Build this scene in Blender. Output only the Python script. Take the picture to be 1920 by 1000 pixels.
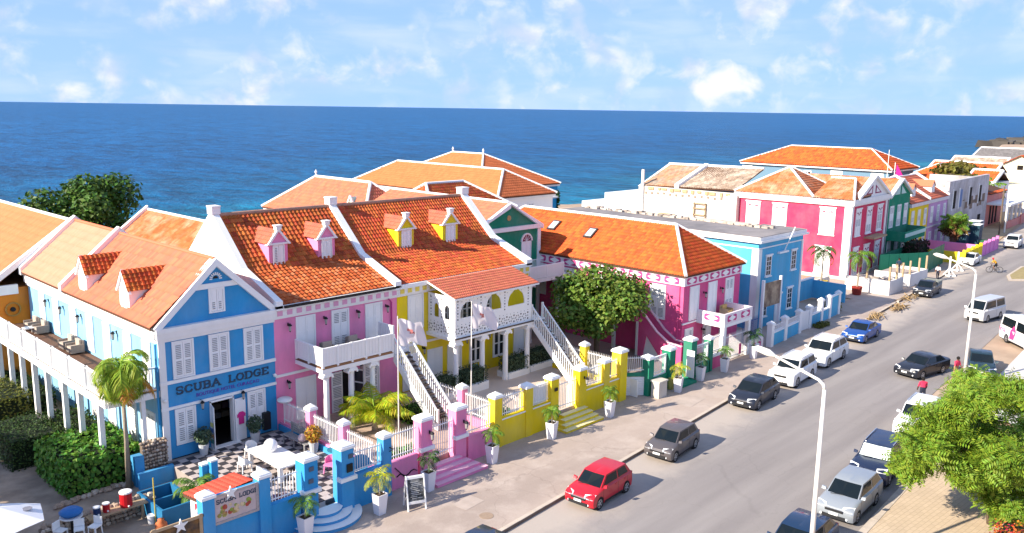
import bpy, math, random
from mathutils import Vector, Matrix, Euler
R = math.radians
rnd = random.Random(7)
for o in list(bpy.data.objects): bpy.data.objects.remove(o)
sc = bpy.context.scene
C = sc.collection

# ---------------------------------------------------------------- camera
cam_d = bpy.data.cameras.new('camera'); cam = bpy.data.objects.new('camera', cam_d); C.objects.link(cam)
cam_d.sensor_width = 36; cam_d.sensor_fit = 'HORIZONTAL'; cam_d.lens = 1603.27/1920*36
cam_d.clip_start = .5; cam_d.clip_end = 60000
yaw, pitch, roll = R(43.9285), R(10.4587), R(-.8378)
fw = Vector((math.cos(yaw)*math.cos(pitch), math.sin(yaw)*math.cos(pitch), -math.sin(pitch)))
r0 = Vector((math.sin(yaw), -math.cos(yaw), 0)); d0 = fw.cross(r0)
rt = r0*math.cos(roll)+d0*math.sin(roll); dn = d0*math.cos(roll)-r0*math.sin(roll)
mw = Matrix((rt, -dn, -fw)).transposed().to_4x4(); mw.translation = (0, 0, 18.3)
cam.matrix_world = mw; sc.camera = cam

# ---------------------------------------------------------------- world and sun
SUN_EL, SUN_AZ = R(29), R(15)                 # azimuth measured from -X towards +Y
sdir = Vector((-math.cos(SUN_EL)*math.cos(SUN_AZ), math.cos(SUN_EL)*math.sin(SUN_AZ), math.sin(SUN_EL)))
sun_d = bpy.data.lights.new('sun', 'SUN'); sun = bpy.data.objects.new('sun', sun_d); C.objects.link(sun)
sun_d.energy = 4.3; sun_d.angle = R(.5); sun_d.color = (1, .905, .76)
sun.rotation_euler = sdir.to_track_quat('Z', 'Y').to_euler(); sun.location = (0, 0, 60)
W = bpy.data.worlds.new('World'); sc.world = W; W.use_nodes = True
nt = W.node_tree; nt.nodes.clear()
def N(tree, t, **k):
    n = tree.nodes.new(t)
    for a, b in k.items():
        if a.startswith('i_'):
            key = a[2:]; n.inputs[int(key) if key.isdigit() else key.replace('_', ' ')].default_value = b
        else: setattr(n, a, b)
    return n
out = N(nt, 'ShaderNodeOutputWorld'); bg = N(nt, 'ShaderNodeBackground', i_Strength=.15)
sky = N(nt, 'ShaderNodeTexSky'); sky.sky_type = 'NISHITA'; sky.sun_disc = False
sky.sun_elevation = SUN_EL; sky.sun_rotation = math.atan2(sdir.x, sdir.y); sky.air_density = .7; sky.dust_density = 0.; sky.ozone_density = 3.
tc = N(nt, 'ShaderNodeTexCoord'); sp = N(nt, 'ShaderNodeSeparateXYZ')
nt.links.new(tc.outputs['Generated'], sp.inputs[0])
az = N(nt, 'ShaderNodeMath', operation='ARCTAN2'); nt.links.new(sp.outputs[1], az.inputs[0]); nt.links.new(sp.outputs[0], az.inputs[1])
el = N(nt, 'ShaderNodeMath', operation='ARCSINE'); nt.links.new(sp.outputs[2], el.inputs[0])
def cloud_layer(sx, sy, off, scale, lo, hi, detail=7):
    cb = N(nt, 'ShaderNodeCombineXYZ')
    m1 = N(nt, 'ShaderNodeMath', operation='MULTIPLY', i_1=sx); nt.links.new(az.outputs[0], m1.inputs[0])
    m2 = N(nt, 'ShaderNodeMath', operation='MULTIPLY', i_1=sy); nt.links.new(el.outputs[0], m2.inputs[0])
    nt.links.new(m1.outputs[0], cb.inputs[0]); nt.links.new(m2.outputs[0], cb.inputs[1]); cb.inputs[2].default_value = off
    nz = N(nt, 'ShaderNodeTexNoise', i_Scale=scale, i_Detail=detail, i_Roughness=.52, i_Distortion=.25); nt.links.new(cb.outputs[0], nz.inputs['Vector'])
    mr = N(nt, 'ShaderNodeMapRange', interpolation_type='SMOOTHSTEP', i_1=lo, i_2=hi); nt.links.new(nz.outputs[0], mr.inputs[0])
    return mr.outputs[0]
def mth(op, a, b):
    m = N(nt, 'ShaderNodeMath', operation=op)
    for i, s in enumerate((a, b)):
        if isinstance(s, (int, float)): m.inputs[i].default_value = s
        else: nt.links.new(s, m.inputs[i])
    return m.outputs[0]
puffs = cloud_layer(10, 11, 3.1, 2.4, .40, .72, 5)
mask = cloud_layer(3.2, 6, 8.4, 2.0, .34, .56, 3)
veil = cloud_layer(4, 20, 1.7, 1.6, .36, .80, 5)
cl = mth('MAXIMUM', mth('MULTIPLY', puffs, mask), mth('MULTIPLY', veil, .34))
shade = cloud_layer(7, 9, 3.6, 2.4, .42, .62)
cc = N(nt, 'ShaderNodeMix', data_type='RGBA'); cc.inputs[6].default_value = (3.1, 3.1, 3.15, 1); cc.inputs[7].default_value = (2.0, 2.3, 2.8, 1)
nt.links.new(shade, cc.inputs[0])
# film-like shoulder on the whole sky: g c / (1 + g k c)
den = N(nt, 'ShaderNodeVectorMath', operation='MULTIPLY_ADD'); den.inputs[1].default_value = tuple(2.3*k for k in (.68, .42, .195)); den.inputs[2].default_value = (1, 1, 1); nt.links.new(sky.outputs[0], den.inputs[0])
dv = N(nt, 'ShaderNodeVectorMath', operation='DIVIDE'); gn = N(nt, 'ShaderNodeVectorMath', operation='SCALE'); gn.inputs['Scale'].default_value = 2.3; nt.links.new(sky.outputs[0], gn.inputs[0]); nt.links.new(gn.outputs[0], dv.inputs[0]); nt.links.new(den.outputs[0], dv.inputs[1])
mx = N(nt, 'ShaderNodeMix', data_type='RGBA'); nt.links.new(cl, mx.inputs[0]); nt.links.new(dv.outputs[0], mx.inputs[6]); nt.links.new(cc.outputs[2], mx.inputs[7])
nt.links.new(mx.outputs[2], bg.inputs[0]); nt.links.new(bg.outputs[0], out.inputs[0])
sc.view_settings.view_transform = 'Standard'; sc.view_settings.look = 'None'; sc.view_settings.gamma = 1
sc.view_settings.use_curve_mapping = False; sc.view_settings.exposure = 1.2

# ---------------------------------------------------------------- materials
MAT = {}
def srgb(h):
    h = h.lstrip('#'); c = [int(h[i:i+2], 16)/255 for i in (0, 2, 4)]
    return tuple(x/12.92 if x <= .04045 else ((x+.055)/1.055)**2.4 for x in c)
def mat(name, col, rough=.8, var=.08, vs=1.2, bump=0., bs=20., metal=0., spec=.3, island=0., col2=None, mixs=None, coat=0., alpha=None, emit=None, streak=0., trans=0., hue=0.):
    """procedural principled: col varied by noise (var), optional second colour mixed by noise, bump, per-island variation"""
    if name in MAT: return MAT[name]
    if isinstance(col, str): col = srgb(col)
    if isinstance(col2, str): col2 = srgb(col2)
    m = bpy.data.materials.new(name); m.use_nodes = True; t = m.node_tree; b = t.nodes['Principled BSDF']
    b.inputs['Roughness'].default_value = rough; b.inputs['Metallic'].default_value = metal
    b.inputs['Specular IOR Level'].default_value = spec; b.inputs['Coat Weight'].default_value = coat
    if trans: b.inputs['Transmission Weight'].default_value = trans
    L = t.links.new
    ge = N(t, 'ShaderNodeNewGeometry')
    src = None
    rgb = N(t, 'ShaderNodeRGB'); rgb.outputs[0].default_value = (*col, 1); src = rgb.outputs[0]
    if col2:
        n2 = N(t, 'ShaderNodeTexNoise', i_Scale=mixs or .6, i_Detail=5., i_Roughness=.6); L(ge.outputs['Position'], n2.inputs['Vector'])
        mr = N(t, 'ShaderNodeMapRange', i_1=.42, i_2=.62); L(n2.outputs[0], mr.inputs[0])
        mix = N(t, 'ShaderNodeMix', data_type='RGBA'); L(mr.outputs[0], mix.inputs[0]); L(src, mix.inputs[6]); mix.inputs[7].default_value = (*col2, 1); src = mix.outputs[2]
    hs = N(t, 'ShaderNodeHueSaturation'); L(src, hs.inputs['Color'])
    val = None
    if var:
        nz = N(t, 'ShaderNodeTexNoise', i_Scale=vs, i_Detail=6., i_Roughness=.65)
        if streak:
            mp = N(t, 'ShaderNodeMapping'); mp.inputs['Scale'].default_value = (1, 1, streak); L(ge.outputs['Position'], mp.inputs[0]); L(mp.outputs[0], nz.inputs['Vector'])
        else: L(ge.outputs['Position'], nz.inputs['Vector'])
        mr = N(t, 'ShaderNodeMapRange', i_1=.25, i_2=.75, i_3=1-var, i_4=1+var*.6); L(nz.outputs[0], mr.inputs[0]); val = mr.outputs[0]
    if island:
        mr = N(t, 'ShaderNodeMapRange', i_3=1-island, i_4=1+island); L(ge.outputs['Random Per Island'], mr.inputs[0])
        if val is not None:
            mm = N(t, 'ShaderNodeMath', operation='MULTIPLY'); L(val, mm.inputs[0]); L(mr.outputs[0], mm.inputs[1]); val = mm.outputs[0]
        else: val = mr.outputs[0]
        if hue:
            wn = N(t, 'ShaderNodeMath', operation='MULTIPLY', i_1=37.7); L(ge.outputs['Random Per Island'], wn.inputs[0])
            fr = N(t, 'ShaderNodeMath', operation='FRACT'); L(wn.outputs[0], fr.inputs[0])
            mh = N(t, 'ShaderNodeMapRange', i_3=.5-hue, i_4=.5+hue); L(fr.outputs[0], mh.inputs[0]); L(mh.outputs[0], hs.inputs['Hue'])
    if val is not None: L(val, hs.inputs['Value'])
    L(hs.outputs[0], b.inputs['Base Color'])
    if bump:
        nb = N(t, 'ShaderNodeTexNoise', i_Scale=bs, i_Detail=4.); L(ge.outputs['Position'], nb.inputs['Vector'])
        bp = N(t, 'ShaderNodeBump', i_Strength=bump, i_Distance=.02); L(nb.outputs[0], bp.inputs['Height']); L(bp.outputs[0], b.inputs['Normal'])
    if emit: b.inputs['Emission Color'].default_value = (*emit[:3], 1); b.inputs['Emission Strength'].default_value = emit[3]
    MAT[name] = m; return m

def leafmat(name, col, island=.35, hue=.03, trans=.25, rough=.5):
    if name in MAT: return MAT[name]
    m = mat(name, col, rough, 0, island=island, hue=hue, spec=.25)
    t = m.node_tree; b = t.nodes['Principled BSDF']
    hs = [n for n in t.nodes if n.type == 'HUE_SAT'][0]; o = [n for n in t.nodes if n.type == 'OUTPUT_MATERIAL'][0]
    tl = N(t, 'ShaderNodeBsdfTranslucent'); mxs = N(t, 'ShaderNodeMixShader', i_0=trans)
    t.links.new(hs.outputs[0], tl.inputs[0]); t.links.new(b.outputs[0], mxs.inputs[1]); t.links.new(tl.outputs[0], mxs.inputs[2]); t.links.new(mxs.outputs[0], o.inputs[0])
    return m

# stucco colours
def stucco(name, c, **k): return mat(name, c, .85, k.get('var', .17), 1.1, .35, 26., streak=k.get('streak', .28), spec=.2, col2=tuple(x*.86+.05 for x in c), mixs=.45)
M_WHITE = mat('white_paint', (.85, .84, .82), .6, .05, .8, .1, 30.)
M_TRIM = mat('white_trim', (.83, .81, .78), .65, .08, 1.5, .1, 25., streak=.3)
M_OLDWHITE = mat('weathered_white', (.78, .75, .68), .85, .22, .7, .4, 14., col2=(.55, .50, .42), mixs=.35)
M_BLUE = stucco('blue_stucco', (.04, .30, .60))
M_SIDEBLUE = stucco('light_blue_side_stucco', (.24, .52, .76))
M_PINK = stucco('pink_stucco', (.86, .26, .46))
M_YEL = stucco('yellow_stucco', (.86, .64, .012))
M_MAG = stucco('magenta_stucco', (.68, .085, .24))
M_LBLUE = stucco('sky_blue_stucco', (.09, .42, .66))
M_RED = stucco('crimson_stucco', (.66, .045, .115))
M_GREEN = stucco('green_stucco', (.012, .23, .13))
M_TEAL = stucco('teal_stucco', (.01, .17, .15))
M_ORANGE = stucco('orange_stucco', (.75, .25, .03))
M_LILAC = stucco('lilac_stucco', (.62, .34, .60))
M_CREAM = stucco('cream_stucco', (.76, .68, .48))
M_SALMON = stucco('salmon_stucco', (.66, .24, .20))
M_PALEBLUE = stucco('pale_blue_stucco', (.42, .62, .78))
M_GLASS = mat('window_glass', (.02, .025, .03), .08, 0, spec=.6)
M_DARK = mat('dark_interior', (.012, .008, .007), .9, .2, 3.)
M_LOUVRE = mat('grey_louvre', (.36, .36, .36), .7, .1, 4.)
M_BLACK = mat('black_iron', (.012, .012, .014), .5, .1, 5.)
M_WOOD = mat('brown_deck', (.17, .085, .05), .8, .25, 4., .2, 30.)
M_TIMBER = mat('pale_timber', (.42, .30, .18), .8, .2, 4., .2, 30.)
M_TILE_A = mat('terracotta_tiles', (.50, .118, .03), .8, .26, .9, island=.32, spec=.2, hue=.014, col2=(.38, .09, .028), mixs=.5)
M_TILE_B = mat('terracotta_smooth_tiles', (.50, .104, .03), .8, .22, .8, island=.24, spec=.2, hue=.012, col2=(.41, .085, .03), mixs=.4)
M_TILE_C = mat('faded_terracotta_tiles', (.58, .165, .095), .85, .10, 1.2, island=.10, spec=.2, hue=.006)
M_TILE_O = mat('bright_orange_tiles', (.62, .105, .024), .75, .16, .6, island=.16, spec=.2, hue=.008)
M_TILE_P = mat('patchy_old_tiles', (.56, .15, .055), .9, .2, 1., island=.2, col2=(.50, .26, .16), mixs=.5, spec=.1)
M_TILE_G = mat('grey_weathered_tiles', (.30, .22, .165), .9, .28, 1., island=.25, col2=(.44, .36, .29), mixs=.7, spec=.1)
M_RIDGE = mat('ridge_mortar', (.42, .24, .17), .9, .25, 3.)
M_ROOFDECK = mat('roof_underlay', (.10, .045, .025), .9, .1, 2.)
M_GREYROOF = mat('grey_felt_roof', (.20, .185, .185), .9, .25, .5, .2, 8., col2=(.29, .26, .25), mixs=.3)
M_STONE = mat('coral_stone', (.38, .30, .23), .95, .25, 5., .5, 18., island=.35)
M_PIPE = mat('gutter_grey', (.16, .13, .12), .6, .2, 3.)

# ---------------------------------------------------------------- mesh helpers
class MB:
    def __init__(s): s.v = []; s.f = []; s.m = []; s.cm = 0
    def add(s, vs, fs):
        b = len(s.v); s.v += [tuple(v) for v in vs]
        for f in fs: s.f.append(tuple(b+i for i in f)); s.m.append(s.cm)
        return s
    def box(s, x0, x1, y0, y1, z0, z1):
        if x0 > x1: x0, x1 = x1, x0
        if y0 > y1: y0, y1 = y1, y0
        if z0 > z1: z0, z1 = z1, z0
        return s.add([(x0, y0, z0), (x1, y0, z0), (x1, y1, z0), (x0, y1, z0), (x0, y0, z1), (x1, y0, z1), (x1, y1, z1), (x0, y1, z1)],
                     [(0, 3, 2, 1), (4, 5, 6, 7), (0, 1, 5, 4), (1, 2, 6, 5), (2, 3, 7, 6), (3, 0, 4, 7)])
    def poly(s, pts): return s.add(pts, [tuple(range(len(pts)))])
    def prism(s, pts, off):
        """planar polygon extruded by vector off"""
        n = len(pts); off = Vector(off); a = [Vector(p) for p in pts]; b = [p+off for p in a]
        fs = [tuple(range(n))[::-1], tuple(range(n, 2*n))]+[(i, (i+1) % n, n+(i+1) % n, n+i) for i in range(n)]
        return s.add(a+b, fs)
    def cyl(s, p0, p1, r0, r1=None, n=8, cap=True):
        r1 = r0 if r1 is None else r1; p0 = Vector(p0); p1 = Vector(p1); ax = (p1-p0)
        if ax.length < 1e-6: return s
        q = ax.to_track_quat('Z', 'X'); vs = []
        for p, r in ((p0, r0), (p1, r1)):
            for i in range(n): a = 2*math.pi*i/n; vs.append(p+q @ Vector((r*math.cos(a), r*math.sin(a), 0)))
        fs = [(i, (i+1) % n, n+(i+1) % n, n+i) for i in range(n)]
        if cap: fs += [tuple(range(n))[::-1], tuple(range(n, 2*n))]
        return s.add(vs, fs)
    def tube(s, pts, r, n=6):
        rs = r if isinstance(r, (list, tuple)) else [r]*len(pts)
        P = [Vector(p) for p in pts]; vs = []; k = len(P)
        for i, p in enumerate(P):
            d = (P[min(i+1, k-1)]-P[max(i-1, 0)]); q = d.to_track_quat('Z', 'X')
            for j in range(n): a = 2*math.pi*j/n; vs.append(p+q @ Vector((rs[i]*math.cos(a), rs[i]*math.sin(a), 0)))
        fs = [(i*n+j, i*n+(j+1) % n, (i+1)*n+(j+1) % n, (i+1)*n+j) for i in range(k-1) for j in range(n)]
        fs += [tuple(range(n))[::-1], tuple(range((k-1)*n, k*n))]
        return s.add(vs, fs)
    def lathe(s, prof, c=(0, 0, 0), n=12):
        vs = []
        for r, z in prof:
            for j in range(n): a = 2*math.pi*j/n; vs.append((c[0]+r*math.cos(a), c[1]+r*math.sin(a), c[2]+z))
        k = len(prof); fs = [(i*n+j, i*n+(j+1) % n, (i+1)*n+(j+1) % n, (i+1)*n+j) for i in range(k-1) for j in range(n)]
        fs += [tuple(range(n))[::-1], tuple(range((k-1)*n, k*n))]
        return s.add(vs, fs)
    def bar(s, p0, p1, w, h=None):
        """rectangular bar from p0 to p1"""
        h = h or w; p0 = Vector(p0); p1 = Vector(p1); ax = p1-p0
        up = Vector((0, 0, 1)) if abs(ax.normalized().z) < .95 else Vector((1, 0, 0))
        x = ax.cross(up).normalized()*w/2; y = x.cross(ax).normalized()*h/2
        return s.add([p+i*x+j*y for p in (p0, p1) for i, j in ((-1, -1), (1, -1), (1, 1), (-1, 1))],
                     [(0, 1, 2, 3), (7, 6, 5, 4), (0, 4, 5, 1), (1, 5, 6, 2), (2, 6, 7, 3), (3, 7, 4, 0)])
    def sphere(s, c, r, n=10, m=6, sz=1.):
        return s.lathe([(max(1e-3, r*math.sin(math.pi*i/m)), -r*sz*math.cos(math.pi*i/m)) for i in range(m+1)], c, n)
    def mesh(s, name, mats, smooth=False):
        me = bpy.data.meshes.new(name); me.from_pydata(s.v, [], s.f)
        for m in (mats if isinstance(mats, (list, tuple)) else [mats]): me.materials.append(m)
        if any(s.m): me.polygons.foreach_set('material_index', s.m)
        if smooth: me.polygons.foreach_set('use_smooth', [True]*len(s.f))
        me.update(); return me
BASE = {}
def link(name, data, parent=None, loc=(0, 0, 0), rz=0):
    o = bpy.data.objects.new(name, data); C.objects.link(o); o.location = loc; o.rotation_euler = (0, 0, rz)
    if parent is not None:
        o.parent = parent
        if parent in BASE: o.matrix_parent_inverse = BASE[parent]
    return o
def tag(o, label=None, cat=None, group=None, kind=None):
    for k, v in (('label', label), ('category', cat), ('group', group), ('kind', kind)):
        if v: o[k] = v
    return o
def thing(name, label, cat, loc=(0, 0, 0), rz=0, group=None, world=False):
    """empty at a thing's base; world=True: parts are given in world coordinates"""
    o = link(name, None, None, loc, rz); o.empty_display_size = .3; tag(o, label, cat, group)
    if world: BASE[o] = (Matrix.Translation(loc) @ Matrix.Rotation(rz, 4, 'Z')).inverted()
    return o
def part(name, mb, m, parent, loc=(0, 0, 0), rz=0, smooth=False, label=None, kind=None):
    me = mb if isinstance(mb, bpy.types.Mesh) else mb.mesh(name, m, smooth)
    o = link(name, me, parent, loc, rz)
    if label: o['label'] = label
    if kind: o['kind'] = kind
    return o
def struct(name, mb, m, smooth=False): o = link(name, mb.mesh(name, m, smooth)); o['kind'] = 'structure'; return o
def copy_tree(o, parent=None):
    c = o.copy(); C.objects.link(c); c.parent = parent
    for ch in list(o.children): copy_tree(ch, c)
    return c
def boxpart(name, m, parent, *b): return part(name, MB().box(*b), m, parent)
CACHE = {}
def cached(key, fn):
    if key not in CACHE: CACHE[key] = fn()
    return CACHE[key]
# ================================================================ ground, sea, road
def sea_mat():
    m = bpy.data.materials.new('sea_water'); m.use_nodes = True; t = m.node_tree; b = t.nodes['Principled BSDF']; L = t.links.new
    ge = N(t, 'ShaderNodeNewGeometry'); spx = N(t, 'ShaderNodeSeparateXYZ'); L(ge.outputs['Position'], spx.inputs[0])
    n0 = N(t, 'ShaderNodeTexNoise', i_Scale=.012, i_Detail=4.); L(ge.outputs['Position'], n0.inputs['Vector'])
    # depth: distance off the shore line, broken up by noise
    k = N(t, 'ShaderNodeMath', operation='MULTIPLY', i_1=.08); L(spx.outputs[0], k.inputs[0])
    ad = N(t, 'ShaderNodeMath', operation='ADD'); L(spx.outputs[1], ad.inputs[0]); L(k.outputs[0], ad.inputs[1])
    nn = N(t, 'ShaderNodeMath', operation='MULTIPLY_ADD', i_1=150., i_2=-75.); L(n0.outputs[0], nn.inputs[0])
    a2 = N(t, 'ShaderNodeMath', operation='ADD'); L(ad.outputs[0], a2.inputs[0]); L(nn.outputs[0], a2.inputs[1])
    cr = N(t, 'ShaderNodeValToRGB'); e = cr.color_ramp.elements
    mr = N(t, 'ShaderNodeMapRange', i_1=120., i_2=700.); L(a2.outputs[0], mr.inputs[0]); L(mr.outputs[0], cr.inputs[0])
    e[0].position = 0; e[0].color = (.015, .20, .26, 1); e[1].position = 1; e[1].color = (.0015, .082, .215, 1)
    for p, c in ((.04, (.006, .14, .21, 1)), (.12, (.002, .084, .18, 1)), (.35, (.0012, .068, .18, 1))):
        q = e.new(p); q.color = c
    # wave patterns, three sizes
    mp = N(t, 'ShaderNodeMapping'); mp.inputs['Rotation'].default_value = (0, 0, R(-40)); mp.inputs['Scale'].default_value = (1, .45, 1); L(ge.outputs['Position'], mp.inputs[0])
    ws = []
    for s, d in ((.55, 3.), (.17, 5.), (.03, 4.)):
        w = N(t, 'ShaderNodeTexNoise', i_Scale=s, i_Detail=d, i_Roughness=.62); L(mp.outputs[0], w.inputs['Vector']); ws.append(w.outputs[0])
    s1 = N(t, 'ShaderNodeMath', operation='MULTIPLY_ADD', i_1=.5); L(ws[0], s1.inputs[0]); L(ws[1], s1.inputs[2])
    s2 = N(t, 'ShaderNodeMath', operation='MULTIPLY_ADD', i_1=.35); L(ws[2], s2.inputs[0]); L(s1.outputs[0], s2.inputs[2])
    v = N(t, 'ShaderNodeMapRange', i_1=.72, i_2=1.13, i_3=.5, i_4=1.6); L(s2.outputs[0], v.inputs[0])
    hs = N(t, 'ShaderNodeHueSaturation'); L(cr.outputs[0], hs.inputs['Color']); L(v.outputs[0], hs.inputs['Value'])
    
    wc = N(t, 'ShaderNodeTexNoise', i_Scale=.16, i_Detail=6., i_Roughness=.7); L(mp.outputs[0], wc.inputs['Vector'])
    wm = N(t, 'ShaderNodeMapRange', i_1=.735, i_2=.78); L(wc.outputs[0], wm.inputs[0])
    fo = N(t, 'ShaderNodeMix', data_type='RGBA'); L(wm.outputs[0], fo.inputs[0]); L(hs.outputs[0], fo.inputs[6]); fo.inputs[7].default_value = (.55, .62, .66, 1)
    L(fo.outputs[2], b.inputs['Base Color'])
    bp = N(t, 'ShaderNodeBump', i_Strength=.9, i_Distance=1.6); L(s2.outputs[0], bp.inputs['Height']); L(bp.outputs[0], b.inputs['Normal'])
    b.inputs['Roughness'].default_value = .35; b.inputs['Specular IOR Level'].default_value = .025
    return m
SEA = MB(); SEA.poly([(-9000, -3000, -2.6), (45000, -3000, -2.6), (45000, 45000, -2.6), (-9000, 45000, -2.6)])
struct('sea', SEA, sea_mat())
M_SAND = mat('sandy_earth', (.40, .285, .20), .95, .22, .35, .4, 6., col2=(.50, .37, .26), mixs=.12)
M_GARDEN = mat('garden_sand', (.30, .225, .17), .95, .25, .8, .4, 8., col2=(.38, .29, .22), mixs=.4)
coast = [(-200, 112), (20, 114), (70, 121), (112, 121), (128, 108), (150, 104), (185, 106), (230, 102), (290, 100), (360, 104), (520, 135), (620, 160), (900, 170), (1100, 150)]
land = [(-200, -200), (1100, -200)]+coast[::-1]
g = MB(); g.poly([(x, y, -.02) for x, y in land])
for (a, b) in zip(coast[:-1], coast[1:]): g.poly([(*a, -.02), (*b, -.02), (b[0], b[1]+4, -4), (a[0], a[1]+4, -4)])
struct('ground', g, M_SAND)

def kl(x): return 24.2+(x-24.9)*.0899 if x < 110 else 31.85+(x-110)*.0899+(x-110)**2*.00045     # left kerb line
def surf_mat(name, base, alt, dust, crack=.22, dustline=None, speck=.25):
    """worn street surface: long wear streaks, dust drifting from the kerb, cracks and small dark spots"""
    m = bpy.data.materials.new(name); m.use_nodes = True; t = m.node_tree; b = t.nodes['Principled BSDF']; L = t.links.new
    ge = N(t, 'ShaderNodeNewGeometry'); P = ge.outputs['Position']
    mp = N(t, 'ShaderNodeMapping'); mp.inputs['Rotation'].default_value = (0, 0, R(-5)); mp.inputs['Scale'].default_value = (.045, .55, 1); L(P, mp.inputs[0])
    n1 = N(t, 'ShaderNodeTexNoise', i_Scale=1., i_Detail=4., i_Roughness=.55); L(mp.outputs[0], n1.inputs['Vector'])
    r1 = N(t, 'ShaderNodeMapRange', i_1=.38, i_2=.64); L(n1.outputs[0], r1.inputs[0])
    mx = N(t, 'ShaderNodeMix', data_type='RGBA'); L(r1.outputs[0], mx.inputs[0]); mx.inputs[6].default_value = (*base, 1); mx.inputs[7].default_value = (*alt, 1); col = mx.outputs[2]
    n2 = N(t, 'ShaderNodeTexNoise', i_Scale=.55, i_Detail=6., i_Roughness=.65); L(P, n2.inputs['Vector'])
    if dustline:
        sp_ = N(t, 'ShaderNodeSeparateXYZ'); L(P, sp_.inputs[0])
        k = N(t, 'ShaderNodeMath', operation='MULTIPLY_ADD', i_1=dustline[0], i_2=dustline[1]); L(sp_.outputs[0], k.inputs[0])
        d = N(t, 'ShaderNodeMath', operation='SUBTRACT'); L(k.outputs[0], d.inputs[0]); L(sp_.outputs[1], d.inputs[1])
        nn = N(t, 'ShaderNodeMath', operation='MULTIPLY_ADD', i_1=3.2, i_2=-1.6); L(n2.outputs[0], nn.inputs[0])
        dd = N(t, 'ShaderNodeMath', operation='ADD'); L(d.outputs[0], dd.inputs[0]); L(nn.outputs[0], dd.inputs[1])
        rr_ = N(t, 'ShaderNodeMapRange', interpolation_type='SMOOTHSTEP', i_1=3.4, i_2=1.0, i_3=0., i_4=.9); L(dd.outputs[0], rr_.inputs[0]); fac = rr_.outputs[0]
    else:
        rr_ = N(t, 'ShaderNodeMapRange', i_1=.45, i_2=.68, i_3=0., i_4=.8); L(n2.outputs[0], rr_.inputs[0]); fac = rr_.outputs[0]
    m2 = N(t, 'ShaderNodeMix', data_type='RGBA'); L(fac, m2.inputs[0]); L(col, m2.inputs[6]); m2.inputs[7].default_value = (*dust, 1); col = m2.outputs[2]
    # cracks
    nw = N(t, 'ShaderNodeTexNoise', i_Scale=.9, i_Detail=5.); L(P, nw.inputs['Vector'])
    ws = N(t, 'ShaderNodeVectorMath', operation='MULTIPLY_ADD'); L(nw.outputs['Color'], ws.inputs[0]); ws.inputs[1].default_value = (1.6, 1.6, 0); L(P, ws.inputs[2])
    vo = N(t, 'ShaderNodeTexVoronoi', feature='DISTANCE_TO_EDGE', i_Scale=.21); L(ws.outputs[0], vo.inputs['Vector'])
    rc = N(t, 'ShaderNodeMapRange', i_1=.002, i_2=.007, i_3=1-crack, i_4=1.); L(vo.outputs['Distance'], rc.inputs[0])
    n3 = N(t, 'ShaderNodeTexNoise', i_Scale=7., i_Detail=2.); L(P, n3.inputs['Vector'])
    rs = N(t, 'ShaderNodeMapRange', i_1=.70, i_2=.76, i_3=1., i_4=1-speck); L(n3.outputs[0], rs.inputs[0])
    n4 = N(t, 'ShaderNodeTexNoise', i_Scale=38., i_Detail=3.); L(P, n4.inputs['Vector']); r4 = N(t, 'ShaderNodeMapRange', i_1=.3, i_2=.7, i_3=.90, i_4=1.08); L(n4.outputs[0], r4.inputs[0])
    v1 = N(t, 'ShaderNodeMath', operation='MULTIPLY'); L(rc.outputs[0], v1.inputs[0]); L(rs.outputs[0], v1.inputs[1]); v2 = N(t, 'ShaderNodeMath', operation='MULTIPLY'); L(v1.outputs[0], v2.inputs[0]); L(r4.outputs[0], v2.inputs[1])
    hs = N(t, 'ShaderNodeHueSaturation'); L(col, hs.inputs['Color']); L(v2.outputs[0], hs.inputs['Value']); L(hs.outputs[0], b.inputs['Base Color'])
    bp = N(t, 'ShaderNodeBump', i_Strength=.4, i_Distance=.02); L(n4.outputs[0], bp.inputs['Height']); L(bp.outputs[0], b.inputs['Normal']); b.inputs['Roughness'].default_value = .9; b.inputs['Specular IOR Level'].default_value = .2
    MAT[name] = m; return m
M_ROAD = surf_mat('worn_asphalt', (.24, .215, .205), (.305, .275, .258), (.45, .385, .33), crack=.07, dustline=(.0899, 21.96))
xs = [8+4*i for i in range(60)]
def kr(x):                                                                   # right edge of the asphalt
    if x < 49: return 13.2+(x-36.1)*.068
    if x < 52: return 14.07+(x-49)*1.0
    if x < 86: return 17.05+(x-52)*.078
    if x < 94: return 19.7-(x-86)*1.2
    if x < 150: return 10.1+(x-94)*.08
    return 14.6+(x-150)*.5
g = MB()
for a, b in zip(xs[:-1], xs[1:]): g.poly([(a, kr(a), .004), (b, kr(b), .004), (b, kl(b), .004), (a, kl(a), .004)])
struct('road', g, M_ROAD)
M_WALK = surf_mat('beige_pavement', (.43, .345, .29), (.355, .285, .24), (.49, .405, .345), crack=.14, speck=.2)
M_KERB = mat('concrete_kerb', (.52, .44, .36), .9, .18, 1.5, .3, 20.)
g = MB()
for a, b in zip(xs[:21], xs[1:22]):
    if a < 84: g.poly([(a, kl(a)+.22, .12), (b, kl(b)+.22, .12), (b, 33.4, .12), (a, 33.4, .12)])
pv = struct('pavement', g, M_WALK)
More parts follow.
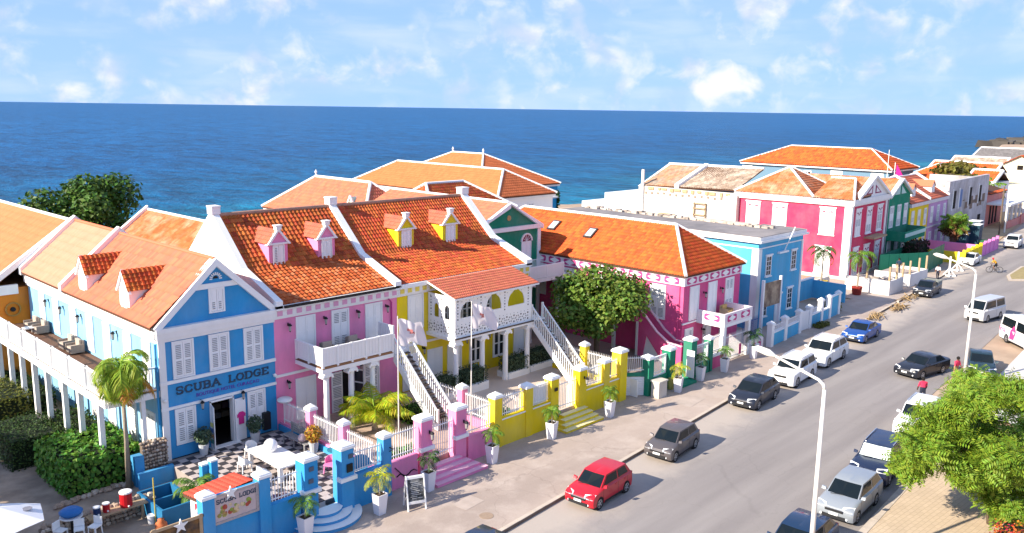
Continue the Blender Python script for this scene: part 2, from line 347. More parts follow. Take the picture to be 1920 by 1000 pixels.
# repaired concrete slabs let into the pavement
M_SLAB = mat('pale_concrete_patch', (.45, .37, .315), .95, .2, 1.2, .3, 25.)
for (x, y, w, d, a) in ((25.6, 27.3, 1.3, .9, 6), (45.5, 28.1, 2.2, 1.5, 7)):
    q = Matrix.Rotation(R(a), 3, 'Z'); pts = [q @ Vector((i*w/2, j*d/2, 0))+Vector((x, y, .125)) for i, j in ((-1, -1), (1, -1), (1, 1), (-1, 1))]
    part('slab', MB().prism(pts, (0, 0, .003)), M_SLAB, pv)
o = part('manhole_cover', MB().cyl((25.3, 25.75, .12), (25.3, 25.75, .133), .33, n=20), mat('manhole_iron', (.33, .24, .17), .8, .2, 9.), pv)
rr = random.Random(3)
K = struct('kerb', MB().box(7.9, 8.0, kl(8), kl(8)+.2, 0, .13), M_KERB)
kmb = MB().box(-.49, .49, .012, .22, -.05, .168); kmb.cm = 1; kmb.box(-.49, .49, 0, .011, -.05, .150); kme = kmb.mesh('kerb_stone', [M_KERB, mat('shaded_kerb_face', (.20, .145, .11), .95, .3, 3.)])  # street face coloured dark brown: its shade is painted into the material
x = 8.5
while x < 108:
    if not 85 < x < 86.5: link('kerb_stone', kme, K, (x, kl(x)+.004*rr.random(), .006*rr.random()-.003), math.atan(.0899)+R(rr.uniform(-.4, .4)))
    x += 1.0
# right-hand paved square
def paver_mat():
    m = mat('paver_bricks', (.56, .42, .27), .9, .12, .7, .2, 30.); t = m.node_tree; ge = [n for n in t.nodes if n.type == 'NEW_GEOMETRY'][0]
    br = N(t, 'ShaderNodeTexBrick', i_Scale=1., i_Mortar_Size=.012, i_Brick_Width=.42, i_Row_Height=.21); br.inputs['Color1'].default_value = (.58, .45, .31, 1); br.inputs['Color2'].default_value = (.53, .41, .28, 1); br.inputs['Mortar'].default_value = (.42, .32, .22, 1)
    mp = N(t, 'ShaderNodeMapping'); mp.inputs['Rotation'].default_value = (0, 0, R(4)); t.links.new(ge.outputs['Position'], mp.inputs[0]); t.links.new(mp.outputs[0], br.inputs['Vector'])
    hs = [n for n in t.nodes if n.type == 'HUE_SAT'][0]; t.links.new(br.outputs[0], hs.inputs['Color']); return m
g = MB(); g.box(14, 49, -16, 0, -.02, .14); ps = [14+5*i for i in range(8)]
for a, b in zip(ps[:-1], ps[1:]): g.poly([(a, 0, .14), (b, 0, .14), (b, kr(b)-.35, .14), (a, kr(a)-.35, .14)])
struct('paved_square', g, paver_mat())
K2 = struct('square_kerb', MB().box(13.5, 13.9, kr(14)-.35, kr(14), 0, .15), M_KERB)
kme2 = MB().box(-.58, .58, -.34, 0, -.05, .155).mesh('kerb_stone', M_KERB)
x = 14.6
while x < 49: link('kerb_stone', kme2, K2, (x, kr(x), .008*rr.random()), math.atan(.068)+R(rr.uniform(-.4, .4))); x += 1.18
g = MB(); g.box(56, 92, -10, 2, -.02, .16)
q = [(56+3.6*i, 14.9+(3.6*i)*.065) for i in range(11)]
for a, b in zip(q[:-1], q[1:]): g.poly([(a[0], 2, .16), (b[0], 2, .16), (b[0], b[1], .16), (a[0], a[1], .16)]); g.poly([(a[0], a[1], .16), (b[0], b[1], .16), (b[0], b[1], -.02), (a[0], a[1], -.02)])
struct('white_pavement', g, mat('pale_concrete', (.60, .56, .52), .9, .1, .5, .2, 20.))
# traffic island
g = MB(); pts = [(107, 25.3), (110, 26.3), (118, 26.8), (121, 25.2), (119, 22.5), (110, 22.5)]
g.prism([(a, b, 0) for a, b in pts], (0, 0, .15)); struct('traffic_island', g, M_KERB)
g = MB(); g.prism([(114+(a-114)*.9, 24.6+(b-24.6)*.86, .15) for a, b in pts], (0, 0, .02)); struct('island_earth', g, mat('dry_grass_earth', (.33, .26, .12), .95, .25, 1.5, .4, 10.))
# far forecourt by the red house
M_PALEG = mat('crushed_stone', (.46, .36, .29), .95, .2, .6, .4, 12., col2=(.40, .34, .31), mixs=.2)
g = MB(); g.poly([(84, kl(84)+.2, .05), (128, kl(128)+.2, .05), (128, 39.6, .05), (84, 42, .05)]); struct('forecourt', g, M_PALEG)
g = MB(); g.poly([(138, kl(138)+.2, .06), (185, kl(185)+.2, .06), (185, 46, .06), (138, 42, .06)]); struct('dirt_forecourt', g, mat('yellow_dirt', (.50, .36, .21), .95, .2, .4, .3, 9.))
g = MB(); g.box(5, 17.0, 28, 66, -.01, .1); struct('garden_ground', g, M_GARDEN)
# rocky headland far off
M_ROCK = mat('dark_headland_rock', (.085, .075, .065), .95, .4, .03, .6, .6, island=.3)
g = MB(); hr = random.Random(5)
for i in range(260):
    s = hr.random(); x = 640+s*220+hr.uniform(-10, 10); y = 168+hr.uniform(-26, 10); r = hr.uniform(2, 6)
    vs = [Vector((hr.uniform(.6, 1.2)*r*dx, hr.uniform(.6, 1.2)*r*dy, hr.uniform(.3, .7)*r*dz)) for dx in (-1, 1) for dy in (-1, 1) for dz in (-1, 1)]
    g.add([(v.x+x, v.y+y, v.z-1.2+s*2) for v in vs], [(0, 1, 3, 2), (4, 6, 7, 5), (0, 4, 5, 1), (2, 3, 7, 6), (0, 2, 6, 4), (1, 5, 7, 3)])
struct('headland', g, M_ROCK)
# ================================================================ building kit
def in_poly(u, v, P):
    c = False; j = len(P)-1
    for i in range(len(P)):
        (a, b), (c2, d) = P[i], P[j]
        if (b > v) != (d > v) and u < (c2-a)*(v-b)/(d-b)+a: c = not c
        j = i
    return c
TPROF = [(0, .0), (.22, .3), (.5, 1.), (.78, .3), (1., .0)]
def tile_geo(mb, O, U, V, Nn, tw, tl, hh, t, jit=None):
    """one roof tile at O: U across, V up slope"""
    over = tl*1.08; vs = []
    for vv, lift in ((0, t), (over, 0)):
        for a, h in TPROF: vs.append(O+U*(a*tw)+V*vv+Nn*(h*hh+lift))
    for a, h in TPROF: vs.append(O+U*(a*tw)+Nn*(h*hh-.4*t))
    mb.add(vs, [(i, i+1, 6+i, 5+i) for i in range(4)]+[(10+i, 11+i, i+1, i) for i in range(4)])
def roof_plane_tiles(mb, pts, tw, tl, hh=None, t=.03, jit=0., rs=1, lift=.02, collect=None):
    P = [Vector(p) for p in pts]; O = P[0]; U = (P[1]-P[0]).normalized(); Nn = None
    for k in range(2, len(P)):
        c = U.cross(P[k]-P[0])
        if c.length > 1e-4: Nn = c.normalized(); break
    if Nn.z < 0: Nn = -Nn
    V = Nn.cross(U)
    if V.z < 0: V = -V
    poly = [((p-O).dot(U), (p-O).dot(V)) for p in P]
    u0 = min(a for a, b in poly); u1 = max(a for a, b in poly); v1 = max(b for a, b in poly)
    nu = max(1, round((u1-u0)/tw)); tw = (u1-u0)/nu; nv = max(1, round(v1/tl)); tl = v1/nv
    hh = hh or tw*.22; rq = random.Random(rs)
    for j in range(nv):
        for i in range(nu):
            u = u0+i*tw; v = j*tl
            if in_poly(u+tw/2, v+tl/2, poly):
                q = O+U*(u+rq.uniform(-jit, jit))+V*(v+rq.uniform(-jit, jit))+Nn*(lift+rq.uniform(0, jit*.6))
                if collect is not None: collect.append((q, U, V, Nn, tw, tl, hh, t))
                else: tile_geo(mb, q, U, V, Nn, tw, tl, hh, t)
def roof(T, planes, m, tw=.26, tl=.34, caps=(), capm=None, cap_r=.11, jit=.0, hh=None, name='roof', deck=M_ROOFDECK, thick=.12, t=.03):
    d = MB()
    for p in planes:
        d.prism([Vector(q) for q in p], (0, 0, -thick))
    o = part(name, d, deck, T)
    tm = MB()
    for k, p in enumerate(planes): roof_plane_tiles(tm, p, tw, tl, hh, jit=jit, rs=k+1, t=t)
    part('roof_tiles', tm, m, o, kind='stuff', smooth=True)
    for a, b in caps: part('ridge_cap', MB().tube([Vector(a)+Vector((0, 0, .05)), Vector(b)+Vector((0, 0, .05))], cap_r, 8), capm or M_TRIM, o)
    return o
def hip(x0, x1, y0, y1, z0, z1, ridge='y', inset=None, inset2=None):
    """hip roof planes + caps; ridge axis 'x' or 'y'"""
    if ridge == 'y':
        xm = (x0+x1)/2; i = inset if inset is not None else (x1-x0)/2; i2 = inset2 if inset2 is not None else i
        A, B = (xm, y0+i, z1), (xm, y1-i2, z1)
    else:
        ym = (y0+y1)/2; i = inset if inset is not None else (y1-y0)/2; i2 = inset2 if inset2 is not None else i
        A, B = (x0+i, ym, z1), (x1-i2, ym, z1)
    a, b, c, d = (x0, y0, z0), (x1, y0, z0), (x1, y1, z0), (x0, y1, z0)
    if ridge == 'y': pl = [[d, a, A, B], [b, c, B, A], [a, b, A], [c, d, B]]; caps = [(A, B), (a, A), (b, A), (c, B), (d, B)]
    else: pl = [[a, b, B, A], [c, d, A, B], [d, a, A], [b, c, B]]; caps = [(A, B), (a, A), (d, A), (b, B), (c, B)]
    return [p for p in pl if len(p) == 4 or i > .05], caps

# ---- windows: meshes in local coordinates, x to the right, outward = -y, z up from the sill
def louvre_leaf(w, h, panels, filled='louvre', margin=.09):
    def f():
        mb = MB(); mb.box(-w/2, w/2, -.035, 0, 0, h)
        ph = (h-margin*(panels+1))/panels
        for k in range(panels):
            z0 = margin+k*(ph+margin)
            if filled == 'louvre' or (filled == 'half' and k % 2 == 0) or (filled == 'half2' and k % 2 == 1):
                mb.cm = 1; n = max(3, int(ph/.09))
                for i in range(n): zz = z0+(i+.5)*ph/n; mb.add([(-w/2+margin, -.034, zz-ph/n*.48), (w/2-margin, -.034, zz-ph/n*.48), (w/2-margin, -.055, zz+ph/n*.30), (-w/2+margin, -.055, zz+ph/n*.30)], [(0, 1, 2, 3)])
                mb.cm = 0
                for i in range(n): zz = z0+(i+.5)*ph/n; mb.box(-w/2+margin, w/2-margin, -.06, -.036, zz+ph/n*.22, zz+ph/n*.42)
            elif filled in ('panel', 'half', 'half2'): mb.box(-w/2+margin, w/2-margin, -.05, -.034, z0, z0+ph)
            else:
                mb.cm = 2 if filled == 'glass' else 1; mb.box(-w/2+margin, w/2-margin, -.045, -.034, z0, z0+ph); mb.cm = 0
        return mb.mesh('shutter', [M_WHITE, M_LOUVRE, M_GLASS])
    return cached(('leaf', round(w, 2), round(h, 2), panels, filled, margin), f)
def win(T, x, z, w, h, plane, rz=0, style='louvre', panels=2, leaves=2, head=False, sill=False, name='window', frm=None, fw=.09, trim=None):
    """window on a facade. plane: for rz=0 the Y of the wall (faces -Y); for rz=-90deg the X of the wall (faces -X, x is the Y position)"""
    frm = frm or M_WHITE
    def f():
        mb = MB()
        mb.box(-w/2, -w/2+fw, -.07, .02, 0, h); mb.box(w/2-fw, w/2, -.07, .02, 0, h); mb.box(-w/2+fw, w/2-fw, -.07, .02, h-fw, h); mb.box(-w/2+fw, w/2-fw, -.07, .02, 0, fw*.8)
        mb.cm = 1; mb.box(-w/2+fw, w/2-fw, -.005, .015, fw*.8, h-fw); mb.cm = 0
        if head: mb.box(-w/2-.1, w/2+.1, -.14, .02, h+.002, h+.13); mb.box(-w/2-.02, w/2+.02, -.09, .02, h-.10, h)
        if sill: mb.box(-w/2-.08, w/2+.08, -.14, .02, -.1, -.002)
        return mb.mesh(name, [frm, M_GLASS])
    me = cached(('win', round(w, 2), round(h, 2), head, sill, frm.name, fw, name), f)
    loc = (x, plane, z) if abs(rz) < .1 else (plane, x, z)
    o = part(name, me, None, T, loc, rz)
    iw = (w-2*fw)/leaves; ih = h-fw*1.8
    if style != 'none':
        vs_ = [style]*leaves
        if style == 'louvre': vs_ = [rnd.choice(('louvre', 'half', 'half', 'half2'))]*leaves if rnd.random() < .6 else [rnd.choice(('louvre', 'half', 'half2')) for _ in range(leaves)]
        for k in range(leaves):
            lm = louvre_leaf(iw-.015, ih-.02, panels, vs_[k]); link('shutter' if style in ('louvre', 'panel') else 'pane', lm, o, (-w/2+fw+iw*(k+.5), 0, fw*.8+.01))
    if trim: part('carved_trim', trim, M_MAG, o)
    return o
def glazed(T, x, z, w, h, plane, rz=0, cols=2, rows=4, head=True):
    o = win(T, x, z, w, h, plane, rz, 'none', head=head, sill=True)
    fw = .09; cw = (w-2*fw)/cols; ch = (h-fw*1.8)/rows
    pm = cached(('pn', round(cw, 2), round(ch, 2)), lambda: MB().box(-cw/2+.03, cw/2-.03, -.05, -.03, .03, ch-.03).mesh('pane', M_GLASS))
    bm = cached(('pb', round(w, 2), round(h, 2), cols, rows), lambda: glaz_bars(w, h, fw, cols, rows))
    link('glazing_bar', bm, o)
    for i in range(cols):
        for j in range(rows): link('pane', pm, o, (-w/2+fw+cw*(i+.5), 0, fw*.8+ch*j))
    return o
def glaz_bars(w, h, fw, cols, rows):
    mb = MB(); cw = (w-2*fw)/cols; ch = (h-fw*1.8)/rows
    for i in range(1, cols): mb.box(-w/2+fw+cw*i-.025, -w/2+fw+cw*i+.025, -.06, -.005, fw*.8, h-fw)
    for j in range(1, rows): mb.box(-w/2+fw, w/2-fw, -.058, -.005, fw*.8+ch*j-.02, fw*.8+ch*j+.02)
    return mb.mesh('glazing_bar', M_WHITE)
def lantern(T, x, y, z, rz=0):
    def f():
        mb = MB(); mb.box(-.03, .03, -.05, 0, -.05, .12); mb.bar((0, -.04, .06), (0, -.22, .1), .025)
        mb.lathe([(.02, .12), (.13, .0), (.11, -.02)], (0, -.22, 0), 6); mb.lathe([(.06, -.30), (.03, -.36)], (0, -.22, 0), 6); mb.cm = 1
        mb.lathe([(.09, -.02), (.06, -.30)], (0, -.22, 0), 6)
        return mb.mesh('wall_lantern', [M_BLACK, mat('lantern_glass', (.35, .33, .3), .3, 0)])
    return link('wall_lantern', cached('lantern', f), T, (x, y, z), rz)
def column(T, x, y, z0, z1, r=.17, name='column'):
    def f():
        h = z1-z0; mb = MB(); mb.lathe([(r*1.15, .0), (r*1.15, .25), (r, .3), (r*.85, h-.5), (r*.95, h-.36), (r*1.2, h-.3), (r*1.2, h-.24)], (0, 0, 0), 12)
        mb.box(-r*1.7, r*1.7, -r*1.4, r*1.4, h-.24, h-.1); mb.box(-r*1.3, r*1.3, -r*1.3, r*1.3, h-.1, h)
        mb.cyl((-r*1.7, -r*1.3, h-.27), (-r*1.7, r*1.3, h-.27), .07, n=8); mb.cyl((r*1.7, -r*1.3, h-.27), (r*1.7, r*1.3, h-.27), .07, n=8)
        return mb.mesh(name, M_WHITE)
    return link(name, cached(('col', round(z1-z0, 2), r), f), T, (x, y, z0))
def cornice(T, x0, x1, y, z0, z1, depth=.28, m=None, steps=3, name='cornice'):
    mb = MB()
    for k in range(steps):
        a = z0+(z1-z0)*k/steps; b = z0+(z1-z0)*(k+1)/steps
        mb.box(x0-.04*k, x1+.0*k, y-depth*(.35+.65*k/(steps-1)), y+.02, a+.0015*k, b)
    return part(name, mb, m or M_TRIM, T)
def pickets(T, p0, p1, h, step=.14, w=.028, name='picket', m=None, z_low=.08, rails=(.16, .92), spike=True, top=None):
    """railing panel: rails (one part each) and single pickets along p0-p1 (follows slopes)"""
    p0 = Vector(p0); p1 = Vector(p1); L = (Vector((p1.x, p1.y, 0))-Vector((p0.x, p0.y, 0))).length; n = max(1, int(round(L/step))); m = m or M_WHITE
    for r in rails: part('rail', MB().bar(p0+Vector((0, 0, h*r)), p1+Vector((0, 0, h*r)), .035, .045), m, T)
    def f():
        mb = MB(); mb.box(-w/2, w/2, -w/2, w/2, z_low, h*.96)
        if spike: mb.lathe([(w*.75, h*.96), (.003, h*1.06)], (0, 0, 0), 4)
        return mb.mesh(name, m)
    me = cached(('pk', round(h, 2), w, spike, z_low, m.name), f)
    for i in range(n): link(name, me, T, p0.lerp(p1, (i+.5)/n))
def stair(T, x0, x1, ya, za, yb, zb, railh=.95, name='stair', treads=16, skirt=.5):
    """flight running along Y from (ya, za) top to (yb, zb) foot"""
    for x in (x0, x1):
        mb = MB(); d = .09
        mb.prism([(x-d/2, ya, za), (x-d/2, yb, zb), (x-d/2, yb, zb-.12), (x-d/2, yb+(ya-yb)*.10, zb-.12), (x-d/2, ya, za-skirt)], (d, 0, 0)); part('stringer', mb, M_WHITE, T)
        part('handrail', MB().bar((x, ya, za+railh), (x, yb, zb+railh), .09, .07), M_WHITE, T)
        n = int(abs(ya-yb)/.17); me = cached(('bal', railh), lambda: MB().box(-.025, .025, -.025, .025, .0, railh).mesh('baluster', M_WHITE))
        for i in range(n): f = (i+.5)/n; link('baluster', me, T, (x, ya+(yb-ya)*f, za+(zb-za)*f))
        for f in (0, 1): mb = MB().box(x-.06, x+.06, -.06+ya+(yb-ya)*f, .06+ya+(yb-ya)*f, za+(zb-za)*f-.1, za+(zb-za)*f+railh+.12); part('newel_post', mb, M_WHITE, T)
    me = MB().box(x0+.05, x1-.05, -.15, .15, -.025, .025).mesh('tread', mat('dark_tread', (.09, .065, .055), .8, .2, 6.))
    for i in range(treads): f = (i+.5)/treads; link('tread', me, T, ((0), ya+(yb-ya)*f, za+(zb-za)*f-.02))
def post_cap(mb, x, y, z, w, d, m=1):
    mb.cm = m; mb.box(x-w/2-.06, x+w/2+.06, y-d/2-.06, y+d/2+.06, z, z+.12); mb.box(x-w/2-.01, x+w/2+.01, y-d/2-.01, y+d/2+.01, z+.12, z+.18)
    a, b = w/2+.0, d/2+.0
    mb.add([(x-a, y-b, z+.18), (x+a, y-b, z+.18), (x+a, y+b, z+.18), (x-a, y+b, z+.18), (x, y, z+.34)], [(0, 1, 4), (1, 2, 4), (2, 3, 4), (3, 0, 4)]); mb.cm = 0
def gate_post(T, x, y, z0, z1, m, w=.5, d=.5, name='post'):
    me = cached(('post', round(z1-z0, 2), w, d, m.name), lambda: gp(z1-z0, m, w, d))
    return link(name, me, T, (x, y, z0))
def gp(h, m, w, d):
    mb = MB(); mb.box(-w/2, w/2, -d/2, d/2, 0, h-.3); post_cap(mb, 0, 0, h-.3, w, d); return mb.mesh('post', [m, M_WHITE])

# slab-serif letters drawn as strokes on a unit box; returns mesh builder standing in the XZ plane
LET = {'S': [[(.92, .78), (.8, .95), (.5, 1), (.2, .95), (.08, .76), (.2, .58), (.5, .5), (.8, .42), (.92, .24), (.8, .05), (.5, 0), (.2, .05), (.08, .22)]],
       'C': [[(.93, .76), (.8, .95), (.52, 1), (.22, .9), (.06, .62), (.06, .38), (.22, .1), (.52, 0), (.8, .06), (.94, .26)]],
       'U': [[(.14, 1), (.14, .3), (.26, .06), (.5, 0), (.74, .06), (.86, .3), (.86, 1)]],
       'B': [[(.16, 0), (.16, 1), (.66, 1), (.86, .88), (.86, .64), (.66, .52), (.16, .52)], [(.66, .52), (.9, .4), (.9, .14), (.68, 0), (.16, 0)]],
       'A': [[(.04, 0), (.5, 1), (.96, 0)], [(.2, .34), (.8, .34)]], 'L': [[(.18, 1), (.18, 0), (.92, 0), (.92, .2)]],
       'O': [[(.5, 1), (.2, .9), (.05, .6), (.05, .4), (.2, .1), (.5, 0), (.8, .1), (.95, .4), (.95, .6), (.8, .9), (.5, 1)]],
       'D': [[(.14, 0), (.14, 1), (.55, 1), (.82, .88), (.94, .6), (.94, .4), (.82, .12), (.55, 0), (.14, 0)]],
       'G': [[(.9, .78), (.78, .95), (.5, 1), (.2, .9), (.06, .6), (.06, .4), (.2, .1), (.5, 0), (.84, .1), (.84, .44), (.55, .44)]],
       'E': [[(.9, .8), (.9, 1), (.16, 1), (.16, 0), (.92, 0), (.92, .2)], [(.16, .52), (.66, .52)]]}
SERIF = {'U': [(.14, 1), (.86, 1)], 'B': [(.10, 0), (.10, 1)], 'A': [(.04, 0), (.96, 0)], 'L': [(.18, 1), (.14, 0)], 'D': [(.08, 0), (.08, 1)], 'E': [(.10, 0), (.10, 1)], 'S': [], 'C': [], 'O': [], 'G': [(.84, .44)]}
def letter(ch, w, h, th, dep):
    mb = MB(); cnt = [0]
    def seg(a, b):
        a = Vector((a[0]*w, 0, a[1]*h)); b = Vector((b[0]*w, 0, b[1]*h)); d = (b-a)
        if d.length < 1e-5: return
        d.normalize(); n = Vector((-d.z, 0, d.x)); t = th*(.62+.38*abs(d.z)); a2 = a-d*t*.35; b2 = b+d*t*.35
        cnt[0] += 1; mb.prism([a2+n*t/2, a2-n*t/2, b2-n*t/2, b2+n*t/2], (0, -dep-.0012*cnt[0], 0))
    for pl in LET[ch]:
        for a, b in zip(pl[:-1], pl[1:]): seg(a, b)
    for s in SERIF[ch]: seg((s[0]-.15, s[1]), (s[0]+.15, s[1]))
    return mb
def text_letters(T, body, size, m, loc, gap, name='sign_letter'):
    x = 0
    for ch in body:
        if ch == ' ': x += size*.3; continue
        me = cached(('glyph', ch, size, m.name), lambda: text_mesh(ch, size, m)); lo = min(v.co.x for v in me.vertices); hi = max(v.co.x for v in me.vertices)
        o = part(name, me, None, T, (loc[0]+x-lo, loc[1], loc[2])); o.rotation_euler = (R(90), 0, 0); x += hi-lo+gap
def text_mesh(body, size, m, align='LEFT', ext=.01):
    cu = bpy.data.curves.new('lettering', 'FONT'); cu.body = body; cu.size = size; cu.extrude = ext; cu.align_x = align
    o = bpy.data.objects.new('lettering', cu); C.objects.link(o); bpy.context.view_layer.update()
    me = bpy.data.meshes.new_from_object(o.evaluated_get(bpy.context.evaluated_depsgraph_get())); bpy.data.objects.remove(o)
    me.materials.clear(); me.materials.append(m); return me
# ================================================================ blue lodge with gable and long side wing
F = 40.1; TZ = .8
RZL = R(-90)
T = thing('blue_house', 'bright blue gabled lodge with white shutters and SCUBA LODGE lettering', 'house', (17, F, 0), world=True)
mb = MB(); mb.box(17, 19.44, F, F+.35, 0, 7.6); mb.box(20.70, 23.25, F, F+.35, 0, 7.6); mb.box(19.44, 20.70, F, F+.35, 3.28, 7.6); mb.box(19.44, 20.70, F, F+.35, 0, TZ)
mb.prism([(17.0, F, 7.6), (23.25, F, 7.6), (20.1, F, 10.55)], (0, .35, 0)); part('front_wall', mb, M_BLUE, T)
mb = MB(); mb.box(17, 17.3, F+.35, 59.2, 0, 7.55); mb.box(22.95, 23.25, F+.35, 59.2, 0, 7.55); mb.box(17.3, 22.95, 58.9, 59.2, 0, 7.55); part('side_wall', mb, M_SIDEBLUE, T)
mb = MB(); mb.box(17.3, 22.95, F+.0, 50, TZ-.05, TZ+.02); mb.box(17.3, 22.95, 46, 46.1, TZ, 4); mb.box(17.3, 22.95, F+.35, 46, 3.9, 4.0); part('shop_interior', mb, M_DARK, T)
for i in range(3):
    for j in range(4): boxpart('shelf_goods', mat('goods%d' % ((i+j) % 3), ((.18, .14, .1), (.10, .06, .08), (.16, .16, .17))[(i+j) % 3], .7), T, 20.0+j*.45, 20.36+j*.45, 42.6, 43.0, 1.3+i*.5, 1.62+i*.5)
# cornice on the front and along the side
mb = MB(); mb.box(16.9, 23.25, F-.10, F-.002, 6.87, 7.06); mb.box(16.85, 23.25, F-.2, F-.002, 7.062, 7.34); mb.box(16.8, 23.25, F-.28, F-.002, 7.342, 7.58); part('cornice', mb, M_TRIM, T)
mb = MB(); mb.box(16.88, 16.998, F, 59.2, 6.85, 7.04); mb.box(16.78, 16.998, F, 59.2, 7.042, 7.55); part('side_cornice', mb, M_TRIM, T)
boxpart('corner_pilaster', M_TRIM, T, 16.94, 17.28, F-.06, F-.002, 0.1, 6.86)
boxpart('string_course', M_WHITE, T, 16.92, 23.25, F-.10, F-.002, 4.70, 4.87); boxpart('string_course', M_WHITE, T, 16.92, 23.25, F-.08, F-.002, 3.38, 3.52)
for a, b in (((16.72, 7.62), (20.07, 10.72)), ((20.07, 10.72), (23.4, 7.62))):
    d = Vector((b[0]-a[0], 0, b[1]-a[1])).normalized(); n = Vector((-d.z, 0, d.x)); ry = F-.22-(.004 if a[0] < 18 else 0); A = Vector((a[0], ry, a[1])); B = Vector((b[0], ry, b[1]))
    part('raking_trim', MB().prism([A, B, B+n*-.3, A+n*-.3], (0, .60, 0)), M_WHITE, T)
boxpart('gable_band', M_WHITE, T, 18.75, 21.4, F-.09, F-.002, 9.20, 9.46)
fan = MB()
for i in range(9):
    a = math.pi*i/8; fan.bar((20.07+.19*math.cos(a), F-.03, 9.66+.19*math.sin(a)), (20.07+.33*math.cos(a), F-.03, 9.66+.33*math.sin(a)), .055)
part('sunburst_vent', fan, M_WHITE, T)
part('vent_opening', MB().prism([(20.07+.14*math.cos(math.pi*i/8), F-.02, 9.66+.14*math.sin(math.pi*i/8)) for i in range(9)], (0, .01, 0)), M_BLACK, T)
win(T, 20.07, 7.92, .86, 1.27, F)
for x in (18.17, 20.08, 22.0): win(T, x, 4.90, 1.12, 1.92, F)
win(T, 18.12, 1.46, 1.08, 1.88, F); win(T, 22.04, 1.42, 1.06, 1.92, F)
# shop door: leaves folded open
dr = part('door', MB().box(19.40, 19.48, F-.08, F+.3, TZ, 3.3).box(20.66, 20.74, F-.08, F+.3, TZ, 3.3).box(19.40, 20.74, F-.08, F+.3, 3.24, 3.34), M_WHITE, T)
boxpart('door_sill', M_WHITE, T, 19.3, 20.9, F-.35, F-.002, TZ, TZ+.06)
lf = louvre_leaf(.62, 2.3, 3, 'panel')
o = link('door_leaf', lf, T, (19.36, F-.38, TZ+.06), R(75)); o = link('door_leaf', lf, T, (21.02, F-.13, TZ+.06), R(4))
part('hanging_shirt', MB().prism([(20.88, F-.24, 1.75), (21.18, F-.22, 1.75), (21.18, F-.22, 2.15), (21.27, F-.21, 2.12), (21.29, F-.21, 2.28), (21.14, F-.22, 2.42), (20.94, F-.23, 2.42), (20.79, F-.25, 2.28), (20.8, F-.25, 2.12), (20.88, F-.24, 2.15)], (0, .03, 0)), mat('pink_cloth', (.62, .03, .22), .9, .1, 4.), T)
for k, c in enumerate(((.1, .35, .3), (.75, .3, .1), (.1, .2, .5), (.7, .65, .2))): part('leaflet', MB().box(19.27, 19.28, F-.55, F-.25, 1.2+.3*k, 1.42+.3*k), mat('leaflet%d' % k, c, .6, .3, 9.), T)
# lettering
M_LET = mat('sign_letters', (.03, .06, .10), .6, .1, 5.)
x = 17.72
for ch, w in (('S', .36), ('C', .38), ('U', .40), ('B', .38), ('A', .42), (' ', .30), ('L', .34), ('O', .40), ('D', .40), ('G', .40), ('E', .36)):
    if ch != ' ': part('sign_letter', letter(ch, w, .36, .085, .04), M_LET, T, (x, F-.002, 4.09))
    x += w+.095
text_letters(T, 'BOUTIQUE HOTEL CURA\u00c7AO', .25, mat('purple_letters', (.13, .05, .38), .6, 0), (18.75, F-.02, 3.74), .028)
for x in (17.05, 23.1): part('security_lamp', MB().sphere((x, F-.2, 3.95), .10, 8, 6).bar((x, F-.15, 3.95), (x, F, 3.95), .05), M_WHITE, T)
for x in (18.95, 21.2): lantern(T, x, F, 3.42)
boxpart('wall_box', M_BLACK, T, 22.3, 22.7, F-.3, F, TZ+.25, TZ+1.2)
# side windows on both floors
for y in (41.5, 43.8, 46.5, 48.9, 51.4, 54.2, 56.6): win(T, y, 4.62, .95, 2.1, 17.0, RZL, panels=2); win(T, y, .75, 1.05, 2.3, 17.0, RZL, panels=3)
for y in (45.2, 50.2, 53, 55.5): lantern(T, 17.0, y, 6.4, RZL)
part('drain_pipe', MB().cyl((16.86, F+.12, 6.8), (16.86, F+.12, .1), .055, n=8), M_BLUE, T)
part('gutter', MB().bar((16.72, F-.1, 7.62), (16.72, 52, 7.62), .13, .12), M_PIPE, T)
# roofs of the wing: orange part, faded part, dividing parapets
roof(T, [[(16.62, 51.8, 7.66), (16.62, F-.05, 7.66), (20.07, F-.05, 10.62), (20.07, 51.8, 10.62)], [(23.4, F-.05, 7.6), (23.4, 51.8, 7.6), (20.07, 51.8, 10.62), (20.07, F-.05, 10.62)]], M_TILE_C, .19, .5, caps=[((20.07, F, 10.62), (20.07, 51.8, 10.62))], capm=M_TILE_C, cap_r=.1)
roof(T, [[(16.62, 59.2, 7.72), (16.62, 52.2, 7.72), (20.07, 52.2, 10.68), (20.07, 59.2, 10.68)], [(23.4, 52.2, 7.6), (23.4, 59.2, 7.6), (20.07, 59.2, 10.68), (20.07, 52.2, 10.68)]], mat('pale_faded_tiles', (.60, .265, .17), .85, .08, 1.2, island=.06, spec=.2), .15, .6, caps=[((20.07, 52, 10.7), (20.07, 59.2, 10.7))], capm=M_TILE_C, cap_r=.1)
for y in (51.8, 58.9):
    part('parapet', MB().prism([(16.55, y, 7.55), (16.55, y, 8.0), (20.07, y, 11.05), (23.4, y, 7.9), (23.4, y, 7.55)], (0, .4, 0)), M_WHITE, T)
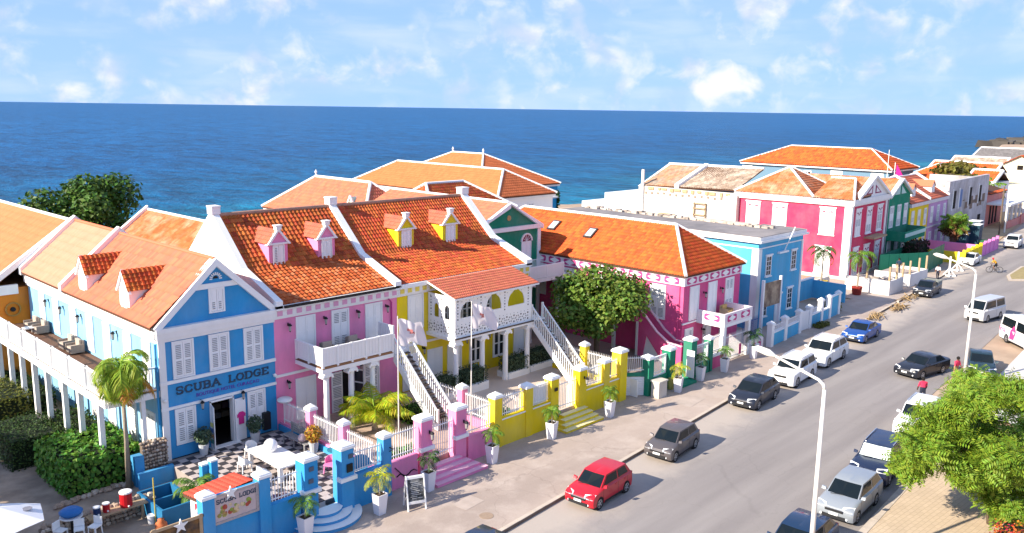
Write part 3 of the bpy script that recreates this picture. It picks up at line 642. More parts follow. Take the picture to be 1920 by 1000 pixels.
def dormer_x(T, y0, w=1.2, x0=17.0, zb=7.45, zw=9.0, zr=9.85, xr=19.3, wallm=M_WHITE, tile=M_TILE_A):
    """dormer facing -X"""
    y1 = y0+w; ym = y0+w/2
    d = part('dormer', MB().prism([(x0, y0, zb), (x0, y1, zb), (x0, y1, zw), (x0, ym, zr), (x0, y0, zw)], (2.1, 0, 0)), wallm, T)
    t = MB()
    for a, b in (((x0-.12, y0-.12, zw-.08), 1), ((x0-.12, y1+.12, zw-.08), -1)):
        if b == 1: roof_plane_tiles(t, [(xr+.3, y0-.12, zw-.08), a, (x0-.12, ym, zr+.06), (xr+.3, ym, zr+.06)][::1], .24, .26, t=.04)
        else: roof_plane_tiles(t, [a, (xr+.3, y1+.12, zw-.08), (xr+.3, ym, zr+.06), (x0-.12, ym, zr+.06)], .24, .26, t=.04)
    part('roof_tiles', t, tile, d, kind='stuff')
    part('dormer_trim', MB().prism([(x0-.1, y0-.24, zw-.2), (x0-.1, ym, zr+.12), (x0-.1, y1+.24, zw-.2), (x0-.1, y1+.12, zw-.24), (x0-.1, ym, zr-.08), (x0-.1, y0-.12, zw-.24)], (.16, 0, 0)), M_WHITE, d)
    part('shutter', MB().box(x0-.04, x0, y0+.2, y1-.2, zb+.25, zw-.05), M_TRIM, d)
dormer_x(T, 43.3); dormer_x(T, 49.0)
# balcony on posts
bal = part('balcony', MB().box(14.5, 16.99, F+.25, 62, 4.2, 4.38), M_TRIM, T)
boxpart('deck', M_WOOD, bal, 14.55, 16.98, F+.3, 59.2, 4.382, 4.42)
boxpart('fascia', M_WHITE, bal, 14.38, 14.498, F+.2, 62, 4.10, 4.40); boxpart('fascia', M_WHITE, bal, 14.5, 16.99, F+.13, F+.249, 4.10, 4.40)
for p, q in (((14.5, F+.3), (14.5, 62)), ((14.5, F+.3), (16.95, F+.3))):
    for z in (4.56, 5.58): part('rail', MB().bar((*p, z), (*q, z), .10, .08), M_WHITE, bal)
b = MB()
for i in range(150): y = F+.4+i*.143; b.box(14.48, 14.52, y-.02, y+.02, 4.58, 5.56)
for i in range(16): x = 14.62+i*.15; b.box(x-.02, x+.02, F+.28, F+.32, 4.58, 5.56)
part('balusters', b, M_WHITE, bal, kind='stuff')
for k in range(10): y = F+.35+k*2.4; boxpart('post', M_WHITE, bal, 14.40, 14.60, y-.1, y+.1, 4.3, 5.62); 
for y in (41.4, 44.0, 46.2, 48.7, 50.8, 52.9, 55.0, 57.2, 59.5): boxpart('post', M_WHITE, bal, 14.42, 14.66, y-.12, y+.12, .05, 4.15)
boxpart('post', M_WHITE, bal, 16.1, 16.3, F+.3, F+.5, .05, 4.15)

# ================================================================ orange house at the left edge
T = thing('orange_house', 'orange house with bright tiled roof behind the long balcony', 'house', (15.2, 60, 0), world=True)
mb = MB(); mb.box(15.2, 25.2, 59.35, 84, 0, 6.7); part('wall', mb, M_ORANGE, T)
boxpart('cornice', M_TRIM, T, 14.95, 16.4, 59.1, 59.348, 6.35, 6.95); boxpart('cornice', M_TRIM, T, 14.95, 15.198, 59.1, 84, 6.35, 6.75)
roof(T, [[(14.8, 84, 6.8), (14.8, 59.3, 6.8), (20.05, 59.3, 10.6), (20.05, 84, 10.6)], [(25.4, 59.3, 6.8), (25.4, 84, 6.8), (20.05, 84, 10.6), (20.05, 59.3, 10.6)]], mat('peach_tiles', (.62, .185, .08), .8, .08, .8, island=.08, spec=.2), .17, .6, caps=[((20.05, 59, 10.62), (20.05, 84, 10.62))], capm=M_TRIM)
part('parapet', MB().prism([(14.7, 59.22, 6.7), (14.7, 59.22, 7.1), (20.05, 59.22, 10.95), (20.05, 59.22, 10.5)], (0, .34, 0)), M_WHITE, T)
for y in (62, 65.5): win(T, y, 4.7, 1.3, 1.9, 15.2, RZL)
w = MB()
for i in range(20): a = 2*math.pi*i/20; w.bar((16.05+.42*math.cos(a), 59.28, 5.35+.42*math.sin(a)), (16.05+.42*math.cos(a+.32), 59.28, 5.35+.42*math.sin(a+.32)), .09)
part('wall_wheel', w, mat('ochre_wheel', (.42, .22, .05), .7, .2, 9.), T); part('wheel_hub', MB().cyl((16.05, 59.34, 5.35), (16.05, 59.2, 5.35), .15, n=12), M_BLACK, T)

# ================================================================ pink and yellow houses: common pieces
YE, ZE, YK, ZK, YR, ZR = F-.18, 7.72, 43.35, 9.02, 46.65, 11.9
def street_house(T, x0, x1, m, blk, frieze_m):
    part('wall', MB().box(x0, x1, F, 53, 0, 7.55), m, T)
    mb = MB(); mb.box(x0, x1, F-.10, F-.002, 6.98, 7.10); mb.box(x0, x1, F-.16, F-.002, 7.102, 7.50); mb.box(x0, x1, F-.34, F-.002, 7.502, 7.74); part('cornice', mb, M_TRIM, T)
    me = MB().box(-.16, .16, -.022, 0, 0, .27).mesh('frieze_panel', frieze_m); n = int((x1-x0)/.58)
    for i in range(n): link('frieze_panel', me, T, (x0+(i+.5)*(x1-x0)/n, F-.16, 7.16))
    boxpart('string_course', M_WHITE, T, x0, x1, F-.07, F-.002, 3.72, 3.86)
def party_wall(T, x, w=.42):
    mb = MB()
    pts = [(x, F-.34, 7.6), (x, F-.34, 8.0), (x, YK, ZK+.27), (x, YR, ZR+.35), (x, 50, ZK+.27), (x, 53, 7.9), (x, 53, 7.6)]
    mb.prism(pts, (w, 0, 0)); mb.box(x-.06, x+w+.06, YR-.3, YR+.3, ZR+.15, ZR+.55); mb.box(x-.08, x+w+.08, YR-.34, YR+.34, ZR+.552, ZR+.64)
    return part('parapet', mb, M_WHITE, T)
def main_roof(T, x0, x1, m, tw, tl, singles=0, jit=.0, t=.035):
    pl = [[(x0, YE, ZE), (x1, YE, ZE), (x1, YK, ZK), (x0, YK, ZK)], [(x0, YK, ZK), (x1, YK, ZK), (x1, YR, ZR), (x0, YR, ZR)], [(x1, 50, ZK), (x0, 50, ZK), (x0, YR, ZR), (x1, YR, ZR)], [(x1, 53.2, ZE), (x0, 53.2, ZE), (x0, 50, ZK), (x1, 50, ZK)]]
    d = MB()
    for p in pl: d.prism([Vector(q) for q in p], (0, 0, -.12))
    o = part('roof', d, M_ROOFDECK, T)
    tiles = []; tm = MB()
    for k, p in enumerate(pl[:2]): roof_plane_tiles(tm, p, tw, tl, jit=jit, rs=k+5, t=t, collect=tiles)
    for k, p in enumerate(pl[2:]): roof_plane_tiles(tm, p, tw, tl, jit=jit, rs=k+9, t=t)
    for k, a in enumerate(tiles):
        if k < singles:
            slope = 0 if a[1] is None else (a[2].z > .55)
            key = ('rt', x0, round(a[2].z, 3))
            def f():
                mm = MB(); tile_geo(mm, Vector((0, 0, 0)), *a[1:]); return mm.mesh('roof_tile', TVAR)
            # a few shades share the geometry through object-level variants
            v = rnd.randrange(5); me = cached(key+(v,), lambda: one_tile(a, v)); link('roof_tile', me, o, a[0])
        else: tile_geo(tm, *a)
    part('roof_tiles', tm, m, o, kind='stuff')
    part('ridge_cap', MB().tube([(x0, YR, ZR+.06), (x1, YR, ZR+.06)], .13, 8), M_RIDGE, o)
    return o
def one_tile(a, v):
    mm = MB(); tile_geo(mm, Vector((0, 0, 0)), *a[1:]); c = ((.47, .112, .03), (.56, .15, .045), (.37, .075, .02), (.52, .17, .07), (.43, .10, .03))[v]
    return mm.mesh('roof_tile', mat('roof_tile_shade%d' % v, c, .8, .2, 6., spec=.2))
def dormer(T, x0, x1, wallm, louv, y=43.6, zb=9.05, zw=10.5, za=11.2):
    xm = (x0+x1)/2
    d = part('dormer', MB().prism([(x0, y, zb), (x1, y, zb), (x1, y, zw), (x0, y, zw)], (0, 2.4, 0)), wallm, T)
    part('gable_front', MB().prism([(x0-.03, y-.02, zw-.02), (x1+.03, y-.02, zw-.02), (xm, y-.02, za)], (0, .25, 0)), wallm, d)
    t = MB(); roof_plane_tiles(t, [(x0-.12, y+2.6, zw-.06), (x0-.12, y-.02, zw-.06), (xm, y-.02, za+.02), (xm, y+2.6, za+.02)], .24, .25, t=.04); roof_plane_tiles(t, [(x1+.12, y-.02, zw-.06), (x1+.12, y+2.6, zw-.06), (xm, y+2.6, za+.02), (xm, y-.02, za+.02)], .24, .25, t=.04)
    part('roof_tiles', t, M_TILE_C, d, kind='stuff')
    tr = MB()
    for s, xe in ((1, x0), (-1, x1)):
        A = Vector((xe-s*.17, y-.14, zw-.1)); B = Vector((xm, y-.14, za+.14)); tr.prism([A, B, B-Vector((0, 0, .17)), A+Vector((s*.15, 0, -.02))], (0, .3, 0))
    tr.box(xm-.17, xm+.17, y-.16, y+.16, za+.06, za+.26); tr.box(xm-.22, xm+.22, y-.2, y+.2, za+.262, za+.33); tr.box(x0-.05, x1+.05, y-.12, y-.021, zw-.1, zw)
    part('dormer_trim', tr, M_WHITE, d)
    o = win(T, xm, zb+.18, (x1-x0)*.62, zw-zb-.3, y, 0, 'louvre' if louv else 'panel', panels=1, fw=.05); o['label'] = 'dormer window with closed shutters'

# ---------------------------------------------------------------- pink house
T = thing('pink_house', 'pink house with white balcony on columns and two pink dormers', 'house', (23.3, F, 0), world=True)
PH = T
street_house(T, 23.25, 31.6, M_PINK, 1, mat('frieze_pink', (.74, .36, .52), .8, .05))
for x in (25.2, 29.85): win(T, x, 4.6, 1.25, 2.3, F, 0, 'panel', 3)
win(T, 27.48, 4.6, 1.2, 2.3, F, 0, 'louvre', 3, name='balcony_door')
win(T, 25.1, 1.0, 1.3, 2.4, F, 0, 'panel', 3, name='door'); win(T, 29.6, 1.0, 1.2, 2.3, F, 0, 'louvre', 3)
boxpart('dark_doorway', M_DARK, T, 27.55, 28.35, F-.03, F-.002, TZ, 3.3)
link('door_leaf', louvre_leaf(.75, 2.4, 3, 'louvre'), T, (27.1, F-.10, TZ+.05)); link('door_leaf', louvre_leaf(.75, 2.4, 3, 'glass'), T, (28.42, F-.45, TZ+.05), R(-70))
for x in (24.1, 26.4, 28.65, 30.75): lantern(T, x, F, 6.55)
for x in (23.95, 26.35, 28.75): lantern(T, x, F, 3.35)
part('drain_pipe', MB().tube([(30.85, F-.2, 7.0), (31.15, F-.06, 6.75), (31.15, F-.06, 4.4)], .045, 6), mat('pink_pipe', (.55, .06, .25), .6, 0), T)
rf = main_roof(T, 23.65, 31.25, M_TILE_A, .285, .33, singles=300, jit=.012, t=.045)
boxpart('gutter', M_BLACK, T, 23.7, 31.2, F-.44, F-.342, 7.60, 7.74)
party_wall(T, 23.25, .4); party_wall(T, 31.25, .45)
part('gable_wall', MB().prism([(23.3, F+.2, 7.5), (23.3, YK, ZK), (23.3, YR, ZR), (23.3, 50, ZK), (23.3, 53, 7.5)], (.3, 0, 0)), mat('pale_pink_gable', (.80, .62, .62), .85, .06, .6, streak=.3), T)
dormer(T, 25.14, 26.36, M_PINK, True); dormer(T, 28.43, 29.62, M_PINK, True)
# balcony
YB = 37.42
bal = part('balcony', MB().box(24.48, 29.25, YB, F-.002, 4.28, 4.50), M_WHITE, T)
boxpart('deck', M_WOOD, bal, 24.52, 29.2, YB+.05, F-.01, 4.502, 4.58)
boxpart('deck_edge', mat('timber_edge', (.30, .15, .07), .8, .2, 5.), bal, 24.5, 29.22, YB+.02, YB+.049, 4.502, 4.62)
def panel_rail(T, p, q, z0, z1, n, last=1):
    """solid white boarded balustrade with panels"""
    p = Vector(p); q = Vector(q); d = (q-p); L = d.length; d.normalize(); nrm = Vector((d.y, -d.x, 0))
    for z, h in ((z1-.04, .08), (z0+.04, .07)): part('rail', MB().bar((p.x, p.y, z), (q.x, q.y, z), .11, h), M_WHITE, T)
    for i in range(n+last): c = p+d*(L*i/n); part('post', MB().box(c.x-.06, c.x+.06, c.y-.06, c.y+.06, z0-.1, z1+.02), M_WHITE, T)
    for i in range(n):
        a = p+d*(L*i/n+.07); b = p+d*(L*(i+1)/n-.07); part('rail_panel', MB().prism([(a.x, a.y, z0+.08), (b.x, b.y, z0+.08), (b.x, b.y, z1-.08), (a.x, a.y, z1-.08)], nrm*.03), M_TRIM, T)
        k = max(2, int((b-a).length/.16)); me = cached(('slat', round(z1-z0, 2)), lambda: MB().box(-.025, .025, -.045, .045, z0+.08, z1-.08).mesh('slat', M_WHITE))
        for j in range(1, k): c = a.lerp(b, j/k); link('slat', me, T, (c.x, c.y, 0), math.atan2(d.y, d.x))
panel_rail(bal, (24.55, F-.05, 0), (24.55, YB+.13, 0), 4.66, 5.66, 2, 0); panel_rail(bal, (24.55, YB+.06, 0), (29.2, YB+.06, 0), 4.66, 5.66, 5); panel_rail(bal, (29.95, F-.4, 0), (29.95, F-1.7, 0), 4.66, 5.8, 1)
for x in (24.85, 26.45, 27.9): column(T, x, YB+.25, TZ, 4.28)
st = part('stair', MB().box(29.26, 30.5, YB+.15, F-.003, 4.28, 4.5), M_WHITE, T)
stair(st, 29.4, 30.45, YB+.2, 4.45, 33.8, .95)

# ---------------------------------------------------------------- yellow house
T = thing('yellow_house', 'yellow house with white fretwork veranda and two yellow dormers', 'house', (31.6, F, 0), world=True)
YH = T
street_house(T, 31.62, 43.3, M_YEL, 1, mat('frieze_yellow', (.78, .62, .12), .8, .05))
win(T, 33.05, 4.75, 1.25, 2.2, F, 0, 'panel', 3)
for x in (35.7, 37.4, 39.1): win(T, x, 4.6, 1.05, 2.2, F, 0, 'glass', 3)
for x, s in ((32.6, 'panel'), (34.6, 'panel'), (36.3, 'panel')): win(T, x, TZ+.1, 1.25, 2.3, F, 0, s, 3, name='door')
for x in (38.2, 40.4): win(T, x, 1.5, 1.15, 1.95, F, 0, 'glass', 2)
win(T, 42.4, 1.3, 1.1, 2.1, F, 0, 'panel', 2)
for x in (33.6, 37.25, 39.35): lantern(T, x, F, 3.4)
main_roof(T, 31.72, 42.75, M_TILE_B, .235, .33)
party_wall(T, 42.75, .55)
part('gable_wall', MB().prism([(43.0, F+.2, 7.5), (43.0, YK, ZK), (43.0, YR, ZR), (43.0, 50, ZK), (43.0, 53, 7.5)], (.28, 0, 0)), M_OLDWHITE, T)
dormer(T, 34.54, 35.84, M_YEL, False); dormer(T, 38.38, 39.76, M_YEL, False)
# veranda: floor, columns, fretwork
YV = 37.54; X0, X1 = 34.05, 40.9
ver = part('veranda', MB().box(X0-.12, X1+.1, YV-.12, F-.002, 4.22, 4.42), M_WHITE, T)
vr = [[(X0-.35, YV-.35, 6.98), (X1+.35, YV-.35, 6.98), (X1+.35, F-.36, 7.72), (X0-.35, F-.36, 7.72)]]
roof(T, vr, M_TILE_C, .17, .3, name='veranda_roof', deck=M_WHITE, thick=.1)
boxpart('thin_gutter', M_BLACK, T, X0-.3, X1+.3, YV-.40, YV-.37, 4.45, 4.46)  # thin black strip along the veranda front
def fret_front(T, a, b, y0, y1, along, openings, z0=4.42, z1=6.95):
    """pierced timber screen between a and b; openings = (start, end, sill, spring, top)"""
    def pt(u, z, d=0): return (u, y0+d, z) if along == 'x' else (y0+d, u, z)
    off = (0, .06, 0) if along == 'x' else (.06, 0, 0)
    us = [a]
    for (p, q, s, sp, tp) in openings: us += [p, q]
    us.append(b)
    for i in range(0, len(us), 2): part('screen_panel', MB().prism([pt(us[i], z0), pt(us[i+1], z0), pt(us[i+1], z1), pt(us[i], z1)], off), M_WHITE, T)
    for (p, q, s, sp, tp) in openings:
        part('screen_panel', MB().prism([pt(p, z0), pt(q, z0), pt(q, s), pt(p, s)], off), M_WHITE, T)
        n = 12; arch = [pt(p, z1), pt(p, sp)]
        for i in range(n+1):
            f = i/n; u = p+(q-p)*f; arch.append(pt(u, sp+(tp-sp)*math.sin(math.pi*f)**.6+.05*abs(math.sin(4*math.pi*f))))
        arch += [pt(q, sp), pt(q, z1)]
        m2 = MB()
        for i in range(2, len(arch)-3): m2.prism([arch[i], arch[i+1], pt(p+(q-p)*(i-1)/n, z1), pt(p+(q-p)*(i-2)/n, z1)], off)
        part('scalloped_arch', m2, M_WHITE, T)
    # piercings: small dark holes in rosette rows
    hm = MB(); rq = random.Random(4)
    def hole(u, z, r):
        P = []
        for i in range(6): an = math.pi*i/3; P.append(pt(u+r*math.cos(an), z+r*math.sin(an), -.004))
        hm.poly(P if along == 'x' else P[::-1])
    u = a+.22
    while u < b-.15:
        for k in range(6):
            an = math.pi*k/3; hole(u+.16*math.cos(an), z0+.42+.16*math.sin(an), .05)
        hole(u+.33, z0+.22, .07); hole(u+.33, z0+.42, .045); hole(u+.33, z0+.62, .07); hole(u+.33, z0+.80, .03)
        hole(u, z0+.12, .03); hole(u, z0+.76, .03); hole(u, z1-.16, .04); hole(u+.33, z1-.3, .03); u += .66
    for i in range(0, len(us), 2):
        c = (us[i]+us[i+1])/2
        for k in range(7): hole(c, z0+1.15+k*.19, .04 if k % 2 else .06)
    part('piercing', hm, mat('fret_shadow', (.10, .09, .085), .9, 0), T, kind='stuff')
fret_front(ver, X0, X1, YV, 0, 'x', [(34.5, 35.75, 5.62, 6.0, 6.55), (36.7, 38.05, 5.72, 6.0, 6.72), (38.65, 40.2, 5.72, 6.0, 6.72)])
# closed middle screen left of the arches, and the left end
fret_front(ver, YV+.06, F-.05, X0, 0, 'y', [(38.05, 38.5, 5.5, 6.1, 6.35), (39.05, 39.5, 5.5, 6.1, 6.35)])
part('drip_edge', MB().box(X0-.13, X1+.1, YV-.16, YV-.121, 4.36, 4.45), mat('dark_drip', (.09, .06, .05), .8, 0), ver)
for x in (34.25, 36.5, 38.62, 40.7): column(T, x, YV+.15, TZ, 4.22, .19)
st = part('stair', MB().box(40.95, 42.2, YV-.05, F-.003, 4.2, 4.42), M_WHITE, T)
stair(st, 41.05, 42.1, YV+.1, 4.40, 33.9, .95)

# ---------------------------------------------------------------- green gabled house in the court behind
T = thing('green_gabled_house', 'green house front with white pediment and fan-light doors behind the yellow roof', 'house', (45.5, 47, 0), world=True)
G0, G1, GY, GM = 44.6, 52.05, 47.0, 48.3
part('wall', MB().box(G0, G1, GY, 62, 0, 8.95), M_GREEN, T); part('pediment', MB().prism([(G0, GY, 8.95), (G1, GY, 8.95), (GM, GY, 10.75)], (0, .3, 0)), M_GREEN, T)
boxpart('cornice', M_TRIM, T, G0-.1, G1, GY-.28, GY-.002, 8.72, 9.05); boxpart('corner_pilaster', M_WHITE, T, G1-.35, G1+.02, GY-.1, GY-.003, 0, 8.72)
for a, b in (((G0-.2, 9.05), (GM, 10.95)), ((GM, 10.95), (G1+.15, 9.0))):
    A = Vector((a[0], GY-.3, a[1])); B = Vector((b[0], GY-.3, b[1])); part('raking_trim', MB().prism([A, B, B-Vector((0, 0, .38)), A-Vector((0, 0, .1))], (0, .6, 0)), M_WHITE, T)
roof(T, [[(G0-.2, 62, 9.0), (G0-.2, GY, 9.0), (GM, GY, 10.95), (GM, 62, 10.95)], [(G1+.1, GY, 9.0), (G1+.1, 62, 9.0), (GM, 62, 10.95), (GM, GY, 10.95)]], M_TILE_C, .2, .4, caps=[((GM, GY, 10.95), (GM, 62, 10.95))])
for x in (46.9, 50.4):
    win(T, x, 5.4, 1.15, 2.3, GY, 0, 'panel', 3, name='door')
    fl = part('fan_light', MB().prism([(x+.52*math.cos(math.pi*i/12), GY-.04, 7.72+.52*math.sin(math.pi*i/12)) for i in range(13)], (0, .03, 0)), mat('maroon_glass', (.16, .008, .05), .3, 0), T)
    fr = MB()
    for i in range(12): a0, a1 = math.pi*i/12, math.pi*(i+1)/12; fr.bar((x+.6*math.cos(a0), GY-.06, 7.72+.6*math.sin(a0)), (x+.6*math.cos(a1), GY-.06, 7.72+.6*math.sin(a1)), .14, .12)
    for i in range(1, 6): a0 = math.pi*i/6; fr.bar((x, GY-.06, 7.72), (x+.55*math.cos(a0), GY-.06, 7.72+.55*math.sin(a0)), .03)
    part('arch_trim', fr, M_WHITE, fl)
lantern(T, 48.65, GY, 7.3); part('oval_emblem', MB().cyl((GM+.05, GY-.05, 9.75), (GM+.05, GY, 9.75), .22, n=14), mat('ochre_emblem', (.45, .30, .12), .6, .3, 9.), T)
wk = part('walkway', MB().box(43.35, 52.1, 43.6, 46.9, 5.05, 5.35), M_TRIM, T)
panel_rail(wk, (43.4, 43.65, 0), (51.2, 43.65, 0), 5.4, 6.35, 4); pickets(wk, (43.5, 46.3, 5.35), (51.8, 46.3, 5.35), .95, spike=False)
for x in (44.3, 47.6, 50.9): column(wk, x, 43.9, .3, 5.05, .2)

# ---------------------------------------------------------------- magenta house
T = thing('magenta_house', 'magenta house with orange hipped roof, skylights and patterned white frieze', 'house', (52.2, 33, 0), world=True)
MX0, MX1, MY = 52.2, 60.2, 33.0
part('wall', MB().box(MX0, MX1, MY, 54, 0, 5.85), M_MAG, T)
mb = MB(); mb.box(MX0-.10, MX1+.10, MY-.10, 54, 5.85, 6.52); part('frieze', mb, mat('frieze_white', (.80, .70, .72), .7, .05), T)
mb = MB(); mb.box(MX0-.25, MX1+.25, MY-.25, 54, 6.522, 6.66); part('cornice', mb, M_TRIM, T)
def lozenge(w, h):
    mb = MB(); o = [(-w/2, 0), (-w/2, h*.3), (-w/2+.14, h/2), (0, h*.38), (w/2-.14, h/2), (w/2, h*.3), (w/2, 0), (w/2, -h*.3), (w/2-.14, -h/2), (0, -h*.38), (-w/2+.14, -h/2), (-w/2, -h*.3)]
    mb.prism([(x, -.004, z) for x, z in o], (0, -.01, 0)); mb.cm = 1
    r = [(-w*.40, 0), (-w*.14, h*.30), (0, h*.42), (w*.14, h*.30), (w*.40, 0), (w*.14, -h*.30), (0, -h*.42), (-w*.14, -h*.30)]
    mb.prism([(x, -.0145, z) for x, z in r], (0, -.006, 0)); mb.cm = 0
    return mb
lm = lozenge(1.3, .5).mesh('frieze_ornament', [mat('frieze_magenta', (.55, .06, .22), .7, .05), M_WHITE])
for k in range(5): link('frieze_ornament', lm, T, (MX0+.85+k*1.58, MY-.10, 6.18))
for k in range(12): link('frieze_ornament', lm, T, (MX0-.10, 34+k*1.62, 6.18), RZL)
pl, caps = hip(MX0-.3, MX1+.3, MY-.3, 56.5, 6.66, 9.6, 'y', 3.8, 3.9)
rf = roof(T, pl, M_TILE_O, .24, .33, caps, cap_r=.13)
for (y, u) in ((47.6, .62), (43.4, .56)):
    sl = Vector((MX0-.3+4.3*u, y, 6.66+2.94*u)); dv = Vector((4.3, 0, 2.94)).normalized(); nv = Vector((-2.94, 0, 4.3)).normalized()
    A = [sl+dv*a*.6+Vector((0, b*.42, 0))+nv*.12 for a, b in ((-1, 1), (-1, -1), (1, -1), (1, 1))]; sk = part('skylight', MB().prism(A, nv*.08), mat('skylight_frame', (.06, .045, .04), .6, 0), T)
    B = [sl+dv*a*.44+Vector((0, b*.30, 0))+nv*.204 for a, b in ((-1, 1), (-1, -1), (1, -1), (1, 1))]; part('pane', MB().prism(B, nv*.01), mat('skylight_glass', (.55, .60, .66), .15, 0), sk)
for x, s in ((53.6, 'panel'), (56.1, 'panel'), (58.6, 'louvre')): win(T, x, 3.15, 1.25, 2.55, MY, 0, s, 3)
for x in (54.9, 57.3): lantern(T, x, MY, 5.0); lantern(T, x, MY, 2.2)
for x in (53.1, 55.6, 58.0): win(T, x, .4, 1.1, 2.2, MY, 0, 'louvre', 2, name='door')
for y in (35.2, 38.1, 41, 44, 47): win(T, y, 3.1, 1.4, 2.6, MX0, RZL, 'louvre', 3)
for y in (36.6, 39.5): lantern(T, MX0, y, 5.0, RZL)
boxpart('sill_band', M_WHITE, T, MX0-.08, 54.2, MY-.12, MY-.002, 2.98, 3.08); boxpart('sill_band', M_WHITE, T, 58.0, MX1, MY-.12, MY-.002, 2.98, 3.08)
mb = MB(); mb.cyl((MX0-.05, MY+.35, 5.8), (MX0-.05, MY+.35, .2), .06, n=8); part('drain_pipe', mb, M_MAG, T)
# balcony over the entrance
bal = part('balcony', MB().box(54.1, 58.15, 30.65, MY-.002, 2.85, 3.08), M_WHITE, T)
mb = MB(); mb.box(54.1, 58.15, 30.65, 30.80, 3.08, 3.85); mb.box(54.1, 54.25, 30.80, MY, 3.08, 3.85); mb.box(58.0, 58.15, 30.80, MY, 3.08, 3.85); part('parapet', mb, mat('frieze_white', 0), bal)
for x in (55.15, 57.1): link('frieze_ornament', lm, bal, (x, 30.65, 3.46))
link('frieze_ornament', lm, bal, (54.1, 31.7, 3.46), RZL)
for x in (54.3, 57.9): boxpart('column', M_WHITE, T, x-.15, x+.15, 30.68, 30.98, .12, 2.85)
# side stair with solid magenta parapets
mb = MB()
for x in (51.0, 52.0): mb.prism([(x, 36.2, .3), (x, 36.2, 4.1), (x, 34.4, 2.4), (x, 33.4, 1.8), (x, 32.2, 1.7), (x, 32.2, .3), (x, 33.8, .3), (x, 35.3, 2.0), (x, 35.6, .3)], (.14, 0, 0))
mb.box(50.9, 52.19, 36.2, 38.4, 2.9, 3.9); st = part('stair', mb, M_MAG, T)
cp = MB()
for x in (51.07, 52.07):
    for a, b in (((36.2, 4.13), (34.4, 2.43)), ((34.4, 2.43), (33.4, 1.83)), ((33.4, 1.83), (32.2, 1.73))): cp.bar((x, *a), (x, *b), .2, .07)
part('coping', cp, mat('pale_pink_coping', (.80, .55, .60), .7, 0), st)
for i in range(12): boxpart('tread', M_TRIM, st, 51.14, 52.0, 33.3+i*.24, 33.54+i*.24, .3, .55+i*.2)
boxpart('post', M_TRIM, st, 50.95, 51.2, 36.0, 36.19, .3, 2.9); boxpart('post', M_TRIM, st, 50.95, 51.2, 38.2, 38.4, .3, 2.9)
for k, (a, b) in enumerate(((31.9, 50.9), (31.9, 52.9))): pass

# ---------------------------------------------------------------- sky blue flat-roofed house
T = thing('sky_blue_house', 'sky blue flat-roofed house with small-paned windows beside the magenta house', 'house', (64.8, 34, 0), world=True)
part('wall', MB().box(64.85, 73.0, 34, 38, 0, 7.6).box(64.85, 71.2, 38, 58, 0, 7.6), M_LBLUE, T)
mb = MB(); mb.box(64.55, 73.4, 33.65, 38.2, 7.6, 7.78); mb.box(64.7, 73.2, 33.8, 38.1, 7.782, 8.05); mb.box(64.55, 71.4, 38.2, 58, 7.6, 7.78); mb.box(64.7, 71.3, 38.1, 58, 7.782, 8.05); part('cornice', mb, M_TRIM, T)
part('flat_roof', MB().box(64.75, 73.1, 33.85, 38.0, 8.052, 8.10).box(64.75, 71.25, 38.0, 57.9, 8.052, 8.10), M_GREYROOF, T)
boxpart('string_course', M_TRIM, T, 64.80, 73.0, 33.95, 33.998, 7.05, 7.15); boxpart('string_course', M_TRIM, T, 64.80, 64.848, 34, 58, 7.05, 7.15)
boxpart('string_course', M_TRIM, T, 64.75, 64.848, 36.2, 40, 3.6, 3.8)
boxpart('corner_pilaster', M_TRIM, T, 64.78, 65.35, 33.92, 33.998, .1, 7.04); boxpart('corner_pilaster', M_TRIM, T, 64.78, 64.848, 34.0, 34.55, .1, 7.04); boxpart('corner_pilaster', M_TRIM, T, 72.7, 73.03, 33.93, 33.998, .1, 7.04)
for x in (66.7, 71.3): glazed(T, x, 4.6, .95, 1.75, 34)
glazed(T, 71.0, 1.1, .95, 1.9, 34); win(T, 68.9, .2, 1.1, 2.5, 34, 0, 'panel', 3, name='door', head=True); glazed(T, 66.4, 1.1, .9, 1.9, 34)
boxpart('ledge', M_WHITE, T, 68.2, 69.9, 33.75, 33.998, 6.35, 6.5); part('flag_staff', MB().cyl((69.1, 33.8, 6.5), (69.8, 33.3, 8.6), .05, n=6), M_WHITE, T)
rub = MB(); rq = random.Random(9)
for i in range(260): x = rq.uniform(70.3, 71.2); y = rq.uniform(36, 57); r = rq.uniform(.06, .2); rub.box(x-r, x+r, y-r*1.3, y+r*1.3, 8.1, 8.1+r*rq.uniform(.5, 1.4))
o = part('roof_rubble', rub, mat('rubble', (.46, .39, .33), .95, .3, 4., island=.4), T, kind='stuff')
boxpart('roof_parapet', mat('pale_roof_strip', (.55, .46, .38), .9, .2, 2.), T, 70.4, 71.2, 38.1, 45, 8.102, 8.3)
# ================================================================ terraces behind the boundary walls
# chequered patio of the blue lodge: loose tiles on a bed
g = MB(); g.box(17.0, 23.32, 31.0, F, -.01, TZ-.03); PT = struct('patio', g, mat('patio_bed', (.33, .28, .25), .9, .1, 2.))
M_TD = mat('dark_floor_tile', (.055, .05, .055), .55, .2, 3., spec=.4); M_TL = mat('light_floor_tile', (.50, .43, .40), .55, .12, 3., spec=.4)
tw = .42; dm = MB().box(.008, tw-.008, .008, tw-.008, 0, .03); tile_d = dm.mesh('floor_tile', M_TD); tile_l = dm.mesh('floor_tile', M_TL)
for i in range(15):
    for j in range(20):
        y = 31.35+j*tw
        link('floor_tile', tile_d if (i+j) % 2 else tile_l, PT, (17.0+i*tw, y, TZ-.03+.003*rnd.random()))
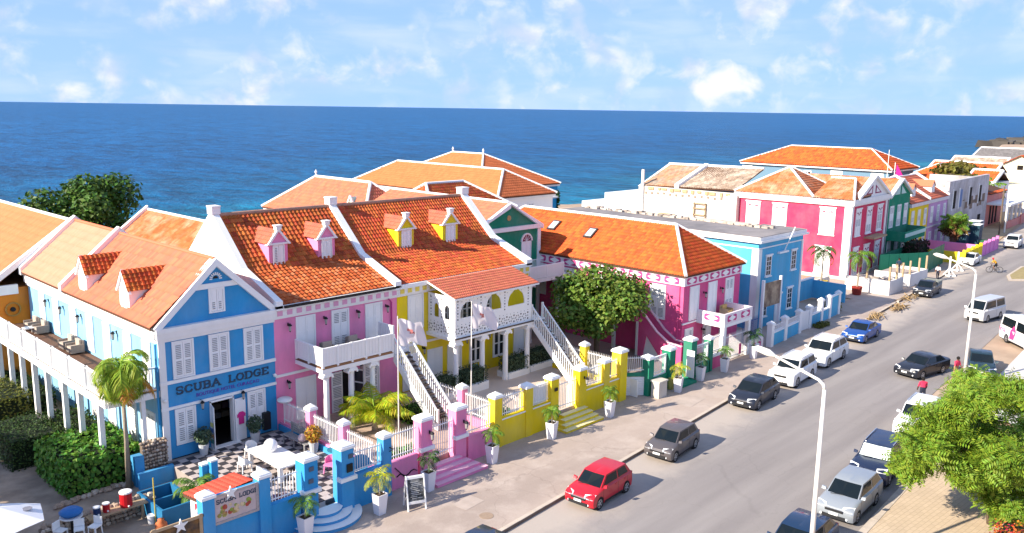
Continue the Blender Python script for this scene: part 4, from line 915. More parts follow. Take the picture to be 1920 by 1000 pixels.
# entrance: two chequered steps inside the gate
for k, (y, z) in enumerate(((30.95, .8), (30.6, .6))):
    for i in range(3): link('floor_tile', tile_d if (i+k) % 2 else tile_l, PT, (19.36+i*tw, y, z-.03))
    rm = cached(('riser', (k)), lambda: MB().box(.008, tw-.008, 0, .02, .0, .19).mesh('riser_tile', M_TL)); rm2 = cached(('riserd', k), lambda: MB().box(.008, tw-.008, 0, .02, .0, .19).mesh('riser_tile', M_TD))
    for i in range(3): link('riser_tile', rm if (i+k) % 2 else rm2, PT, (19.36+i*tw, y-.02, z-.22))
M_PATH = mat('pink_paving', (.56, .40, .32), .9, .18, 1.5, .3, 14., col2=(.40, .30, .24), mixs=.8)
g = MB(); g.box(23.32, 31.45, 31.2, F, -.01, TZ); struct('pink_terrace', g, M_PATH)
g = MB(); g.box(31.45, 43.4, 31.3, F, -.01, TZ); struct('yellow_terrace', g, mat('cream_paving', (.64, .51, .41), .85, .12, 1.0, .2, 10.))
g = MB(); g.box(43.4, 52.2, 31.4, 47, -.01, .3); g.box(52.2, 60.2, 31.0, 33, -.01, .3); struct('court_floor', g, mat('court_paving', (.34, .27, .23), .9, .18, .8, .3, 10.))
g = MB(); g.box(60.3, 78, 32.2, 40, -.01, .15); struct('sky_blue_yard', g, M_PALEG)

# ================================================================ blue boundary wall with gate steps
T = thing('blue_boundary_wall', 'blue street wall with white-capped posts and curved entrance steps', 'wall', (14.2, 30.45, .1), world=True)
WY = 30.45; TH = .3
def low_wall(T, x0, x1, y, z1, m, th=TH, z0=.08, name='wall'): return boxpart(name, m, T, x0, x1, y, y+th, z0, z1)
low_wall(T, 10.0, 14.3, WY, 1.65, M_BLUE); low_wall(T, 14.3, 16.65, WY, 2.9, M_BLUE); low_wall(T, 17.1, 18.65, WY, 1.72, M_BLUE); low_wall(T, 20.95+.4, 23.1, WY, 1.75, M_BLUE)
for x in (14.42, 16.88): gate_post(T, x, WY+.1, .08, 3.42 if x > 15 else 3.30, M_BLUE, .5, .5)
for x in (19.1, 21.0): gate_post(T, x, WY+.2, .08, 3.5, M_BLUE, .66, .72, name='gate_post'); boxpart('post_band', M_WHITE, T, x-.44, x+.44, WY-.27, WY+.1, 1.72, 1.90)
gate_post(T, 23.32, WY+.2, .08, 3.35, M_BLUE, .46, .5)
pickets(T, (17.15, WY+.15, 1.72), (18.6, WY+.15, 1.72), 1.15); pickets(T, (21.4, WY+.15, 1.75), (23.05, WY+.15, 1.75), 1.1)
part('gate_scroll', MB().prism([(21.9+.75*math.cos(math.pi*i/10), WY+.3, 1.78+.75*math.sin(math.pi*i/10)) for i in range(11)], (0, .04, 0)), mat('blue_tile_panel', (.03, .25, .5), .5, .2, 6.), T)
for x, z in ((19.05, 2.75), (19.02, 2.2), (21.1, 2.75)): part('wall_plaque', MB().box(x-.07, x+.16, WY-.21, WY-.176, z, z+.2), mat('plaque', (.10, .12, .16), .5, .5, 25.), T)
boxpart('letter_box', M_BLACK, T, 20.92, 21.22, WY-.24, WY-.176, 2.12, 2.5)
# curved steps
for k, (r, z) in enumerate(((1.55, .12), (1.15, .28), (.75, .44))):
    pts = [(20.0+r*1.1*math.cos(math.pi+math.pi*i/24), WY+.3+r*math.sin(math.pi+math.pi*i/24)*1.02, z-.04 if k == 0 else z) for i in range(25)]
    part('step', MB().prism([(a, b, .06 if k == 0 else z-.16+.12) for a, b, c in pts], (0, 0, (z+.16) - (.06 if k == 0 else z-.04))), M_BLUE, T)
    part('step_tread', MB().prism([(20.0+(a-20.0)*1.015, WY+.3+(b-WY-.3)*1.015, z+.162) for a, b, c in pts], (0, 0, .02)), M_WHITE, T)
# banner on the wall
bn = thing('lodge_banner', 'pale framed banner lettered SCUBA LODGE on the blue wall', 'banner', (15.5, WY-.05, 1.7), world=True)
part('board', MB().box(14.30, 16.72, WY-.07, WY-.03, 1.78, 3.0), mat('pinkish_banner', (.55, .44, .42), .7, .15, 5.), bn)
fr = MB(); fr.box(14.28, 14.42, WY-.10, WY-.071, 1.76, 3.02); fr.box(16.5, 16.74, WY-.10, WY-.071, 1.76, 3.02); fr.box(14.42, 16.5, WY-.10, WY-.071, 1.76, 1.86); fr.box(14.42, 16.5, WY-.10, WY-.071, 2.92, 3.02); part('frame', fr, mat('driftwood_frame', (.42, .36, .34), .8, .25, 8.), bn)
x = 14.78
for ch, w in (('S', .13), ('C', .13), ('U', .14), ('B', .13), ('A', .15), (' ', .10), ('L', .12), ('O', .14), ('D', .14), ('G', .14), ('E', .13)):
    if ch != ' ': part('sign_letter', letter(ch, w, .17, .036, .012), M_LET, bn, (x, WY-.071, 2.62))
    x += w+.035
rq = random.Random(21)
fm = mat('food_print', (.50, .26, .10), .7, .6, 9., col2=(.30, .36, .08), mixs=5.)
for i in range(26):
    u = rq.uniform(14.85, 16.2); z = rq.uniform(2.08, 2.45); r = rq.uniform(.05, .12); part('food_print', MB().cyl((u, WY-.071, z), (u, WY-.0755-i*.0002, z), r, n=7), (fm, mat('food_red', (.42, .08, .05), .7, .4, 9.), mat('food_green', (.28, .34, .06), .7, .4, 9.), mat('food_cream', (.65, .5, .3), .7, .3, 9.))[i % 4], bn)
# poster hoarding in the wall further left
hb = thing('beach_bar_hoarding', 'dark picture hoarding with timber frame and star ornament at the photo bottom left', 'hoarding', (13, WY-.05, 0), world=True)
part('picture', MB().box(12.2, 14.1, WY-.09, WY-.04, .7, 2.35), mat('beach_picture', (.05, .045, .045), .6, .6, 3., col2=(.22, .11, .035), mixs=1.6), hb)
fr = MB()
for x in (12.15, 14.02): fr.box(x, x+.13, WY-.14, WY-.091, .5, 2.5)
fr.box(12.1, 14.2, WY-.15, WY-.092, 2.35, 2.47); part('frame', fr, M_TIMBER, hb)
sm = MB()
for c in ((13.25, 2.3), (15.35, 2.98)):
    P = [(c[0]+(.3 if i % 2 == 0 else .12)*math.sin(math.pi*i/5), WY-.2, c[1]+(.3 if i % 2 == 0 else .12)*math.cos(math.pi*i/5)) for i in range(10)]
    for i in range(0, 10): sm.prism([P[i], P[(i+1) % 10], (c[0], WY-.2, c[1])], (0, .06, 0))
    part('star', sm, M_TRIM, hb); sm = MB()
# small red-tiled lean-to behind the banner
T = thing('red_tiled_lean_to', 'little white service box with red tiled roof behind the lodge banner', 'shelter', (15.2, 31, 0), world=True)
part('wall', MB().box(14.55, 16.5, 30.9, 32.2, .1, 2.5), M_TRIM, T)
roof(T, [[(14.35, 32.4, 2.55), (14.35, 30.78, 2.75), (16.6, 30.78, 2.95), (16.6, 32.4, 2.75)][::1]], mat('red_tiles', (.55, .07, .04), .7, .1, 2., island=.15), .2, .24)
dv = part('dive_flag_sign', MB().box(14.50, 14.548, 31.3, 31.7, 1.9, 2.3), mat('dive_red', (.6, .02, .03), .6, 0), T); part('stripe', MB().prism([(14.495, 31.3, 2.22), (14.495, 31.3, 2.3), (14.495, 31.38, 2.3), (14.495, 31.7, 1.98), (14.495, 31.7, 1.9), (14.495, 31.62, 1.9)], (.004, 0, 0)), M_WHITE, dv)
# side fence between lodge patio and pink terrace
T = thing('pink_side_fence', 'white picket railing on low pink wall between chequered patio and pink terrace', 'fence', (23.4, 31, TZ), world=True)
boxpart('base_wall', M_PINK, T, 23.33, 23.5, 31.0, F-.1, TZ, 1.25); boxpart('base_stripe', M_BLUE, T, 23.24, 23.328, 31.0, F-.1, TZ-.02, 1.12)
ys = [F-.15, 37.0, 34.05, 31.4]
for a, b in zip(ys[:-1], ys[1:]): pickets(T, (23.42, a-.25, 1.25), (23.42, b+.25, 1.25), 1.25)
for y in ys[1:3]: gate_post(T, 23.42, y, TZ, 3.0, M_PINK, .4, .42)

# ================================================================ pink boundary wall
T = thing('pink_boundary_wall', 'pink street wall with gate posts and striped pink steps', 'wall', (27, 30.75, .1), world=True)
PY_ = 30.75
low_wall(T, 23.6, 25.45, PY_, 1.55, M_PINK); low_wall(T, 28.85, 30.55, PY_, 1.5, M_PINK)
for x in (25.95, 28.25): gate_post(T, x, PY_+.2, .08, 3.45, M_PINK, .72, .6, name='gate_post'); boxpart('post_band', M_WHITE, T, x-.45, x+.45, PY_-.2, PY_+.1, 1.62, 1.80)
pickets(T, (23.7, PY_+.15, 1.55), (25.45, PY_+.15, 1.55), 1.45); pickets(T, (28.75, PY_+.15, 1.5), (30.6, PY_+.15, 1.5), 1.4)
pickets(T, (26.4, PY_+.15, .85), (27.85, PY_+.15, .85), 1.9, name='gate_bar')
for k in range(4):
    boxpart('step', M_PINK, T, 25.6+.12*k, 29.0-.3*k, PY_-1.3+.32*k, PY_, .08+.0005*k, .25+.16*k); boxpart('step_tread', mat('pale_pink_tread', (.78, .45, .55), .8, .05), T, 25.58+.12*k, 29.02-.3*k, PY_-1.32+.32*k, PY_-1.0+.32*k+(.02), .252+.16*k, .272+.16*k)
for x, z in ((26.1, 2.5), (28.4, 2.45)): lantern(T, x, PY_-.1, z)
gk = MB()
for i in range(7): gk.bar((24.1+.18*i, PY_-.03, .75+.1*math.sin(i*1.4)), (24.28+.18*i, PY_-.03, .75+.1*math.sin((i+1)*1.4)), .04)
gk.bar((24.0, PY_-.03, 1.25), (24.7, PY_-.03, .5), .04); part('gecko_ornament', gk, M_BLACK, T)
bk = part('sign_bracket', MB().bar((23.45, PY_-.6, 2.55), (23.45, PY_, 2.55), .05).bar((23.45, PY_-.55, 2.5), (23.45, PY_, 2.1), .035), M_BLACK, T)
# fence between pink and yellow terraces
T = thing('middle_side_fence', 'white picket railing with pink and yellow posts between the two terraces', 'fence', (31.4, 31, TZ), world=True)
boxpart('base_wall', M_PINK, T, 31.3, 31.48, 31.6, 37.0, TZ, 1.3)
ys = [37.0, 34.0, 31.4]
for a, b in zip(ys[:-1], ys[1:]): pickets(T, (31.39, a-.25, 1.3), (31.39, b+.25, 1.3), 1.3)
gate_post(T, 31.39, 34.0, TZ, 3.05, M_PINK, .42, .45)

# ================================================================ yellow boundary wall
T = thing('yellow_boundary_wall', 'yellow street wall with barred openings, white-capped posts and yellow steps', 'wall', (31, 31.05, .1), world=True)
YW = 31.0
low_wall(T, 30.6, 36.1, YW, 1.70, M_YEL); low_wall(T, 38.1, 42.7, YW, 1.74, M_YEL)
for x in (31.25, 33.72, 40.75): gate_post(T, x, YW+.2, .08, 3.25, M_YEL, .56, .5)
for x in (35.85, 38.4): gate_post(T, x, YW+.2, .08, 3.3, M_YEL, .66, .55, name='gate_post')
gate_post(T, 42.4, YW+.25, .08, 3.6, M_YEL, .7, .7)
for a, b in ((31.55, 33.42), (34.02, 35.5), (38.75, 40.45), (41.05, 42.03)): pickets(T, (a, YW+.15, 1.70), (b, YW+.15, 1.70), 1.25); boxpart('opening_sill', M_WHITE, T, a-.02, b+.02, YW-.03, YW-.002, 1.62, 1.69)
boxpart('white_board', M_TRIM, T, 34.05, 35.45, YW+.2, YW+.24, 1.72, 2.85)
pickets(T, (36.2, YW+.2, .85), (38.05, YW+.2, .85), 1.75, name='gate_bar')
for k in range(4):
    boxpart('step', M_YEL, T, 35.5+.28*k, 38.9-.12*k, YW-1.32+.32*k, YW, .08+.0005*k, .25+.16*k); boxpart('step_tread', mat('pale_yellow_tread', (.78, .68, .36), .8, .05), T, 35.48+.28*k, 38.92-.12*k, YW-1.34+.32*k, YW-1.02+.32*k+.02, .252+.16*k, .272+.16*k)
boxpart('street_number', M_BLACK, T, 35.75, 36.0, YW-.16, YW-.12, 2.3, 2.5); lantern(T, 38.45, YW-.1, 2.5)
# side railing from the yellow corner post back along the court
T = thing('yellow_side_fence', 'white picket railing with yellow post running back from the corner', 'fence', (43, 33, .3), world=True)
boxpart('base_wall', M_YEL, T, 42.85, 43.05, 31.6, 37.3, .3, 1.1)
for a, b in ((31.7, 34.3), (34.8, 37.2)): pickets(T, (42.95, a, 1.1), (42.95, b, 1.1), 1.5)
gate_post(T, 42.95, 34.55, .3, 3.2, M_YEL, .45, .45)
# ================================================================ green boundary wall
T = thing('green_boundary_wall', 'green street wall with white-capped gate posts in front of the magenta house', 'wall', (46, 30.5, .1), world=True)
GW = 30.35
low_wall(T, 44.5, 46.8, GW, 1.2, M_GREEN); low_wall(T, 49.6, 51.9, GW, 1.0, M_GREEN); boxpart('wall', M_MAG, T, 52.3, 54.1, GW+.2, GW+.45, .08, 1.0); boxpart('coping', M_WHITE, T, 52.3, 54.1, GW+.15, GW+.5, 1.002, 1.15)
gate_post(T, 44.5, GW+.2, .08, 2.85, M_GREEN, .55, .6)
for x in (46.9, 49.5): gate_post(T, x, GW+.2, .08, 3.0 if x < 48 else 3.15, M_GREEN, .66, .66, name='gate_post')
gate_post(T, 52.0, GW+.25, .08, 2.75, M_GREEN, .45, .5)
for a, b, z in ((44.85, 46.5, 1.2), (49.9, 51.75, 1.0)):
    f = part('glazed_frame', MB().box(a, b, GW+.1, GW+.2, z, z+.08).box(a, b, GW+.1, GW+.2, z+1.25, z+1.33).box(a, a+.08, GW+.1, GW+.2, z+.08, z+1.25).box(b-.08, b, GW+.1, GW+.2, z+.08, z+1.25), M_WHITE, T)
    pickets(f, (a+.1, GW+.15, z+.05), (b-.1, GW+.15, z+.05), 1.2, spike=False)
boxpart('step', M_GREEN, T, 47.3, 49.1, GW-.7, GW+.2, .08, .28); boxpart('open_gate', M_TRIM, T, 48.95, 49.01, GW-.5, GW+.1, .4, 2.3)
boxpart('side_gate', M_WHITE, T, 43.5, 43.58, 30.6, 31.5, .15, 1.3)
# white slatted vehicle gate between yellow and green posts
sg = thing('slatted_gate', 'white board vehicle gate with green rail between yellow and green posts', 'gate', (43.9, 30.9, .1), world=True)
A = Vector((43.0, 31.6, 0)); B = Vector((44.3, 30.6, 0)); d = (B-A).normalized(); nn = Vector((d.y, -d.x, 0))
for k in range(8): part('board', MB().prism([A+Vector((0, 0, .15+k*.155)), B+Vector((0, 0, .15+k*.155)), B+Vector((0, 0, .29+k*.155)), A+Vector((0, 0, .29+k*.155))], nn*.05), M_WHITE, sg)
part('top_rail', MB().prism([A+Vector((0, 0, 1.42)), B+Vector((0, 0, 1.42)), B+Vector((0, 0, 1.68)), A+Vector((0, 0, 1.68))], nn*.08), M_GREEN, sg)
pickets(sg, A+Vector((0, 0, 1.68)), B+Vector((0, 0, 1.68)), 1.05)
# railing under the magenta balcony
T = thing('magenta_entrance_railing', 'white iron railing and gate between the columns of the magenta balcony', 'fence', (56, 30.7, .1), world=True)
pickets(T, (54.5, 30.8, .15), (57.7, 30.8, .15), 2.0, step=.16); boxpart('gate_panel', M_MAG, T, 56.6, 56.9, 30.72, 30.76, .4, 1.2)
pickets(T, (52.4, 30.8, 1.15), (54.0, 30.8, 1.15), 1.3)
boxpart('patterned_wall', mat('frieze_white', 0), T, 58.2, 60.3, 30.7, 30.9, .08, 1.1); link('frieze_ornament', lm, T, (59.25, 30.7, .6)); pickets(T, (58.3, 31.5, .2), (60.9, 31.5, .2), 2.3, m=mat('blue_iron', (.03, .10, .28), .5, 0))
# ================================================================ sky blue boundary wall
T = thing('sky_blue_boundary_wall', 'sky blue low wall with white posts and gate before the sky blue house', 'wall', (62, 31, .1), world=True)
def sw(x): return 30.5+(x-61.35)*.075
xs2 = [61.2, 63.9, 66.9]
for a, b in ((61.2, 63.9), (63.9, 66.8), (69.2, 71.8), (71.8, 73.8), (73.8, 76.2)):
    hgt = 1.05 if a < 71 else (1.0 if a < 73 else 1.9); A = Vector((a, sw(a), .08)); B = Vector((b, sw(b), .08)); part('wall_panel', MB().prism([A, B, B+Vector((0, 0, hgt)), A+Vector((0, 0, hgt))], (0, .2, 0)), M_LBLUE, T)
    part('coping', MB().prism([A+Vector((0, -.03, hgt+.002)), B+Vector((0, -.03, hgt+.002)), B+Vector((0, -.03, hgt+.09)), A+Vector((0, -.03, hgt+.09))], (0, .26, 0)), M_WHITE, T)
    if a < 71: pickets(T, A+Vector((0, .1, hgt+.05)), B+Vector((0, .1, hgt+.05)), .55, spike=False)
for x in (61.2, 63.9, 66.9, 69.15): gate_post(T, x, sw(x)+.1, .08, 2.2, M_WHITE, .42, .42)
for x in (71.9, 73.9, 76.2): gate_post(T, x, sw(x)+.1, .08, 2.35, M_WHITE, .38, .4)
boxpart('gate', M_TRIM, T, 67.15, 68.9, sw(68)+.05, sw(68)+.1, .15, 1.8)
mb = MB(); mb.prism([(73.05, 36.5, .1), (73.05, 36.5, 4.0), (75.2, 36.5, 2.4), (75.2, 36.5, .1)], (0, .2, 0)); mb.box(75.2, 81.5, 36.5, 36.7, .1, 2.1); mb.box(81.3, 81.5, 33.2, 36.5, .1, 1.9); part('yard_wall', mb, M_LBLUE, T); boxpart('coping', M_WHITE, T, 75.2, 81.55, 36.45, 36.75, 2.102, 2.2); boxpart('post', M_WHITE, T, 75.0, 75.4, 36.4, 36.8, .1, 3.0)
# billboard on posts in the yard
bb = thing('brown_billboard', 'brown picture billboard on two white posts before the sky blue house', 'billboard', (64.5, 32.2, .1), world=True)
for x in (63.2, 66.2): boxpart('post', M_WHITE, bb, x-.11, x+.11, 32.4, 32.6, .1, 4.9)
boxpart('board', mat('billboard_picture', (.16, .10, .07), .5, .6, 1.1, col2=(.40, .30, .20), mixs=.9), bb, 63.32, 66.08, 32.42, 32.5, 2.6, 4.6)
# ================================================================ houses behind and further along the street
def simple_villa(name, label, x0, x1, y0, y1, ze, zr, wallm, tilem, ridge='y', inset=None, inset2=None, over=.4, z0=0., tw=.3, tl=.45, cat='house', capm=None):
    T = thing(name, label, cat, ((x0+x1)/2, (y0+y1)/2, z0), world=True)
    part('wall', MB().box(x0+over, x1-over, y0+over, y1-over, z0, ze-.25), wallm, T); boxpart('cornice', M_TRIM, T, x0+.12, x1-.12, y0+.12, y1-.12, ze-.42, ze-.06)
    pl, caps = hip(x0, x1, y0, y1, ze, zr, ridge, inset, inset2); roof(T, pl, tilem, tw, tl, caps, cap_r=.16, capm=capm); return T
T = simple_villa('hipped_villa', 'white villa with wide orange hipped roof and small green dormer behind the pink house', 49.2, 57.6, 67.5, 86.5, 7.1, 10.55, M_WHITE, M_TILE_C, 'y', 4.4, 4.6)
d = part('dormer', MB().prism([(50.9, 71.2, 8.0), (50.9, 72.6, 8.0), (50.9, 71.9, 9.3)], (1.6, 0, 0)), mat('mint_dormer', (.45, .72, .60), .8, .05), T); part('dormer_trim', MB().bar((50.85, 71.1, 8.0), (50.85, 71.9, 9.4), .16).bar((50.85, 72.7, 8.0), (50.85, 71.9, 9.4), .16), M_WHITE, d); boxpart('dormer_front', M_WHITE, d, 50.7, 52, 71.1, 72.7, 7.6, 8.0)
part('finial', MB().lathe([(.16, 0), (.06, .3), (.16, .45), (.02, .75)], (53.4, 81.9, 10.6), 8), M_WHITE, T)
T = simple_villa('cross_wing_villa', 'white-gabled villa wing with dark orange tiles between two hipped roofs', 54.5, 66.5, 63.4, 71.5, 7.9, 10.55, M_WHITE, M_TILE_B, 'x', 2.6, 4.2)
T = simple_villa('long_villa', 'long villa with pale orange hipped roof stepping toward the sea', 73.6, 84.6, 73.5, 104, 7.55, 10.5, M_WHITE, mat('sunny_tiles', (.60, .165, .06), .8, .08, .8, island=.1, spec=.2), 'y', 4.5, 4.2, tw=.34, tl=.5)
for y in (75.5, 78): win(T, 80+0*y, 5.0, 1.2, 1.6, 73.9) if y < 76 else None
T = simple_villa('sea_villa', 'blue-walled villa with orange pyramid roof at the water', 89, 107.4, 92.5, 117.5, 6.3, 10.9, mat('vivid_blue_wall', (.02, .28, .55), .85, .05), mat('sunny_tiles', 0), 'y', 9, 8.6, tw=.36, tl=.5)
boxpart('annex', mat('vivid_blue_wall', 0), T, 86.5, 97.2, 84.5, 92.6, 0, 5.2); boxpart('annex_roof', M_TRIM, T, 86.3, 97.4, 84.3, 92.4, 5.2, 5.45)
for c in ((98.2, 101.5), (98.2, 108.9)): part('finial', MB().lathe([(.2, 0), (.08, .35), (.2, .5), (.02, .9)], (c[0], c[1], 10.95), 8), M_WHITE, T)
ivy = MB(); rq = random.Random(13)
for i in range(500):
    x = 97.25+rq.uniform(0, .35); y = 84.5+rq.uniform(-.3, 2.6); z = rq.uniform(.5, 6.2); r = rq.uniform(.15, .35); a = rq.uniform(0, 6.28); q = Euler((rq.uniform(-1, 1), rq.uniform(-1, 1), a)).to_matrix()
    ivy.add([Vector((x, y, z))+q @ Vector(v)*r for v in ((-1, -.6, 0), (1, -.6, 0), (1, .6, 0), (-1, .6, 0))], [(0, 1, 2, 3)])
M_LEAFD = leafmat('dark_leaf', (.030, .075, .014)); part('ivy', ivy, M_LEAFD, T)
# low roof with patchy tiles between lodge wing and pink house
T = thing('patchy_roof_house', 'low house with patchy faded tile roof behind the blue lodge', 'house', (28, 62, 0), world=True)
part('wall', MB().box(26.0, 33, 52.9, 67, 0, 7.3), M_WHITE, T)
roof(T, [[(25.2, 67.2, 7.6), (25.2, 53.3, 7.6), (28.3, 53.3, 10.05), (28.3, 67.2, 10.05)], [(31.4, 53.3, 7.6), (31.4, 67.2, 7.6), (28.3, 67.2, 10.05), (28.3, 53.3, 10.05)]], M_TILE_P, .24, .4, caps=[((28.3, 53.3, 10.05), (28.3, 67.2, 10.05))])
part('parapet', MB().prism([(25.0, 67.1, 7.5), (25.0, 67.1, 7.9), (28.3, 67.1, 10.4), (28.3, 67.1, 9.9)], (0, .35, 0)), M_WHITE, T)
# white half-ruined house with weathered tiles
T = thing('white_ruined_house', 'white ruined house with grey and orange weathered roof and ladder on its wall', 'house', (92, 57, 0), world=True)
RX = 92.0
part('wall', MB().box(RX, 104, 51.75, 65.8, 0, 8.7), M_OLDWHITE, T); boxpart('lower_wall', mat('cool_white_wall', (.74, .78, .80), .85, .1, .6), T, RX+.3, 103, 65.8, 71.6, 0, 7.3); boxpart('lower_wall', mat('cool_white_wall', 0), T, RX+.6, 102, 71.6, 75.8, 0, 5.8)
part('gable_wall', MB().prism([(RX+.05, 65.6, 8.6), (RX+6.8, 65.6, 11.2), (104, 65.6, 8.6)], (0, .4, 0)), M_WHITE, T)
o1 = roof(T, [[(RX+.1, 65.6, 8.75), (RX+.1, 60.3, 8.9), (RX+6.8, 60.3, 11.25), (RX+6.8, 65.6, 11.1)]], mat('mossy_tiles', (.46, .22, .12), .9, .2, .8, island=.25, col2=(.30, .25, .20), mixs=.5), .3, .4)
o2 = roof(T, [[(RX+.1, 59.7, 8.9), (RX+.1, 51.8, 9.1), (RX+6.8, 51.8, 11.35), (RX+6.8, 59.7, 11.25)]], M_TILE_G, .34, .4, jit=.03)
part('party_parapet', MB().prism([(RX-.05, 59.7, 8.7), (RX-.05, 59.7, 9.25), (RX+6.8, 59.7, 11.6), (RX+6.8, 59.7, 11.0)], (0, .6, 0)), M_WHITE, T)
part('chimney_pipe', MB().cyl((RX-.15, 65.1, 5.0), (RX-.15, 65.1, 10.8), .2, n=8), M_TRIM, T); part('ridge_cap', MB().tube([(RX+6.8, 51.8, 11.4), (RX+6.8, 65.8, 11.25)], .18, 6), M_TRIM, T)
rq = random.Random(31); hm = MB().box(-.05, .03, -.15, .15, -.14, .14).mesh('beam_hole', mat('beam_hole', (.28, .22, .17), .9, .2))
for k in range(14): link('beam_hole', hm, T, (RX, 64.6-k*.92, 7.9+rq.uniform(-.08, .08)))
for k in range(12): boxpart('broken_cornice', mat('ochre_ruin', (.52, .36, .20), .95, .3, 3.), T, RX-.15, RX, 52.4+k*1.0, 52.4+k*1.0+rq.uniform(.3, .95), 8.15+rq.uniform(0, .2), 8.62)
lad = part('ladder', MB().bar((RX-.2, 55.6, 4.4), (RX-.2, 55.6, 7.2), .14).bar((RX-.2, 57.2, 4.4), (RX-.2, 57.2, 7.2), .14), M_TIMBER, T)
for z in (4.9, 5.7, 6.5, 7.1): part('rung', MB().bar((RX-.2, 55.5, z), (RX-.2, 57.3, z), .14), M_TIMBER, lad)
boxpart('bench_shelf', M_TIMBER, T, RX-.6, RX, 60, 62.2, 5.3, 5.45); boxpart('pillar', M_OLDWHITE, T, RX-.2, RX+.5, 51.4, 52.6, 3, 8.4)
boxpart('base_course', mat('rubble', 0), T, RX-1.2, RX-.01, 53, 73, 0, 3.2)

# ---------------------------------------------------------------- red corner house (local frame: x along its front)
A3 = R(3)
def front_windows(T, xs, z, w, h, trim=None, style='glass', panels=3, head=True):
    for x in xs: win(T, x, z, w, h, 0, 0, style, panels, head=head, sill=True, trim=trim)
T = thing('crimson_house', 'crimson corner house with white pilasters, carved windows and tiled gables', 'house', (93.2, 38.1, .7), A3)
part('wall', MB().box(0, 11.6, 0, 13.6, -.7, 7.55), M_RED, T)
mb = MB(); mb.box(-.25, 11.8, -.25, 13.8, 7.55, 7.75); mb.box(-.4, 11.95, -.4, 13.9, 7.752, 8.3); part('cornice', mb, M_TRIM, T)
for b in ((-.06, .55, -.08, -.002), (11.1, 11.62, -.08, -.002)): boxpart('corner_pilaster', M_TRIM, T, b[0], b[1], b[2], b[3], -.6, 7.55)
boxpart('corner_pilaster', M_TRIM, T, -.08, -.002, 0, .75, -.6, 7.55)
rd = MB()
roof(T, *[hip(-.4, 8.6, 4.2, 13.9, 8.3, 11.2, 'x', 4.4, 4.3)[0]], M_TILE_P, .28, .4, hip(-.4, 8.6, 4.2, 13.9, 8.3, 11.2, 'x', 4.4, 4.3)[1], cap_r=.15)
pg = [[(-.35, -.35, 8.3), (5.9, -.35, 8.3), (5.9, 4.2, 8.3), (-.35, 4.2, 8.3)]]
roof(T, [[(-.4, 4.4, 8.3), (-.4, -.3, 8.3), (5.0, 1.6, 10.2), (5.0, 4.4, 10.2)], [(-.4, -.3, 8.3), (5.0, -.3, 8.5), (5.0, 1.6, 10.2)]], M_TILE_P, .28, .4, caps=[((-.4, -.3, 8.35), (5.0, 1.6, 10.2)), ((5, 1.6, 10.2), (5, 4.4, 10.2))], cap_r=.14)
part('pediment', MB().prism([(1.2, -.2, 8.3), (11.0, -.2, 8.3), (6.1, -.2, 10.45)], (0, .4, 0)), M_TRIM, T)
for s in (1, -1):
    P = [(6.1-s*.45, 8.62), (6.1-s*2.6, 8.62), (6.1-s*.45, 9.62)]
    o = part('pediment_ornament', MB().prism([(a, -.205, b) for a, b in P], (0, -.02, 0)), mat('maroon_ornament', (.28, .01, .08), .8, 0), T); c = ((P[0][0]+P[1][0]+P[2][0])/3, (P[0][1]+P[1][1]+P[2][1])/3)
    part('inset', MB().prism([(c[0]+(a-c[0])*.6, -.226, c[1]+(b-c[1])*.6) for a, b in P], (0, -.01, 0)), M_TRIM, o)
for a, b in (((.9, 8.3), (6.1, 10.65)), ((11.3, 8.3), (6.1, 10.65))): part('raking_trim', MB().bar((a[0], -.15, a[1]), (b[0], -.15, b[1]), .7, .3), M_TRIM, T)
def carve(w): 
    mb = MB()
    for s in (1, -1): mb.prism([(s*.06, -.075, -.2), (s*w*.18, -.075, .08), (s*w*.36, -.075, .08), (s*w*.32, -.075, -.06), (s*w*.16, -.075, -.05), (s*.1, -.075, -.26)][::s], (0, -.02, 0))
    return mb
def carved_win(T, x, z, w, h, rz=0, plane=0):
    o = win(T, x, z, w, h, plane, rz, 'louvre', 3, head=True, sill=True, fw=.14)
    boxpart('head_panel', M_TRIM, o, -w/2+.1, w/2-.1, -.08, -.06, h*.74, h-.1); part('carved_trim', carve(w), mat('maroon_ornament', 0), o, (0, -.01, h*.86)); return o
for x in (2.2, 5.7, 9.3): carved_win(T, x, 4.1, 1.7, 3.0); carved_win(T, x, -.45, 1.7, 3.2)
boxpart('balcony_slab', M_TIMBER, T, 4.6, 9.0, -1.2, 0, 3.55, 3.75)
for y in (2.6, 8.2, 11.5): carved_win(T, y, 4.2, 1.75, 3.0, RZL)
for y in (2.8, 7.0): carved_win(T, y, -.2, 1.75, 3.0, RZL)
boxpart('plinth', M_OLDWHITE, T, -.12, 11.7, -.12, 13.7, -.75, -.35)
# ---------------------------------------------------------------- dark green gabled house with balcony
T = thing('dark_green_house', 'narrow dark green gabled house with green balcony next to the crimson house', 'house', (93.2+12.4*math.cos(A3), 38.1+12.4*math.sin(A3), .7), A3)
part('wall', MB().box(0, 8.2, 0, 12, -.7, 7.7), M_GREEN, T); part('gable', MB().prism([(0, 0, 7.7), (8.2, 0, 7.7), (4.1, 0, 9.5)], (0, .3, 0)), M_GREEN, T)
boxpart('side_wall', mat('grey_side_wall', (.45, .46, .46), .85, .1), T, -.15, -.002, -.02, 12, -.7, 7.7)
for a, b in (((-.3, 7.7), (4.1, 9.75)), ((8.5, 7.7), (4.1, 9.75))): part('raking_trim', MB().bar((a[0], -.1, a[1]), (b[0], -.1, b[1]), .5, .28), M_TRIM, T)
for s in (1, -1): part('pediment_ornament', MB().prism([(4.1-s*.3, -.02, 7.9), (4.1-s*2.2, -.02, 7.9), (4.1-s*.3, -.02, 8.9)], (0, -.04, 0)), mat('mint_trim', (.5, .68, .62), .8, .05), T)
